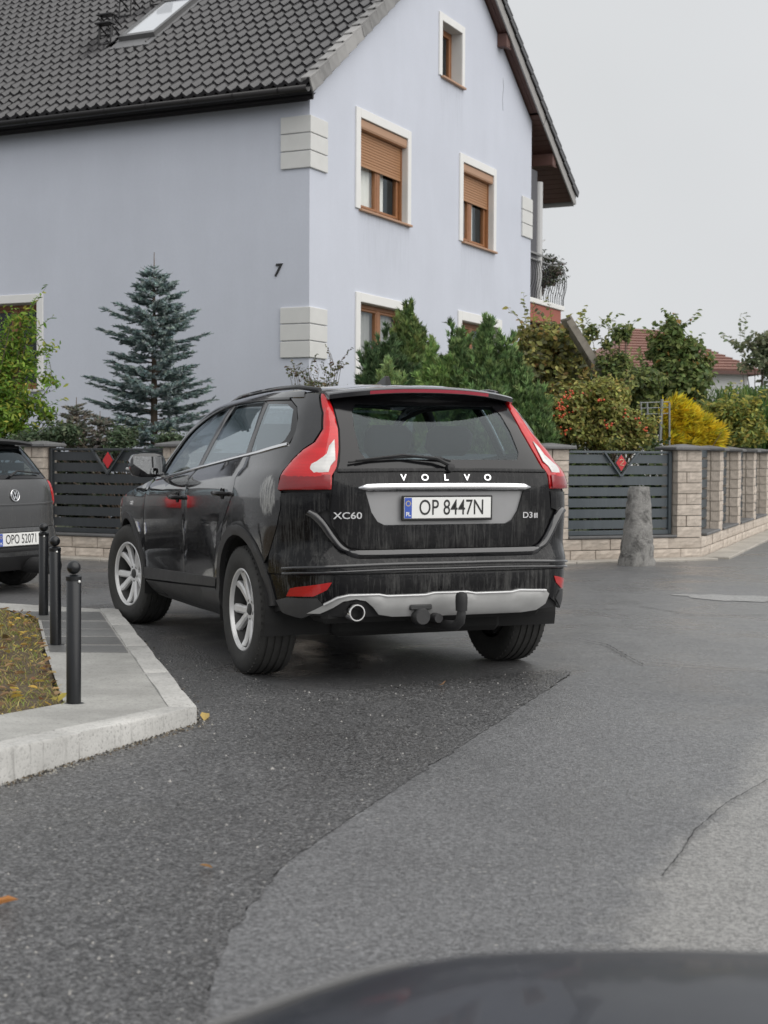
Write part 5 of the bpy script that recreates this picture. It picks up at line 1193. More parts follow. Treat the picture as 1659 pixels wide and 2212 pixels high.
# rear screen
fr_ = [r_(.0, 1.19), r_(.617, 1.188), r_(.600, 1.225), r_(.578, 1.30), r_(.553, 1.40), r_(.541, 1.518), r_(.538, 1.585), r_(0, 1.60)]
frf = fr_[1:-1] + [r_(-p[1], p[2]) for p in fr_[1:-1][::-1]]; ow = rwin(0)[1:-1]; owf = ow + [r_(-p[1], p[2]) for p in ow[::-1]]
FRT = B.panel('rear_window', frf, M_gloss, off=-.004, depth=.006, step=.05, mirror=False, holes=[(owf, False)], edge=0)
ow2 = rwin(.004)[1:-1]; B.panel('pane', ow2 + [r_(-p[1], p[2]) for p in ow2[::-1]], M_glassr, FRT, off=-.008, depth=.003, step=.06, mirror=False, edge=0)
# roof, spoiler, windscreen, bonnet
zc = [(-.66, 1.632), (-.4, 1.655), (-.1, 1.672), (.3, 1.676), (.7, 1.658), (1.0, 1.622), (1.2, 1.575)]; ze = [(-.40, 1.600), (.2, 1.604), (.93, 1.590), (1.2, 1.552)]
def grid(fn, nx, ny): vs = [fn(i / nx, j / ny) for i in range(nx + 1) for j in range(ny + 1)]; return vs, [(i * (ny + 1) + j, i * (ny + 1) + j + 1, (i + 1) * (ny + 1) + j + 1, (i + 1) * (ny + 1) + j) for i in range(nx) for j in range(ny)]
def roofp(u, v):
    x = -.40 + 1.58 * u; e = pl(x, ze); yw = B.pt(*B.qz(s_(x, e))).y - .004; y = yw * (2 * v - 1); return (x, y, e + (pl(x, zc) - e) * (1 - abs(2 * v - 1)**2.4) + .004)
k = MB(); k.add(*grid(roofp, 20, 28)); roofo = k.build('roof', M_blkside, volvo, True, 180)
def spo(u, v):
    y = .565 * (2 * v - 1); c = abs(2 * v - 1); xt = -.665 + .13 * c**2.6; zt = 1.634 - .038 * c**2.2; xf = -.39; zf = pl(xf, zc) - .056 * c**2.4 + .003
    P = [(xf, zf), (-.50 + .03 * c, (zf + zt) / 2 + .008), (xt + .02, zt + .003), (xt, zt - .006), (xt + .004, zt - .030), (xt + .03, zt - .036), (-.56 + .10 * c**2, 1.567 + .012 * c), (-.52 + .1 * c**2, 1.545 + .02 * c)]
    i = u * 7; a = P[int(min(i, 6))]; b = P[int(min(i, 6)) + 1]; t = i - int(min(i, 6)); return (a[0] + (b[0] - a[0]) * t, y, a[1] + (b[1] - a[1]) * t)
k = MB(); k.add(*grid(spo, 14, 30)); k.add([spo(i / 7, 0) for i in range(8)], [tuple(range(8))]); k.add([spo(i / 7, 1) for i in range(8)], [tuple(range(8))]); sp = k.build('spoiler', M_blkside, volvo, True, 40)
def chm(u, v): a = spo(3.12 / 7 + .75 * u / 7, .5 + (v - .5) * .64); return (a[0] - .003, a[1], a[2])
k = MB(); k.add(*grid(chm, 2, 24)); k.build('brake_light', M_chm, sp, True, 180)
for sg in (1, -1):
    k = MB(); xs = np.linspace(-.36, 1.18, 16); P = []
    for x in xs: a = B.pt(*B.qz(s_(x, pl(x, ze)))); h = .038 * min(1, (x + .36) * 5, (1.18 - x) * 5 + .0); P.append((x, sg * (a.y - .055), roofp((x + .40) / 1.58, .5 + .5 * (a.y - .055) / a.y)[2] + .006 + h * .55))
    k.tube(P, .014, 6); k.build('roof_rail', M_gloss, volvo, True, 60)
k = MB(); pr = [(.12, .0), (.10, .018), (.03, .045), (-.02, .062), (-.035, .058), (-.05, .0)]
vs = [(.02 + x, y * (1 - z * 9 if z < .09 else .15), 1.669 + z) for y in (-.022, .022) for x, z in pr]; m_ = len(pr); k.add(vs, [tuple(range(m_)), tuple(range(m_, 2 * m_))] + [(i, (i + 1) % m_, m_ + (i + 1) % m_, m_ + i) for i in range(m_)]); k.build('antenna', M_blk, volvo, True, 50)
def wsc(u, v):
    a = [(2.06, 1.085), (1.86, 1.262), (1.64, 1.415), (1.3, 1.540), (1.18, 1.56)]; i = min(int(u * 4), 3); t = u * 4 - i; x = a[i][0] + (a[i + 1][0] - a[i][0]) * t; z = a[i][1] + (a[i + 1][1] - a[i][1]) * t; yw = B.W(x, z) - .012; c = abs(2 * v - 1)
    return (x + .14 * (1 - c**2), yw * (2 * v - 1), z + .012 * (1 - c**2))
k = MB(); k.add(*grid(wsc, 12, 16)); k.build('windscreen', M_glass, volvo, True, 180)
hz_ = [(2.05, 1.085), (2.3, 1.048), (2.7, .992), (3.2, .905), (3.5, .80), (3.66, .68)]
def hood(u, v): x = 2.09 + 1.56 * u; z = pl(x, hz_); yw = B.W(x, z) - .01; c = 2 * v - 1; return (x + .10 * (1 - c * c), yw * c, z + .045 * (1 - abs(c)**2.5))
k = MB(); k.add(*grid(hood, 16, 16)); k.add([hood(1, j / 16) for j in range(17)] + [(3.66, (j / 8 - 1) * .6, .25) for j in range(17)], [(j, j + 1, 18 + j, 17 + j) for j in range(16)]); k.build('bonnet', M_blkside, volvo, True, 60)
# bumper
arm = [r_(0, .728), r_(.46, .728), r_(.555, .738), r_(.612, .775), r_(.663, .845), r_(.705, .905), r_(.745, .945)]
bp = arm + [r_(.70, .962), r_(.672, .968), r_(.664, 1.062), s_(-.598, 1.054), s_(-.603, .97), s_(-.563, .86), s_(-.478, .72), s_(-.472, .66), s_(-.435, .613), r_(.67, .632), r_(0, .636)]
B.panel('bumper', full(bp), M_blk, step=.045, depth=.03, mirror=False)
B.strip('bumper_lip', [r_(.765, .955), r_(.738, .938), r_(.70, .895), r_(.655, .825), r_(.605, .765), r_(.545, .738), r_(.46, .733), r_(.2, .733), r_(0, .733)], M_blkside, .021, .026)
for z in (.678, .650): B.strip('bumper_ridge', [s_(-.62, z - .028), r_(.74, z - .012), r_(.4, z), r_(0, z)], M_blkside, .009, .013)
lb = [r_(0, .630), r_(.67, .626), s_(-.43, .606), s_(-.47, .56), s_(-.488, .50), s_(-.51, .473), s_(-.575, .405), s_(-.70, .384), r_(.755, .41), r_(.70, .44), r_(.62, .48), r_(.3, .49), r_(0, .49)]
B.panel('lower_bumper', full(lb), M_blk, off=-.004, step=.045, depth=.03, mirror=False)
B.panel('corner_cladding', [s_(-.514, .470), s_(-.62, .492), r_(.735, .500), r_(.70, .455), r_(.742, .418), s_(-.70, .388), s_(-.578, .409)], M_clad, off=.004, depth=.02, step=.03, edge=.004)
B.panel('reflector', [s_(-.622, .500), s_(-.66, .545), r_(.70, .583), r_(.668, .588), r_(.69, .548), r_(.75, .510)], M_refl, off=.003, depth=.012, step=.03, edge=.003)
sk = [r_(.58, .520), r_(.64, .508), r_(.70, .468), r_(.770, .418), r_(.715, .420), r_(.655, .455), r_(.61, .487), r_(.545, .498), r_(.49, .488), r_(.445, .452), r_(.41, .412), r_(.33, .398), r_(0, .393), r_(-.45, .393), r_(-.55, .402), r_(-.61, .435), r_(-.630, .490), r_(-.60, .512), r_(-.42, .520), r_(-.37, .511), r_(-.15, .511), r_(-.10, .520), r_(.10, .520), r_(.15, .511), r_(.37, .511), r_(.42, .520)]
SKP = B.panel('skid_plate', sk, M_skid, off=.010, depth=.03, step=.03, mirror=False, edge=.006)
B.strip('skid_plate_edge', [r_(.70, .47), r_(.64, .506), r_(.58, .520), r_(.42, .520), r_(.37, .511), r_(.15, .511), r_(.10, .520), r_(-.10, .520), r_(-.15, .511), r_(-.37, .511), r_(-.42, .520), r_(-.60, .512)], M_satin, .006, .007, SKP, mirror=False, sm=False, off=.008)
# exhaust, tow bar, underside
k = MB(); k.lathe([(.036, .0), (.036, .22), (.047, .22), (.047, .002), (.044, -.004), (.038, -.004), (.036, .0)], 28, Matrix.Translation((-.905, .545, .428)) @ Matrix.Rotation(math.pi / 2, 4, 'Y')); ex = k.build('exhaust_tip', M_chrome, volvo, True, 40)
k = MB(); k.lathe([(.0005, .06), (.0355, .06)], 20, Matrix.Translation((-.905, .545, .428)) @ Matrix.Rotation(math.pi / 2, 4, 'Y')); k.build('exhaust_pipe', M_under, ex)
k = MB(); k.tube([(-.55, 0, .33), (-.86, 0, .335), (-.97, 0, .345), (-1.025, 0, .375), (-1.04, 0, .42), (-1.04, 0, .46)], [.03, .03, .028, .027, .025, .018], 14); tb = k.build('tow_bar', M_clad, volvo, True, 60)
k = MB(); k.lathe([(.031, -.045), (.033, .0), (.033, .03), (.028, .048), (.012, .055), (.0005, .056)], 20, Matrix.Translation((-1.04, 0, .478))); k.build('tow_ball_cap', M_matt, tb, True, 45)
k = MB(); k.lathe([(.0005, -.02), (.040, -.02), (.046, -.01), (.046, .05), (.03, .07)], 20, Matrix.Translation((-.915, .175, .395)) @ Matrix.Rotation(math.pi / 2, 4, 'Y')); k.box(-.91, -.84, .11, .24, .43, .46, b=.006); k.build('trailer_socket', M_clad, tb, True, 40)
k = MB(); k.lathe([(.0005, -.01), (.024, -.01), (.026, .0), (.026, .08)], 14, Matrix.Translation((-.93, .085, .385)) @ Matrix.Rotation(math.pi / 2, 4, 'Y')); k.build('tow_bar_pin', M_clad, tb, True, 40)
k = MB(); k.box(-.5, 3.3, -.52, .52, .25, .42, b=.03); k.box(.5, 2.3, -.84, .84, .27, .33, b=.02); k.box(-.80, -.55, -.62, .70, .36, .44, b=.03); k.tube([(0, -.75, .33), (0, .75, .33)], .05, 8); k.tube([(-.70, .545, .41), (-.4, .5, .36), (.6, .2, .29)], .05, 10); k.build('underbody', M_under, volvo)
k = MB(); k.box(-.45, 1.9, -.75, .75, .50, .62); k.box(1.75, 2.05, -.72, .72, .6, 1.08, b=.05); k.box(-.35, .2, -.7, .7, .62, .98, b=.04); k.build('cabin_floor', M_seat, volvo)
for x, y in ((1.05, .37), (1.05, -.37), (.15, .40), (.15, 0), (.15, -.40)):
    fr0 = x > .5; k = MB(); M4 = Matrix.Translation((x, y, .62)) @ Matrix.Rotation(R(-14), 4, 'Y')
    w = .25 if fr0 else .21; k.box(-.07, .07, -w, w, .1, .62, M4, b=.05); k.box(-.05, .06, -.15, .15, .64 if fr0 else .66, .86 if fr0 else .84, M4, b=.045)
    if fr0: k.box(-.05, .5, -w, w, .0, .14, Matrix.Translation((x, y, .62)), b=.04)
    k.build('seat', M_seat, volvo, True, 60)
k = MB(); k.tube([(1.62 + .05 * math.sin(a), .37 + .185 * math.cos(a), 1.02 + .18 * math.sin(a)) for a in np.linspace(0, 2 * math.pi, 24)], .014, 8, False); k.build('steering_wheel', M_seat, volvo, True)
# mirrors
for sg in (1, -1):
    k = MB(); vs = []; fs = []
    sec = [(1.86, .55), (1.84, .85), (1.78, 1.0), (1.735, .98), (1.73, .90)]
    for x, f in sec:
        for a in np.linspace(0, 2 * math.pi, 17)[:-1]:
            ca, sa = math.cos(a), math.sin(a); q = (abs(ca)**4 + abs(sa)**4)**-.25; vs.append((x, sg * (1.015 + .125 * f * ca * q), 1.185 + .082 * f * sa * q))
    fs = [(i * 16 + j, i * 16 + (j + 1) % 16, (i + 1) * 16 + (j + 1) % 16, (i + 1) * 16 + j) for i in range(len(sec) - 1) for j in range(16)] + [tuple(range(16)), tuple((len(sec) - 1) * 16 + j for j in range(16))]
    k.add(vs, fs); k.bar((1.80, sg * .86, 1.11), (1.79, sg * .98, 1.13), .07, .035); mir = k.build('wing_mirror', M_blkside, volvo, True, 45)
    k = MB(); k.box(-.001, .001, -.098, .098, -.060, .060, Matrix.Translation((1.722, sg * 1.02, 1.185)) @ Matrix.Rotation(R(-9), 4, 'Y') @ Matrix.Rotation(sg * R(-6), 4, 'Z')); k.build('mirror_glass', simple('mirror_glass', (.75, .77, .78), .02, 1.0), mir)
    k = MB(); k.box(1.80, 1.865, sg * 1.115 - .02, sg * 1.115 + .025, 1.15, 1.17, b=.006); k.build('side_indicator', M_clear, mir)
# wiper
k = MB(); P = [B.lift(*B.qz(p), h) for p, h in ((r_(-.02, 1.196), .02), (r_(.06, 1.228), .032), (r_(.25, 1.245), .03), (r_(.52, 1.222), .02))]; k.tube(P, [.012, .010, .007, .005], 6)
P = [B.lift(*B.qz(r_(y, z)), .012) for y, z in ((.56, 1.216), (.36, 1.236), (.18, 1.246), (.03, 1.238), (-.03, 1.224))]; k.tube(P, .006, 6); k.lathe([(.0005, .035), (.022, .03), (.024, 0)], 14, Matrix.Translation(B.lift(*B.qz(r_(-.02, 1.19)), .0)) @ Matrix.Rotation(R(-80), 4, 'Y')); k.build('rear_wiper', M_matt, volvo, True, 50)
# wheels
wheel(volvo, (0, .793, .3695), 1); wheel(volvo, (0, -.793, .3695), -1); wheel(volvo, (2.774, .816, .3695), 1, R(11)); wheel(volvo, (2.774, -.816, .3695), -1, R(11))
# lettering on the tailgate: local x to the reader's right (-y of the car), y up
def rearM(y, z, off=.002):
    q = B.qz(r_(y, z)); n = B.nrm(*q); n = Vector((n.x, n.y, n.z)); p = B.lift(*q, off); u = Vector((0, 0, 1)); u = (u - n * u.dot(n)).normalized(); rr = u.cross(n)
    M4 = Matrix((rr, u, n)).transposed().to_4x4(); M4.translation = p; return M4
for ch, y in zip('VOLVO', (.258, .132, .006, -.120, -.246)): text('badge_letter', ch, .048, M_chrome, rearM(y, 1.1385, .003), TG, .003, 1.15, bold=.0012)
text('badge_letter', 'XC60', .050, M_chrome, rearM(.573, .937, .003), TG, .0025, 1.3, bold=.0006)
text('badge_letter', 'D3', .046, M_chrome, rearM(-.500, .930, .003), TG, .0025, 1.2, bold=.0006)
k = MB()
for dy in (-.047, -.056, -.065): M4 = rearM(-.500 + dy + .003, .929, .003); k.box(-.003, .003, -.014, .014, 0, .003, M4)
k.build('badge_bars', M_chrome, TG)
Mp = rearM(0, .977, 0); Mp.translation = Vector((-.862, 0, .977)); plate(TG, 'OP 8447N', Mp)
k = MB(); k.lathe([(.0005, 0), (.009, 0), (.009, -.01)], 10, Matrix.Translation((-.852, .43, 1.075))); k.build('gate_button', M_matt, TG)
# ================================================================= the grey hatchback at the left edge
vw = thing('parked_car', 'dark grey hatchback cut off by the left edge behind the bollards', 'car', (-3.92, 13.62, 0), R(151))
Wg = [(.15, .70), (.22, .78), (.3, .82), (.4, .845), (.6, .862), (.75, .865), (.88, .858), (.97, .835), (1.03, .80), (1.1, .765), (1.2, .715), (1.3, .66), (1.36, .60), (1.42, .52)]
Xg = [(.15, -.55), (.22, -.64), (.3, -.70), (.36, -.725), (.42, -.73), (.5, -.728), (.56, -.712), (.62, -.70), (.75, -.70), (.88, -.69), (.98, -.668), (1.03, -.645), (1.1, -.595), (1.2, -.52), (1.3, -.44), (1.36, -.39), (1.42, -.33)]
G = Body(Wg, Xg, 4.0, .7, [(-1.2, .02), (0, .01), (1, 0), (2.4, -.05), (3.2, -.16)], [(.7, 1.), (1.6, 1.), (2.2, .985), (2.8, .92), (3.2, .78)], vw)
M_vw = car_paint('grey_car_paint', (.085, .086, .088), .35, (.12, .12, .115), .3, .9, .35, rough=.22); M_vwb = simple('bumper_black', (.02, .02, .021), .5)
GA, GF = (0, .31), (2.578, .31)
gd = [s_(1.62, 1.03), s_(1.3, 1.035), s_(-.28, 1.06), s_(-.30, 1.14), s_(-.12, 1.29), s_(.8, 1.335), s_(1.15, 1.26)]
grw = [r_(0, 1.035), r_(.56, 1.035), r_(.55, 1.10), r_(.50, 1.25), r_(.46, 1.31), r_(0, 1.32)]
G.panel('body_shell', [r_(0, .24), r_(.5, .24), s_(-.40, .26), *arc(*GA, .36, 178, 4, 14), s_(.5, .2), s_(2.1, .2), *arc(*GF, .355, 176, 6, 14), s_(3.05, .22), s_(3.25, .40), s_(3.2, .66), s_(2.8, .82), s_(2.0, .97), s_(1.78, 1.02), s_(1.2, 1.32), s_(.8, 1.38), s_(.0, 1.385), s_(-.25, 1.37), r_(0, 1.37), r_(0, 1.32), r_(.46, 1.31), r_(.50, 1.25), r_(.55, 1.10), r_(.56, 1.035), r_(0, 1.035)], M_matt, off=-.02, depth=.012, step=.08, holes=[(gd, False)])
G.panel('door', [s_(1.60, 1.03), s_(1.72, .80), s_(1.75, .3), s_(.62, .3), s_(.55, .5), s_(.45, 1.045)], M_vw, step=.08)
G.panel('front_wing', [s_(1.62, 1.03), s_(1.74, .80), s_(1.77, .3), s_(2.2, .3), *arc(*GF, .36, 178, 8, 14), s_(3.05, .3), s_(3.2, .42), s_(3.15, .66), s_(2.8, .80), s_(2.0, .96)], M_vw, step=.09)
G.panel('quarter_panel', [s_(.44, 1.045), s_(.54, .5), s_(.60, .3), s_(.38, .3), *arc(*GA, .37, 6, 150, 14), s_(-.36, .56), s_(-.40, .77), s_(-.36, .80), s_(-.34, 1.0), s_(-.42, 1.03), s_(-.40, 1.12), s_(-.30, 1.26), s_(-.18, 1.375), s_(0., 1.39), s_(1.0, 1.365), s_(1.5, 1.14), s_(1.75, 1.02), s_(1.66, 1.02), s_(1.15, 1.265), s_(.8, 1.338), s_(-.12, 1.292), s_(-.28, 1.14), s_(-.26, 1.06)], M_vw, step=.07)
G.panel('side_window', gd, M_glass, off=-.008, depth=.004, step=.08, edge=0)
G.panel('tail_light', [r_(.585, 1.018), r_(.585, .90), r_(.61, .79), s_(-.43, .775), s_(-.365, .81), s_(-.345, 1.0), s_(-.42, 1.022)], M_redl, off=.004, depth=.02, step=.03, edge=.006, bulge=.008)
hg = full([r_(0, 1.035), r_(.56, 1.03), r_(.575, 1.01), r_(.575, .90), r_(.60, .79), r_(.655, .66), r_(.62, .60), r_(0, .598)])
HG = G.panel('tailgate', hg, M_vw, step=.06, mirror=False)
G.strip('tailgate_crease', [r_(.59, .815), r_(.3, .806), r_(0, .803)], M_vw, .012, .006, HG)
gf = full([r_(0, 1.04), r_(.60, 1.035), r_(.585, 1.11), r_(.53, 1.26), r_(.48, 1.335), r_(0, 1.345)])
GFR = G.panel('rear_window', gf, M_gloss, off=-.003, depth=.006, step=.06, mirror=False, edge=0, holes=[(full([r_(0, 1.075), r_(.53, 1.07), r_(.50, 1.18), r_(.46, 1.27), r_(.42, 1.31), r_(0, 1.32)]), False)])
G.panel('pane', full([r_(0, 1.07), r_(.535, 1.066), r_(.505, 1.18), r_(.465, 1.275), r_(.42, 1.315), r_(0, 1.325)]), M_glassr, GFR, off=-.007, depth=.003, step=.08, mirror=False, edge=0)
gb = full([r_(0, .592), r_(.62, .594), r_(.672, .655), r_(.625, .765), s_(-.405, .765), s_(-.362, .57), *arc(*GA, .37, 140, 172, 4), s_(-.38, .25), r_(.6, .255), r_(0, .25)])
GB = G.panel('bumper', gb, M_vw, off=.006, step=.06, mirror=False)
G.strip('bumper_moulding', [s_(-.38, .40), r_(.70, .405), r_(.3, .41), r_(0, .41)], M_vwb, .032, .014, GB)
G.panel('lower_bumper', full([r_(0, .345), r_(.62, .345), r_(.72, .33), r_(.70, .245), r_(.5, .215), r_(0, .215)]), M_vwb, GB, off=.012, step=.06, mirror=False)
def grid_roof(u, v): x = -.42 + 1.55 * u; e = pl(x, [(-.42, 1.352), (-.2, 1.375), (.2, 1.392), (.8, 1.385), (1.13, 1.34)]); yw = G.pt(*G.qz(s_(max(x, -.30), e))).y; yw = min(yw, .56); c = abs(2 * v - 1); return (x, yw * (2 * v - 1), e + .055 * (1 - c**2.4) * (1 if x > -.3 else .6))
k = MB(); k.add(*grid(grid_roof, 16, 20)); k.build('roof', M_vw, vw, True, 180)
k = MB()
def vspo(u, v): y = .53 * (2 * v - 1); c = abs(2 * v - 1); P = [(-.30, 1.405 - .03 * c**2), (-.47 + .06 * c**2, 1.395 - .03 * c * c), (-.49 + .06 * c**2, 1.375 - .03 * c * c), (-.46 + .06 * c**2, 1.352 - .02 * c), (-.40 + .02 * c, 1.345)]; i = min(int(u * 4), 3); t = u * 4 - i; return (P[i][0] + (P[i + 1][0] - P[i][0]) * t, y, P[i][1] + (P[i + 1][1] - P[i][1]) * t)
k.add(*grid(vspo, 8, 20)); k.build('spoiler', M_vwb, vw, True, 50)
def vws(u, v): x = 1.78 - .66 * u; z = 1.02 + .325 * u; yw = G.W(x, z) - .01; c = 2 * v - 1; return (x + .12 * (1 - c * c), yw * c, z)
k = MB(); k.add(*grid(vws, 6, 12)); k.build('windscreen', M_glass, vw, True, 180)
def vhood(u, v): x = 1.8 + 1.45 * u; z = pl(x, [(1.8, 1.0), (2.4, .92), (2.9, .80), (3.25, .60)]); yw = G.W(x, z) - .01; c = 2 * v - 1; return (x + .1 * (1 - c * c), yw * c, z + .04 * (1 - c**4))
k = MB(); k.add(*grid(vhood, 10, 12)); k.build('bonnet', M_vw, vw, True, 180)
k = MB(); k.box(-.62, 2.9, -.6, .6, .2, .36, b=.02); k.box(-.3, 1.6, -.7, .7, .4, .52); k.build('underbody', M_under, vw)
k = MB(); k.lathe([(.0005, .0), (.06, .0), (.075, -.1), (.075, -.4)], 18, Matrix.Translation((-.60, -.2, .25)) @ Matrix.Rotation(math.pi / 2, 4, 'Y')); k.build('silencer', M_clad, vw, True, 40)
for x, y in ((.95, .34), (.95, -.34), (.1, .36), (.1, -.36)):
    k = MB(); M4 = Matrix.Translation((x, y, .52)) @ Matrix.Rotation(R(-14), 4, 'Y'); k.box(-.06, .06, -.22, .22, .05, .52, M4, b=.04); k.box(-.045, .05, -.13, .13, .54, .72, M4, b=.04); k.build('seat', M_seat, vw, True, 60)
k = MB(); P = [G.lift(*G.qz(p), h) for p, h in ((r_(0.02, 1.045), .02), (r_(-.1, 1.085), .03), (r_(-.42, 1.07), .02))]; k.tube(P, [.012, .009, .006], 6); k.build('rear_wiper', M_matt, vw, True, 50)
def gM(y, z, off=.003):
    q = G.qz(r_(y, z)); n = G.nrm(*q); p = G.lift(*q, off); u = Vector((0, 0, 1)); u = (u - n * u.dot(n)).normalized(); rr = u.cross(n); M4 = Matrix((rr, u, n)).transposed().to_4x4(); M4.translation = p; return M4
Me = gM(0.0, .885, .004)
k = MB(); k.lathe([(.0005, .0), (.054, .0), (.056, .003), (.054, .006), (.049, .007), (.047, .005), (.0005, .005)], 32, Me); em = k.build('badge', M_blk, HG, True, 40)
k = MB(); k.lathe([(.046, .004), (.047, .009), (.053, .010), (.056, .006), (.056, .0)], 32, Me)
for pts in ([(-.017, .040), (0, .004), (.017, .040)], [(-.038, .026), (-.018, -.038), (0, -.002), (.018, -.038), (.038, .026)]):
    for a, b in zip(pts, pts[1:]): k.bar(Me @ Vector((*a, .0075)), Me @ Vector((*b, .0075)), .009, .004, Me.to_3x3() @ Vector((0, 0, 1)))
k.build('badge_ring', M_chrome, em, True, 35)
Mp = gM(0, .495, .0); Mp.translation = Mp.translation + (Mp.to_3x3() @ Vector((0, 0, .022))); plate(GB, 'OPO 52071', Mp)
for y, sg in ((.735, 1), (-.735, -1)):
    wheel(vw, (0, y, .305), sg, 0, .305, .19, .20); wheel(vw, (2.578, y, .305), sg, 0, .305, .19, .20)
for sg in (1, -1):
    k = MB(); pts = [(.365 * math.cos(a), .31 + .365 * math.sin(a)) for a in np.linspace(-.2, math.pi + .2, 18)]; k.add([(x, sg * y, z) for y in (.83, .45) for x, z in pts], [(i, i + 1, 19 + i, 18 + i) for i in range(17)] + [tuple(range(18, 36))]); k.build('wheel_house', M_under, vw)

# ================================================================= the bonnet of the car the picture is taken from
own = thing('car', 'dark blue-black car bonnet filling the bottom right foreground', 'car', (.35, .6, 0))
ZB = .74
edge = [gpt(435, 2212, ZB), gpt(530, 2180, ZB), gpt(640, 2140, ZB), gpt(765, 2100, ZB), gpt(880, 2072, ZB), gpt(1000, 2058, ZB), gpt(1150, 2051, ZB), gpt(1350, 2048, ZB), gpt(1600, 2052, ZB), gpt(1850, 2066, ZB), gpt(2100, 2095, ZB)]
e0 = Vector(edge[0]); e1 = Vector(edge[1]); d0 = (e0 - e1).normalized()
left_run = [tuple(e0 + d0 * t) for t in (1.1, .8, .5, .25, .1)]
outl = spline(left_run + edge, 5, False) ; right = Vector(outl[-1])
closing = [(right.x + .25, right.y - .35), (right.x + .3, .1), (left_run[0][0], left_run[0][1] - .02)]
poly = [tuple(p) for p in outl] + closing
V, F, orig, nB_, _ = cdt(poly, step=.05); EP = np.array(outl)
def bz_(x, y): d = np.min(np.hypot(EP[:, 0] - x, EP[:, 1] - y)); return ZB + .085 * (1 - math.exp(-d / .22)) - .012 * math.exp(-d / .03) + .07 * max(0, .9 - y)
M_own = simple('blue_black_paint', (.009, .012, .020), .36, 0, coat=.15, var=.5, vscale=5, bumps=.02, bscale=8, rvar=.08, spec=.35)
mb = MB(); loc = Vector((.35, .6, 0)); vs = [Vector((v.x, v.y, bz_(v.x, v.y))) - loc for v in V]; fs = list(F); m_ = len(outl); n0 = len(vs)
o2v = {}
for i, oo in enumerate(orig):
    for q in oo: o2v[q] = i
for i in range(m_): v = V[o2v[i]]; vs.append(Vector((v.x, v.y, ZB - .25)) - loc)
fs += [(o2v[i], n0 + i, n0 + i + 1, o2v[i + 1]) for i in range(m_ - 1)]
mb.add(vs, fs); mb.build('bonnet', M_own, own, True, 60)
k = MB(); q = [Vector((x, y, bz_(x, y) + .006)) - loc for x, y in outl[24:46]]; k.tube(q, .006, 6); k.build('bonnet_seal', simple('grey_rubber', (.13, .13, .13), .5), own, True)
# ================================================================= plants
TB = 2.1
M_bark = simple('bark', (.10, .075, .055), .9, var=.4, vscale=12, bumps=.6, bscale=25)
BL = [(0, 1, 2, 3)]
def rnd_dirs(n): v = RNG.normal(0, 1, (n, 3)); return unit(v)
def leaves(name, P, N, size, asp, cols, w=None, var=.18, parent=None, mat=None, U=None, curl=.18):
    """folded leaf blades at points P facing N"""
    n = len(P); r = rnd_dirs(n) if U is None else U; u = unit(r - N * np.sum(r * N, 1)[:, None]); v = np.cross(N, u); s = (RNG.uniform(size[0], size[1], n))[:, None]
    u = u * s; v = v * s * asp; h = N * s * curl
    V = np.stack([P - u, P - u * .25 + v + h, P + u * .45 + v * .75 + h * .7, P + u - N * s * curl * .6, P + u * .45 - v * .75 + h * .7, P - u * .25 - v + h], 1)
    return blades(name, V, LF, tints(n, cols, w, var), mat or M_leaf, parent)
def clump_points(cl, n, hollow=.55):
    """n points through the outer shell of a list of ellipsoids (centre, radii)"""
    vol = np.array([c[3] * c[4] + c[4] * c[5] + c[3] * c[5] for c in cl]); idx = RNG.choice(len(cl), n, p=vol / vol.sum()); A = np.array(cl, float)[idx]
    d = rnd_dirs(n); rr = (hollow**3 + (1 - hollow**3) * RNG.random(n))**(1 / 3) * RNG.normal(1, .09, n); P = A[:, :3] + d * A[:, 3:] * rr[:, None]; N = unit(d / A[:, 3:] + 0)
    return P, N
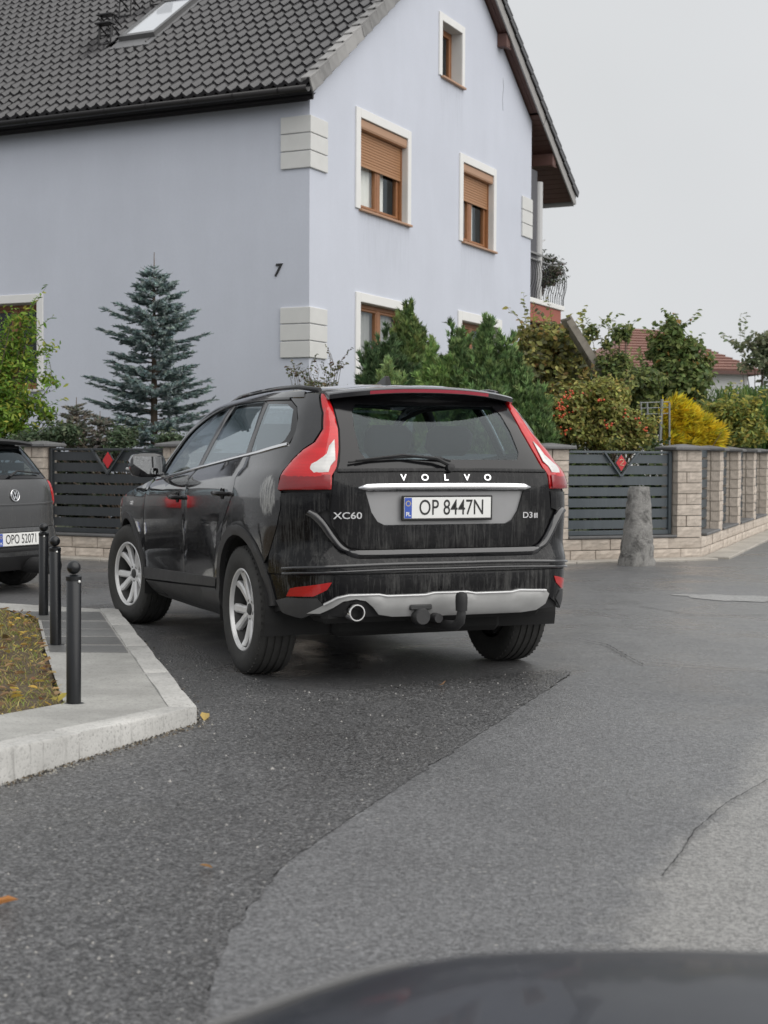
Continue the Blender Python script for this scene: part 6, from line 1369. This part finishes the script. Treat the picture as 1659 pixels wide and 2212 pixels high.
def bush(name, lab, cat, base, cl, n, size, asp, cols, w=None, var=.18, group=None, up_=.5, hollow=.5, twigs=14, tr=.012, sub=5, mat=None, jitter=.35, sprigs=None):
    """a leafy shrub or tree: wooden limbs running from the base into the crown's clumps, and leaves through those clumps"""
    base = Vector(base); t = thing(name, lab, cat, base, 0, group); o = np.array(base)
    big = []
    for c in cl:                                         # break every lobe into smaller tufts so that gaps show
        k = max(4, int(sub * 2.2 * (c[3] * c[4] * c[5])**(1 / 3) / .25))
        for _ in range(k):
            d = rnd_dirs(1)[0] * np.array(c[3:]) * (RNG.random()**.38); q = RNG.uniform(.28, .55); big.append((c[0] + d[0], c[1] + d[1], c[2] + d[2], c[3] * q + .05, c[4] * q + .05, c[5] * q * .8 + .03))
    P, N = clump_points(big, n, hollow * .45); P = P + RNG.normal(0, .03, P.shape); N = unit(N * .6 + np.array([0, 0, up_]) + RNG.normal(0, jitter, (n, 3)))
    leaves('foliage' if name != 'tree' else 'crown', P - o, N, size, asp, [tuple(x * 2.0 for x in q) for q in cols], w, var, t, mat)
    # sprigs standing out of the crown
    ns = int(len(big) * .55) if sprigs is None else sprigs; sb = MB(); SP = []; SN = []; SU = []
    for c in random.choices(big, k=ns):
        d = rnd_dirs(1)[0]; d[2] = abs(d[2]) * .8 + .25; d = d / np.linalg.norm(d); p0 = np.array(c[:3]) + d * np.array(c[3:]) * .5; ln = RNG.uniform(.18, .42) * size[1] / .045; p1 = p0 + d * ln + np.array([0, 0, .12 * ln])
        sb.tube([tuple(p0 - o), tuple((p0 + p1) / 2 - o + RNG.normal(0, .012, 3)), tuple(p1 - o)], [.004, .003, .0015], 3, False)
        for u in np.linspace(.25, 1, 9): q = p0 + (p1 - p0) * u; sd = unit(np.cross(d, rnd_dirs(1)[0])); SP.append(q + sd * size[0] * .8); SN.append(unit(np.array([0, 0, 1.]) + RNG.normal(0, .5, 3))); SU.append(sd + d * .5)
    if SP: leaves('sprig_leaves', np.array(SP) - o, np.array(SN), size, asp, [tuple(x * 2.1 for x in q) for q in cols], w, var, t, mat, np.array(SU)); sb.build('sprigs', M_bark, t)['kind'] = 'stuff'
    k = MB(); bs = random.sample(big, min(twigs, len(big)))
    top = max(c[2] for c in cl)
    for c in bs:
        q = Vector(c[:3]) - base; m_ = Vector((q.x * .35 + random.gauss(0, .05), q.y * .35 + random.gauss(0, .05), q.z * .55)); k.tube([(random.gauss(0, .03), random.gauss(0, .03), -.05), m_, q], [tr * 1.6, tr, tr * .35], 5, False)
    k.build('trunk' if name == 'tree' else 'stems', M_bark, t, True, 180); return t
def lobes(spec, Y, dep=.8):
    """lobes given on the survey sheet as (px, py, half width px, half height px)"""
    out = []
    for s in spec:
        px, py, hw, hh = s[:4]; y = Y + (s[4] if len(s) > 4 else 0); p = at(px, py, y); k = y / 3200 * 1.0; out.append((p.x, p.y, p.z, hw * k, hw * k * dep, hh * k))
    return out
def foot(px, Y, z=.12): p = at(px, 986, Y); return (p.x, p.y, z)

def tufts(name, P, D, nb, ln, wd, spread, cols, w=None, var=.15, parent=None, mat=None):
    """needle sprays: nb narrow blades fanning about direction D"""
    n = len(P); Pq = np.repeat(P, nb, 0); d = unit(np.repeat(D, nb, 0) + RNG.normal(0, spread, (n * nb, 3))); r = rnd_dirs(n * nb); s = unit(np.cross(d, r)); L_ = RNG.uniform(ln[0], ln[1], n * nb)[:, None]; W_ = RNG.uniform(wd[0], wd[1], n * nb)[:, None]
    V = np.stack([Pq, Pq + d * L_ * .45 + s * W_, Pq + d * L_, Pq + d * L_ * .45 - s * W_], 1); T = np.repeat(tints(n, [tuple(x * TB for x in q) for q in cols], w, var), nb, 0) * (1 + RNG.normal(0, .10, (n * nb, 1)))
    return blades(name, V, BL, np.clip(T, .003, .9), mat or M_needle, parent)
def juniper(lab, px, Y, cones, n, cols, w=None, ln=(.05, .115), wd=(.0050, .0105), group=None, up_=1.0, cat='shrub', name='juniper'):
    """upright conifer of feathery sprays; cones: (px, top py, bottom py, half width px at the bottom)"""
    t = thing(name, lab, cat, foot(px, Y), 0, group); o = np.array(t.location); Ps = []; Ds = []; k = MB(); tot = sum((c[2] - c[1]) * c[3] for c in cones)
    cones = [(c[0], c[1] + 20, c[2], c[3] * .84) + tuple(c[4:]) for c in cones]
    for c in cones:
        yy = Y + (c[4] if len(c) > 4 else 0); top = at(c[0], c[1], yy); bot = at(c[0], c[2], yy); hw = c[3] * yy / 3200; m_ = int(1.6 * n * (c[2] - c[1]) * c[3] / tot)
        h = RNG.random(m_)**.75; a = RNG.uniform(0, 2 * np.pi, m_); lump = 1 + .16 * np.sin(3 * a + 9 * h + c[0]) + .12 * np.sin(5 * a - 15 * h) + .08 * np.sin(23 * h + 2 * a); pr = np.minimum(h / .62, 1)**.72 * hw * lump * RNG.uniform(.62, 1.04, m_)
        out = np.stack([np.cos(a), np.sin(a), 0 * a], 1); P = np.array(top) * (1 - h)[:, None] + np.array(bot) * h[:, None] + out * pr[:, None]; P[:, 2] = np.maximum(P[:, 2], .15); Ps.append(P); Ds.append(unit(out * .55 + np.array([0, 0, up_]) + RNG.normal(0, .18, (m_, 3))))
        k.tube([(bot.x - o[0], bot.y - o[1], 0), (bot.x - o[0], bot.y - o[1], (bot.z - .12) * .5), (top.x - o[0], top.y - o[1], top.z - .25)], [.05, .04, .01], 6)
    # plumes: longer sprays standing proud of the outline
    for c in cones:
        yy = Y + (c[4] if len(c) > 4 else 0); top = np.array(at(c[0], c[1], yy)); bot = np.array(at(c[0], c[2], yy)); hw = c[3] * yy / 3200
        for _ in range(int(34 * (bot[2] - top[2]) * -1 * hw / .3) + 8):
            h = RNG.random()**.8; a = RNG.uniform(0, 6.28); pr = min(h / .62, 1)**.72 * hw * RNG.uniform(.75, 1.0); out = np.array([np.cos(a), np.sin(a), 0]); p = top * (1 - h) + bot * h + out * pr; dr = unit(out * .24 + np.array([0, 0, up_]) + RNG.normal(0, .15, 3)); pln = RNG.uniform(.16, .34)
            if p[2] < .2: continue
            m_ = 24; u = np.linspace(0, 1, m_)[:, None]; Ps.append(p + dr * pln * u + RNG.normal(0, .034, (m_, 3)) * (1.15 - u)); Ds.append(unit(dr + RNG.normal(0, .22, (m_, 3))))
    P = np.concatenate(Ps) - o; D = np.concatenate(Ds); f = .5 + .5 * np.sin(P[:, 0] * 7 + P[:, 2] * 5) * np.sin(P[:, 1] * 6 - P[:, 2] * 9)
    tufts('foliage', P, D, 11, ln, wd, .30, [(q[0] * 1.06, q[1] * 1.03, q[2] * .74) for q in cols], w, .2, t); k.build('trunk', M_bark, t, True, 180); return t

def spruce(lab, px, Y, ytop, prof, cols, seed, ybot=985, group=None, dens=1.0, leader=True, whorl=.17, droop=.12, fl=.13, w=None):
    """spruce: trunk, whorls of branches, bottle-brush shoots along both sides of each branch"""
    rg = np.random.default_rng(seed); t = thing('spruce', lab, 'tree', foot(px, Y), 0, group); o = np.array(t.location); top = at(px, ytop, Y); zt = top.z - o[2]; k = MB(); kb = MB()
    k.tube([(0, 0, -.05), (0, 0, zt * .5), (top.x - o[0], top.y - o[1], zt)], [.065 * zt / 4, .045 * zt / 4, .004], 8)
    S_ = []; E_ = []; z = .25
    sc = Y / 3200
    def Lz(zz): py = 986 - (zz + o[2] - CAMZ) / sc; return pl(py, prof) * sc
    while z < zt - .25 * (zt / 4):
        nbr = rg.integers(6, 9); a0 = rg.uniform(0, 6.28)
        for i in range(nbr):
            a = a0 + 2 * np.pi * i / nbr + rg.normal(0, .2); Lb = max(.06, Lz(z)) * rg.uniform(.72, 1.06); rise = .28 * z / zt - droop; d = np.array([np.cos(a), np.sin(a), rise]); sd = np.array([-np.sin(a), np.cos(a), 0]); b0 = np.array([0, 0, z + rg.normal(0, .03)])
            def bp(u): return b0 + d * Lb * u + np.array([0, 0, .16 * Lb * u * u])
            kb.tube([tuple(bp(u)) for u in (0, .5, 1)], [.011, .007, .003], 4, False)
            m_ = max(3, int(Lb / .030 * dens))
            for j in range(m_):
                u = (j + .5) / m_
                if u < .12: continue
                for sg in (-1, 1):
                    f = fl * (1.25 - .55 * u) * rg.uniform(.7, 1.2) * min(1, Lb / .35 + .3); p = bp(u); dr = unit((d * .75 + sd * sg * (.85 - .25 * u) + np.array([0, 0, rg.normal(.05, .16)]))); S_.append(p); E_.append(p + dr * f)
                    if u < .75 and f > .07:
                        for q in (.45, .75): p2 = p + dr * f * q; d2 = unit(dr + d * .6 + sd * sg * .4 * rg.choice([-1, 1]) + rg.normal(0, .12, 3)); S_.append(p2); E_.append(p2 + d2 * f * .6)
            S_.append(bp(.92)); E_.append(bp(1.0) + unit(d) * fl * .8)
        z += whorl * (.55 + .45 * (1 - z / zt)) * rg.uniform(.8, 1.2)
    if leader:
        for q in np.linspace(zt - .55, zt - .22, 9):
            for i in range(4): a = rg.uniform(0, 6.28); p = np.array([0, 0, q]); S_.append(p); E_.append(p + unit(np.array([np.cos(a), np.sin(a), .55])) * rg.uniform(.05, .13) * (1.9 if q < zt - .3 else 1.2))
    S_ = np.array(S_); E_ = np.array(E_); n = len(S_); ax = E_ - S_; L_ = np.linalg.norm(ax, axis=1, keepdims=True); ax = ax / L_
    r1 = unit(np.cross(ax, RNG.normal(0, 1, (n, 3)))); r2 = np.cross(ax, r1); V = []; nn = 18; T = tints(n, cols, w, .14)
    for i in range(nn):
        u = RNG.uniform(.02, .95, (n, 1)); a = RNG.uniform(0, 6.28, (n, 1)); rad = r1 * np.cos(a) + r2 * np.sin(a); p = S_ + ax * L_ * u; ln = .026 * RNG.uniform(.7, 1.2, (n, 1)); d = unit(rad + ax * .75); s = unit(np.cross(d, ax)) * .0042; V.append(np.stack([p - s, p + s, p + d * ln + s * .3, p + d * ln - s * .3], 1))
    for a in (0, 1.05, 2.1):
        rad = (r1 * math.cos(a) + r2 * math.sin(a)) * .010; V.append(np.stack([S_, S_ + ax * L_ * .5 + rad, E_, S_ + ax * L_ * .5 - rad], 1))
    V = np.concatenate(V); T = np.concatenate([T] * (nn + 3)); blades('crown', V, BL, np.clip(T * (1 + RNG.normal(0, .1, (len(T), 1))), .004, .9), M_needle, t); k.build('trunk', M_bark, t, True, 180); kb.build('branches', M_bark, t); return t

spruce('blue spruce with a long bare leader in front of the left house wall', 333, 20.0, 545, [(560, 6), (590, 26), (625, 38), (650, 64), (672, 54), (700, 118), (722, 96), (742, 118), (768, 80), (800, 112), (828, 92), (852, 158), (880, 130), (910, 144), (935, 120), (985, 140), (1100, 150)],
       [(.215, .285, .28), (.28, .35, .34), (.15, .21, .205), (.35, .41, .40)], 3, dens=1.0)
spruce('small brownish spruce nearest the blue spruce behind the left gate', 216, 19.3, 888, [(900, 8), (930, 26), (960, 36), (1050, 44)], [(.22, .20, .17), (.17, .19, .15), (.28, .25, .20)], 5, leader=False, whorl=.10, fl=.075, group='small brownish spruces behind the left gate')
spruce('small brownish spruce beside the leafy bush behind the left gate', 165, 19.6, 858, [(870, 8), (905, 30), (940, 40), (1050, 50)], [(.22, .20, .17), (.17, .19, .15), (.28, .25, .20)], 6, leader=False, whorl=.10, fl=.075, group='small brownish spruces behind the left gate')
bush('leafy_bush', 'bright green bush with feathered leaves at the left edge below the house window', 'bush', foot(-40, 19.4),
     lobes([(35, 715, 30, 50), (58, 720, 16, 48), (20, 790, 48, 55), (-60, 780, 70, 90), (75, 790, 26, 20), (100, 752, 20, 9), (105, 822, 26, 14), (30, 870, 55, 50), (88, 880, 24, 16), (112, 900, 18, 14), (-30, 900, 80, 60), (45, 935, 50, 26)], 19.4), 7500, (.026, .055), .36,
     [(.085, .15, .022), (.13, .19, .03), (.19, .20, .035), (.055, .10, .02)], [4, 3, 2, 2], up_=.35, twigs=26)
bush('shrub', 'low dark shrub showing over the left gate beside the spruce', 'shrub', foot(290, 19.0), lobes([(270, 950, 40, 22), (370, 958, 40, 18), (130, 940, 40, 24), (60, 960, 50, 20)], 19.0), 5200, (.02, .04), .45, [(.05, .075, .04), (.08, .10, .06), (.035, .05, .03)], up_=.6)
bush('shrub', 'sparse twiggy shrub over the roof of the black car', 'shrub', foot(690, 20.6), lobes([(640, 806, 22, 12), (735, 800, 14, 13), (690, 830, 50, 14), (665, 800, 8, 7), (712, 812, 10, 6)], 20.6), 420, (.018, .034), .5, [(.05, .06, .03), (.10, .10, .05), (.07, .05, .03)], up_=.3, twigs=26, tr=.008, hollow=.1)
GJ = [(.068, .102, .052), (.095, .132, .066), (.046, .072, .038), (.125, .160, .080)]
juniper('tall dark green juniper in front of the right ground-floor window', 880, 20.6, [(884, 664, 985, 62), (862, 700, 985, 45), (908, 735, 985, 46)], 5600, GJ)
juniper('round dark green juniper left of the tall one', 828, 20.0, [(832, 728, 985, 66), (800, 770, 985, 36), (862, 760, 985, 40)], 4200, [(.045, .075, .05), (.065, .10, .065), (.032, .055, .036)], up_=.7)
juniper('small light green round conifer just behind the roof antenna', 836, 19.3, [(838, 786, 985, 34)], 1500, [(.12, .175, .10), (.15, .20, .115), (.09, .14, .08)], up_=.8, name='conifer')
juniper('light green low conifer between the two tall junipers', 965, 19.2, [(955, 778, 985, 52), (925, 762, 985, 18), (985, 800, 985, 46)], 3600, [(.105, .165, .075), (.135, .195, .09), (.075, .125, .06)], up_=.8, name='conifer')
juniper('broad spreading juniper right of the rear window of the black car', 1070, 19.2, [(1046, 690, 985, 50), (985, 722, 985, 38, .2), (1000, 735, 985, 36), (1090, 740, 985, 50), (1125, 790, 985, 48, -.1), (1150, 850, 985, 44, -.2), (1168, 900, 1000, 36, -.3), (1060, 800, 1000, 70, -.3)], 9000, [(.060, .098, .055), (.085, .132, .072), (.042, .068, .040), (.112, .165, .090)])
bush('climbing_vine', 'rusty green climbing vine over the porch beside the house', 'vine', foot(1190, 24.4),
     lobes([(1190, 724, 46, 20, .4), (1160, 736, 26, 30), (1212, 750, 38, 36), (1165, 790, 40, 45), (1235, 800, 40, 50), (1200, 850, 60, 45), (1130, 775, 22, 55, -.6), (1115, 830, 26, 40, -.8), (1250, 880, 60, 50, -.5), (1262, 760, 14, 40)], 24.4), 15000, (.035, .07), .62,
     [(.15, .145, .045), (.20, .19, .065), (.10, .11, .045), (.20, .13, .05), (.08, .085, .045)], [4, 3, 3, 1, 3], up_=.2, twigs=30, sprigs=70)
rb = bush('rose_bush', 'olive rose bush with orange-red hips behind the right gate', 'bush', foot(1290, 19.6),
     lobes([(1230, 880, 44, 50), (1290, 870, 50, 50), (1345, 900, 46, 46), (1260, 930, 60, 36), (1330, 945, 60, 28), (1212, 940, 30, 30), (1390, 935, 26, 30)], 19.6), 11000, (.022, .045), .5,
     [(.155, .165, .05), (.21, .205, .06), (.11, .12, .04), (.20, .15, .05), (.11, .08, .035)], [4, 3, 3, 1, 1], up_=.35, twigs=40)
k = MB(); o = Vector(rb.location)
for i in range(75):
    px, py = random.choice([(1212, 880), (1208, 905), (1235, 850), (1290, 868), (1310, 920), (1380, 905), (1350, 898), (1222, 935), (1395, 925), (1240, 885), (1220, 860)]); p = at(px + random.gauss(0, 7), py + random.gauss(0, 5), 19.1 + random.gauss(0, .2)) - o; r = random.uniform(.012, .02)
    k.add([(p.x + a * r, p.y + b * r, p.z + c * r) for a, b, c in ((1, 0, 0), (-1, 0, 0), (0, 1, 0), (0, -1, 0), (0, 0, 1), (0, 0, -1))], [(0, 2, 4), (2, 1, 4), (1, 3, 4), (3, 0, 4), (2, 0, 5), (1, 2, 5), (3, 1, 5), (0, 3, 5)])
prop(k.build('rose_hips', simple('rose_hip_red', (.55, .08, .03), .4, var=.3), rb), kind='stuff')
bush('shrub', 'tall olive shrub with bare top twigs beside the leaning plank', 'shrub', foot(1340, 23.5), lobes([(1330, 780, 30, 30), (1350, 830, 44, 40), (1310, 850, 30, 40), (1332, 715, 10, 26), (1350, 720, 7, 18), (1312, 745, 12, 8), (1280, 705, 6, 22), (1400, 850, 40, 40)], 23.5), 5600, (.028, .055), .5, [(.09, .115, .04), (.13, .145, .05), (.06, .08, .035)], up_=.3, twigs=30)
bush('tree', 'round dark green young tree in front of the far red roof', 'tree', foot(1462, 27), lobes([(1452, 700, 14, 20), (1450, 735, 34, 26), (1430, 775, 40, 36), (1480, 775, 42, 40), (1455, 820, 66, 44), (1415, 850, 40, 40), (1498, 825, 32, 40), (1460, 870, 60, 30), (1395, 890, 30, 30)], 27), 12000, (.035, .07), .6, [(.075, .10, .032), (.11, .135, .045), (.05, .075, .026), (.17, .09, .03)], [4, 3, 3, .35], up_=.35, twigs=24, tr=.02)
# yellow conifer-like bush: long soft sprays hanging to the right
yb = thing('yellow_bush', 'bright yellow feathery bush behind the right wall pillar', 'bush', foot(1490, 21), 0)
P, N = clump_points(lobes([(1456, 884, 13, 20), (1476, 893, 12, 16), (1492, 908, 16, 11), (1515, 918, 18, 9), (1438, 905, 12, 28), (1535, 936, 20, 8), (1505, 942, 26, 10), (1528, 955, 24, 9), (1462, 925, 22, 14), (1455, 955, 26, 18), (1490, 962, 30, 10)], 21), 900, .25)
tufts('foliage', P - np.array(yb.location), unit(N * .5 + np.array([.55, -.1, .25])), 9, (.10, .22), (.010, .020), .32, [tuple(x / TB for x in q) for q in ((.80, .60, .03), (.86, .70, .07), (.45, .42, .05), (.62, .46, .03))], None, .14, yb, M_leaf)
k = MB()
for i in range(8): k.tube([(random.gauss(0, .05), random.gauss(0, .05), 0), (random.gauss(0, .2), random.gauss(0, .1), .8), (random.gauss(.1, .3), random.gauss(0, .2), 1.5)], [.014, .01, .004], 5, False)
k.build('stems', M_bark, yb)
bush('shrub', 'yellow-green shrub between the yellow bush and the tall grass', 'shrub', foot(1580, 24), lobes([(1575, 900, 34, 34), (1550, 905, 30, 34), (1610, 905, 34, 30), (1600, 930, 50, 36), (1620, 880, 16, 22)], 24), 5200, (.03, .06), .45, [(.15, .16, .04), (.22, .20, .045), (.08, .105, .03)], up_=.35)
# tall ornamental grass at the right edge
tg_ = thing('ornamental_grass', 'tall arching green ornamental grass behind the wall at the right edge', 'grass clump', foot(1622, 28.5), 0); n = 1500
root = np.stack([RNG.normal(0, .42, n), RNG.normal(0, .3, n), np.zeros(n)], 1); az = RNG.uniform(0, 6.28, n); H_ = RNG.uniform(1.5, 2.55, n)[:, None]; sp_ = RNG.uniform(.25, .8, n)[:, None]; dr = np.stack([np.cos(az), np.sin(az), 0 * az], 1); sd = np.stack([-np.sin(az), np.cos(az), 0 * az], 1) * RNG.uniform(.008, .016, n)[:, None]; Vv = []
for u, hh, wv in ((0, 0, .6), (.25, .55, 1), (.55, .92, 1), (.8, 1.0, .8), (1.0, .88, .1)): c = root + dr * sp_ * u + np.array([0, 0, 1.]) * H_ * hh; Vv += [c - sd * wv, c + sd * wv]
blades('foliage', np.stack(Vv, 1), [(2 * i, 2 * i + 1, 2 * i + 3, 2 * i + 2) for i in range(4)], tints(n, [(.07, .15, .035), (.11, .19, .05), (.05, .10, .03), (.16, .2, .06)], None, .15), M_leaf, tg_)
bush('tree', 'thin pale-leaved tree at the right edge beyond the far house', 'tree', foot(1640, 42), lobes([(1640, 740, 26, 24), (1600, 748, 18, 10), (1665, 770, 40, 40), (1625, 790, 30, 12), (1700, 800, 60, 60)], 42), 2600, (.05, .10), .55, [(.09, .105, .06), (.12, .13, .08)], up_=.3, twigs=18, tr=.02)
bush('hedge', 'green hedge growing along the inside of the side-road wall', 'hedge', foot(1690, 38), lobes([(1600, 940, 50, 30), (1660, 930, 50, 40), (1700, 925, 50, 45), (1740, 920, 40, 50)], 38), 6000, (.03, .06), .5, [(.06, .10, .03), (.09, .13, .04), (.04, .07, .025)], up_=.4)
bush('shrub', 'mixed green shrubs filling the garden behind the rose bush', 'shrub', foot(1420, 30), lobes([(1290, 900, 80, 50), (1400, 920, 90, 50), (1540, 920, 90, 60), (1240, 930, 60, 60)], 30), 5200, (.04, .08), .5, [(.055, .08, .03), (.08, .10, .04), (.04, .06, .025)], up_=.4)
bush('shrub', 'low dark planting seen through the gaps of the right gate', 'shrub', foot(1320, 19.4), lobes([(1200, 1050, 50, 80), (1260, 1060, 60, 80), (1340, 1060, 60, 80), (1420, 1050, 50, 80)], 19.4, .5), 6500, (.025, .05), .5, [(.04, .06, .025), (.06, .08, .03), (.03, .045, .02)], up_=.4)
bush('shrub', 'low dark planting seen through the gaps of the left gate', 'shrub', foot(220, 19.2), lobes([(120, 1060, 60, 80), (200, 1060, 60, 80), (300, 1060, 60, 80), (380, 1060, 60, 80)], 19.2, .5), 6500, (.025, .05), .5, [(.03, .04, .025), (.045, .055, .03), (.08, .08, .07)], up_=.4)
# hanging pot plant on the balcony
hp = bush('pot_plant', 'dark drooping pot plant on the balcony railing', 'plant', Vector(hM @ Vector((11.0, .30, 5.10))), [tuple(hM @ Vector((11.0, .26, 5.30))) + (.45, .26, .22), tuple(hM @ Vector((11.15, .22, 5.66))) + (.22, .18, .12), tuple(hM @ Vector((10.75, .22, 5.15))) + (.3, .18, .16), tuple(hM @ Vector((11.35, .2, 5.2))) + (.22, .15, .22)], 2600, (.02, .045), .5, [(.035, .045, .03), (.06, .07, .045), (.05, .035, .03)], up_=.1)
k = MB(); k.lathe([(.0005, -.24), (.11, -.24), (.15, .0), (.14, .0)], 16, Matrix.Translation((0, 0, -.05))); k.build('pot', simple('dark_pot', (.06, .04, .035), .7), hp, True, 40)

# ---------------------------------------------------------------- odds and ends of the garden
# trellis of thin posts behind the right gate
tr = thing('trellis', 'thin grey metal garden frame behind the right gate', 'trellis', foot(1410, 20.0)); o = Vector(tr.location); M_gal = simple('galvanised', (.22, .23, .23), .5, .5)
for (xa, xb, ya, yb_) in ((1384, 1388, 868, 985), (1430, 1424, 862, 985), (1446, 1446, 870, 985), (1398, 1402, 870, 985)):
    k = MB(); k.tube([at(xb, yb_, 20.0) - o, at(xa, ya, 20.0) - o], .014 if xa != 1430 else .022, 7); k.build('post', M_gal, tr)
for y in (868, 880, 893):
    k = MB(); k.tube([at(1384, y + 2, 20.0) - o, at(1446, y, 20.0) - o], .007, 5); k.build('rail', M_gal, tr)
# weathered plank (edge of the lean-to roof) with its small tiled roof
lt = thing('lean_to_roof', 'weathered lean-to roof edge sloping down beside the vine', 'roof', at(1270, 760, 23.5)); o = Vector(lt.location)
A1, A2 = at(1229, 692, 23.5) - o, at(1305, 815, 23.5) - o; M_plank = simple('weathered_plank', (.25, .225, .19), .85, var=.35, vscale=14, bumps=.4)
k = MB(); k.bar(A1, A2, .05, .09, (1, 0, .6)); k.build('barge_board', M_plank, lt)
bk = Vector((-.1, .5, 0)); k = MB(); s1, s2 = A1 + Vector((.03, .02, .06)), A2 + Vector((.03, .02, .06)); k.add([s1, s2, s2 + bk, s1 + bk, s1 - Vector((0, 0, .03)), s2 - Vector((0, 0, .03)), s2 + bk - Vector((0, 0, .03)), s1 + bk - Vector((0, 0, .03))], [(0, 1, 2, 3), (4, 5, 6, 7), (0, 1, 5, 4), (1, 2, 6, 5), (2, 3, 7, 6), (3, 0, 4, 7)]); k.build('roof_sheet', M_plank, lt)
for i in range(9):
    u = (i + .3) / 9; p = s1.lerp(s2, u); k = MB(); k.bar(p + Vector((0, -.03, -.01)), p + Vector((0, .1, -.01)), .12, .03, (.85, 0, .5)); k.build('roof_batten', M_plank, lt)
k = MB(); k.box(A2.x - .08, A2.x + .02, .1, .2, -o.z, A2.z - .05); k.build('post', M_plank, lt)
# far bungalow with a red hipped roof
D_ = 55.0; hb = thing('bungalow', 'far white bungalow with red tiled hipped roof', 'house', foot(1490, D_, 0), R(8)); o = Vector(hb.location)
M_rtile = simple('red_roof_tile', (.235, .125, .100), .7, var=.25, vscale=3); M_white = simple('white_render', (.62, .62, .62), .9, var=.05)
kx = D_ / 3200; xl, xr = (1285 - 1490) * kx, (1648 - 1490) * kx; ez = CAMZ + (986 - 797) * kx; rz_ = CAMZ + (986 - 690) * kx; dp = 8.5; cx0 = (1470 - 1490) * kx
k = MB(); k.box(xl + .35, xr - .35, .4, dp - .4, 0, ez - .02); k.build('wall', M_white, hb)
E4 = [Vector((xl, 0, ez)), Vector((xr, 0, ez)), Vector((xr, dp, ez)), Vector((xl, dp, ez))]; r1, r2 = Vector((cx0 - .6, dp / 2 - .2, rz_)), Vector((cx0 + .5, dp / 2 + .2, rz_)); k = MB()
k.add(E4 + [r1, r2], [(0, 1, 5, 4), (1, 2, 5), (2, 3, 4, 5), (3, 0, 4), (3, 2, 1, 0)]); rf_ = k.build('roof', M_rtile, hb)
nc = 15
for fa, fb, ta_, tb_ in ((E4[0], E4[1], r1, r2), (E4[1], E4[2], r2, r2)):
    for i in range(nc):
        u0, u1 = i / nc, (i + 1) / nc; a, b = fa.lerp(ta_, u0), fb.lerp(tb_, u0); c, d = fb.lerp(tb_, u1), fa.lerp(ta_, u1); n = (b - a).cross(d - a).normalized() if (b - a).length > .05 else Vector((0, -1, 1))
        if n.z < 0: n = -n
        k = MB(); k.add([a + n * .09, b + n * .09, c + n * .03, d + n * .03, a + n * .01, b + n * .01], [(0, 1, 2, 3), (4, 5, 1, 0)]); k.build('tile_course', M_rtile, rf_)
k = MB(); k.bar(E4[0] + Vector((0, -.02, -.06)), E4[1] + Vector((0, -.02, -.06)), .12, .14); k.bar(E4[1] + Vector((.02, 0, -.06)), E4[2] + Vector((.02, 0, -.06)), .12, .14); k.build('gutter', M_soffit, hb)
# thin lattice mast at the right edge
ms = thing('mast', 'thin grey lattice mast at the right edge', 'mast', foot(1652, 46, 0)); H2 = CAMZ + (986 - 760) * 46 / 3200; k = MB()
for sx, sy in ((-.09, -.09), (.09, -.09), (0, .1)): k.tube([(sx, sy, 0), (sx, sy, H2)], .014, 5)
for i in range(24):
    z0 = H2 * i / 24; z1 = H2 * (i + 1) / 24; k.tube([(-.09, -.09, z0), (.09, -.09, z1)], .008, 4); k.tube([(.09, -.09, z0), (0, .1, z1)], .008, 4)
k.build('lattice', M_gal, ms)
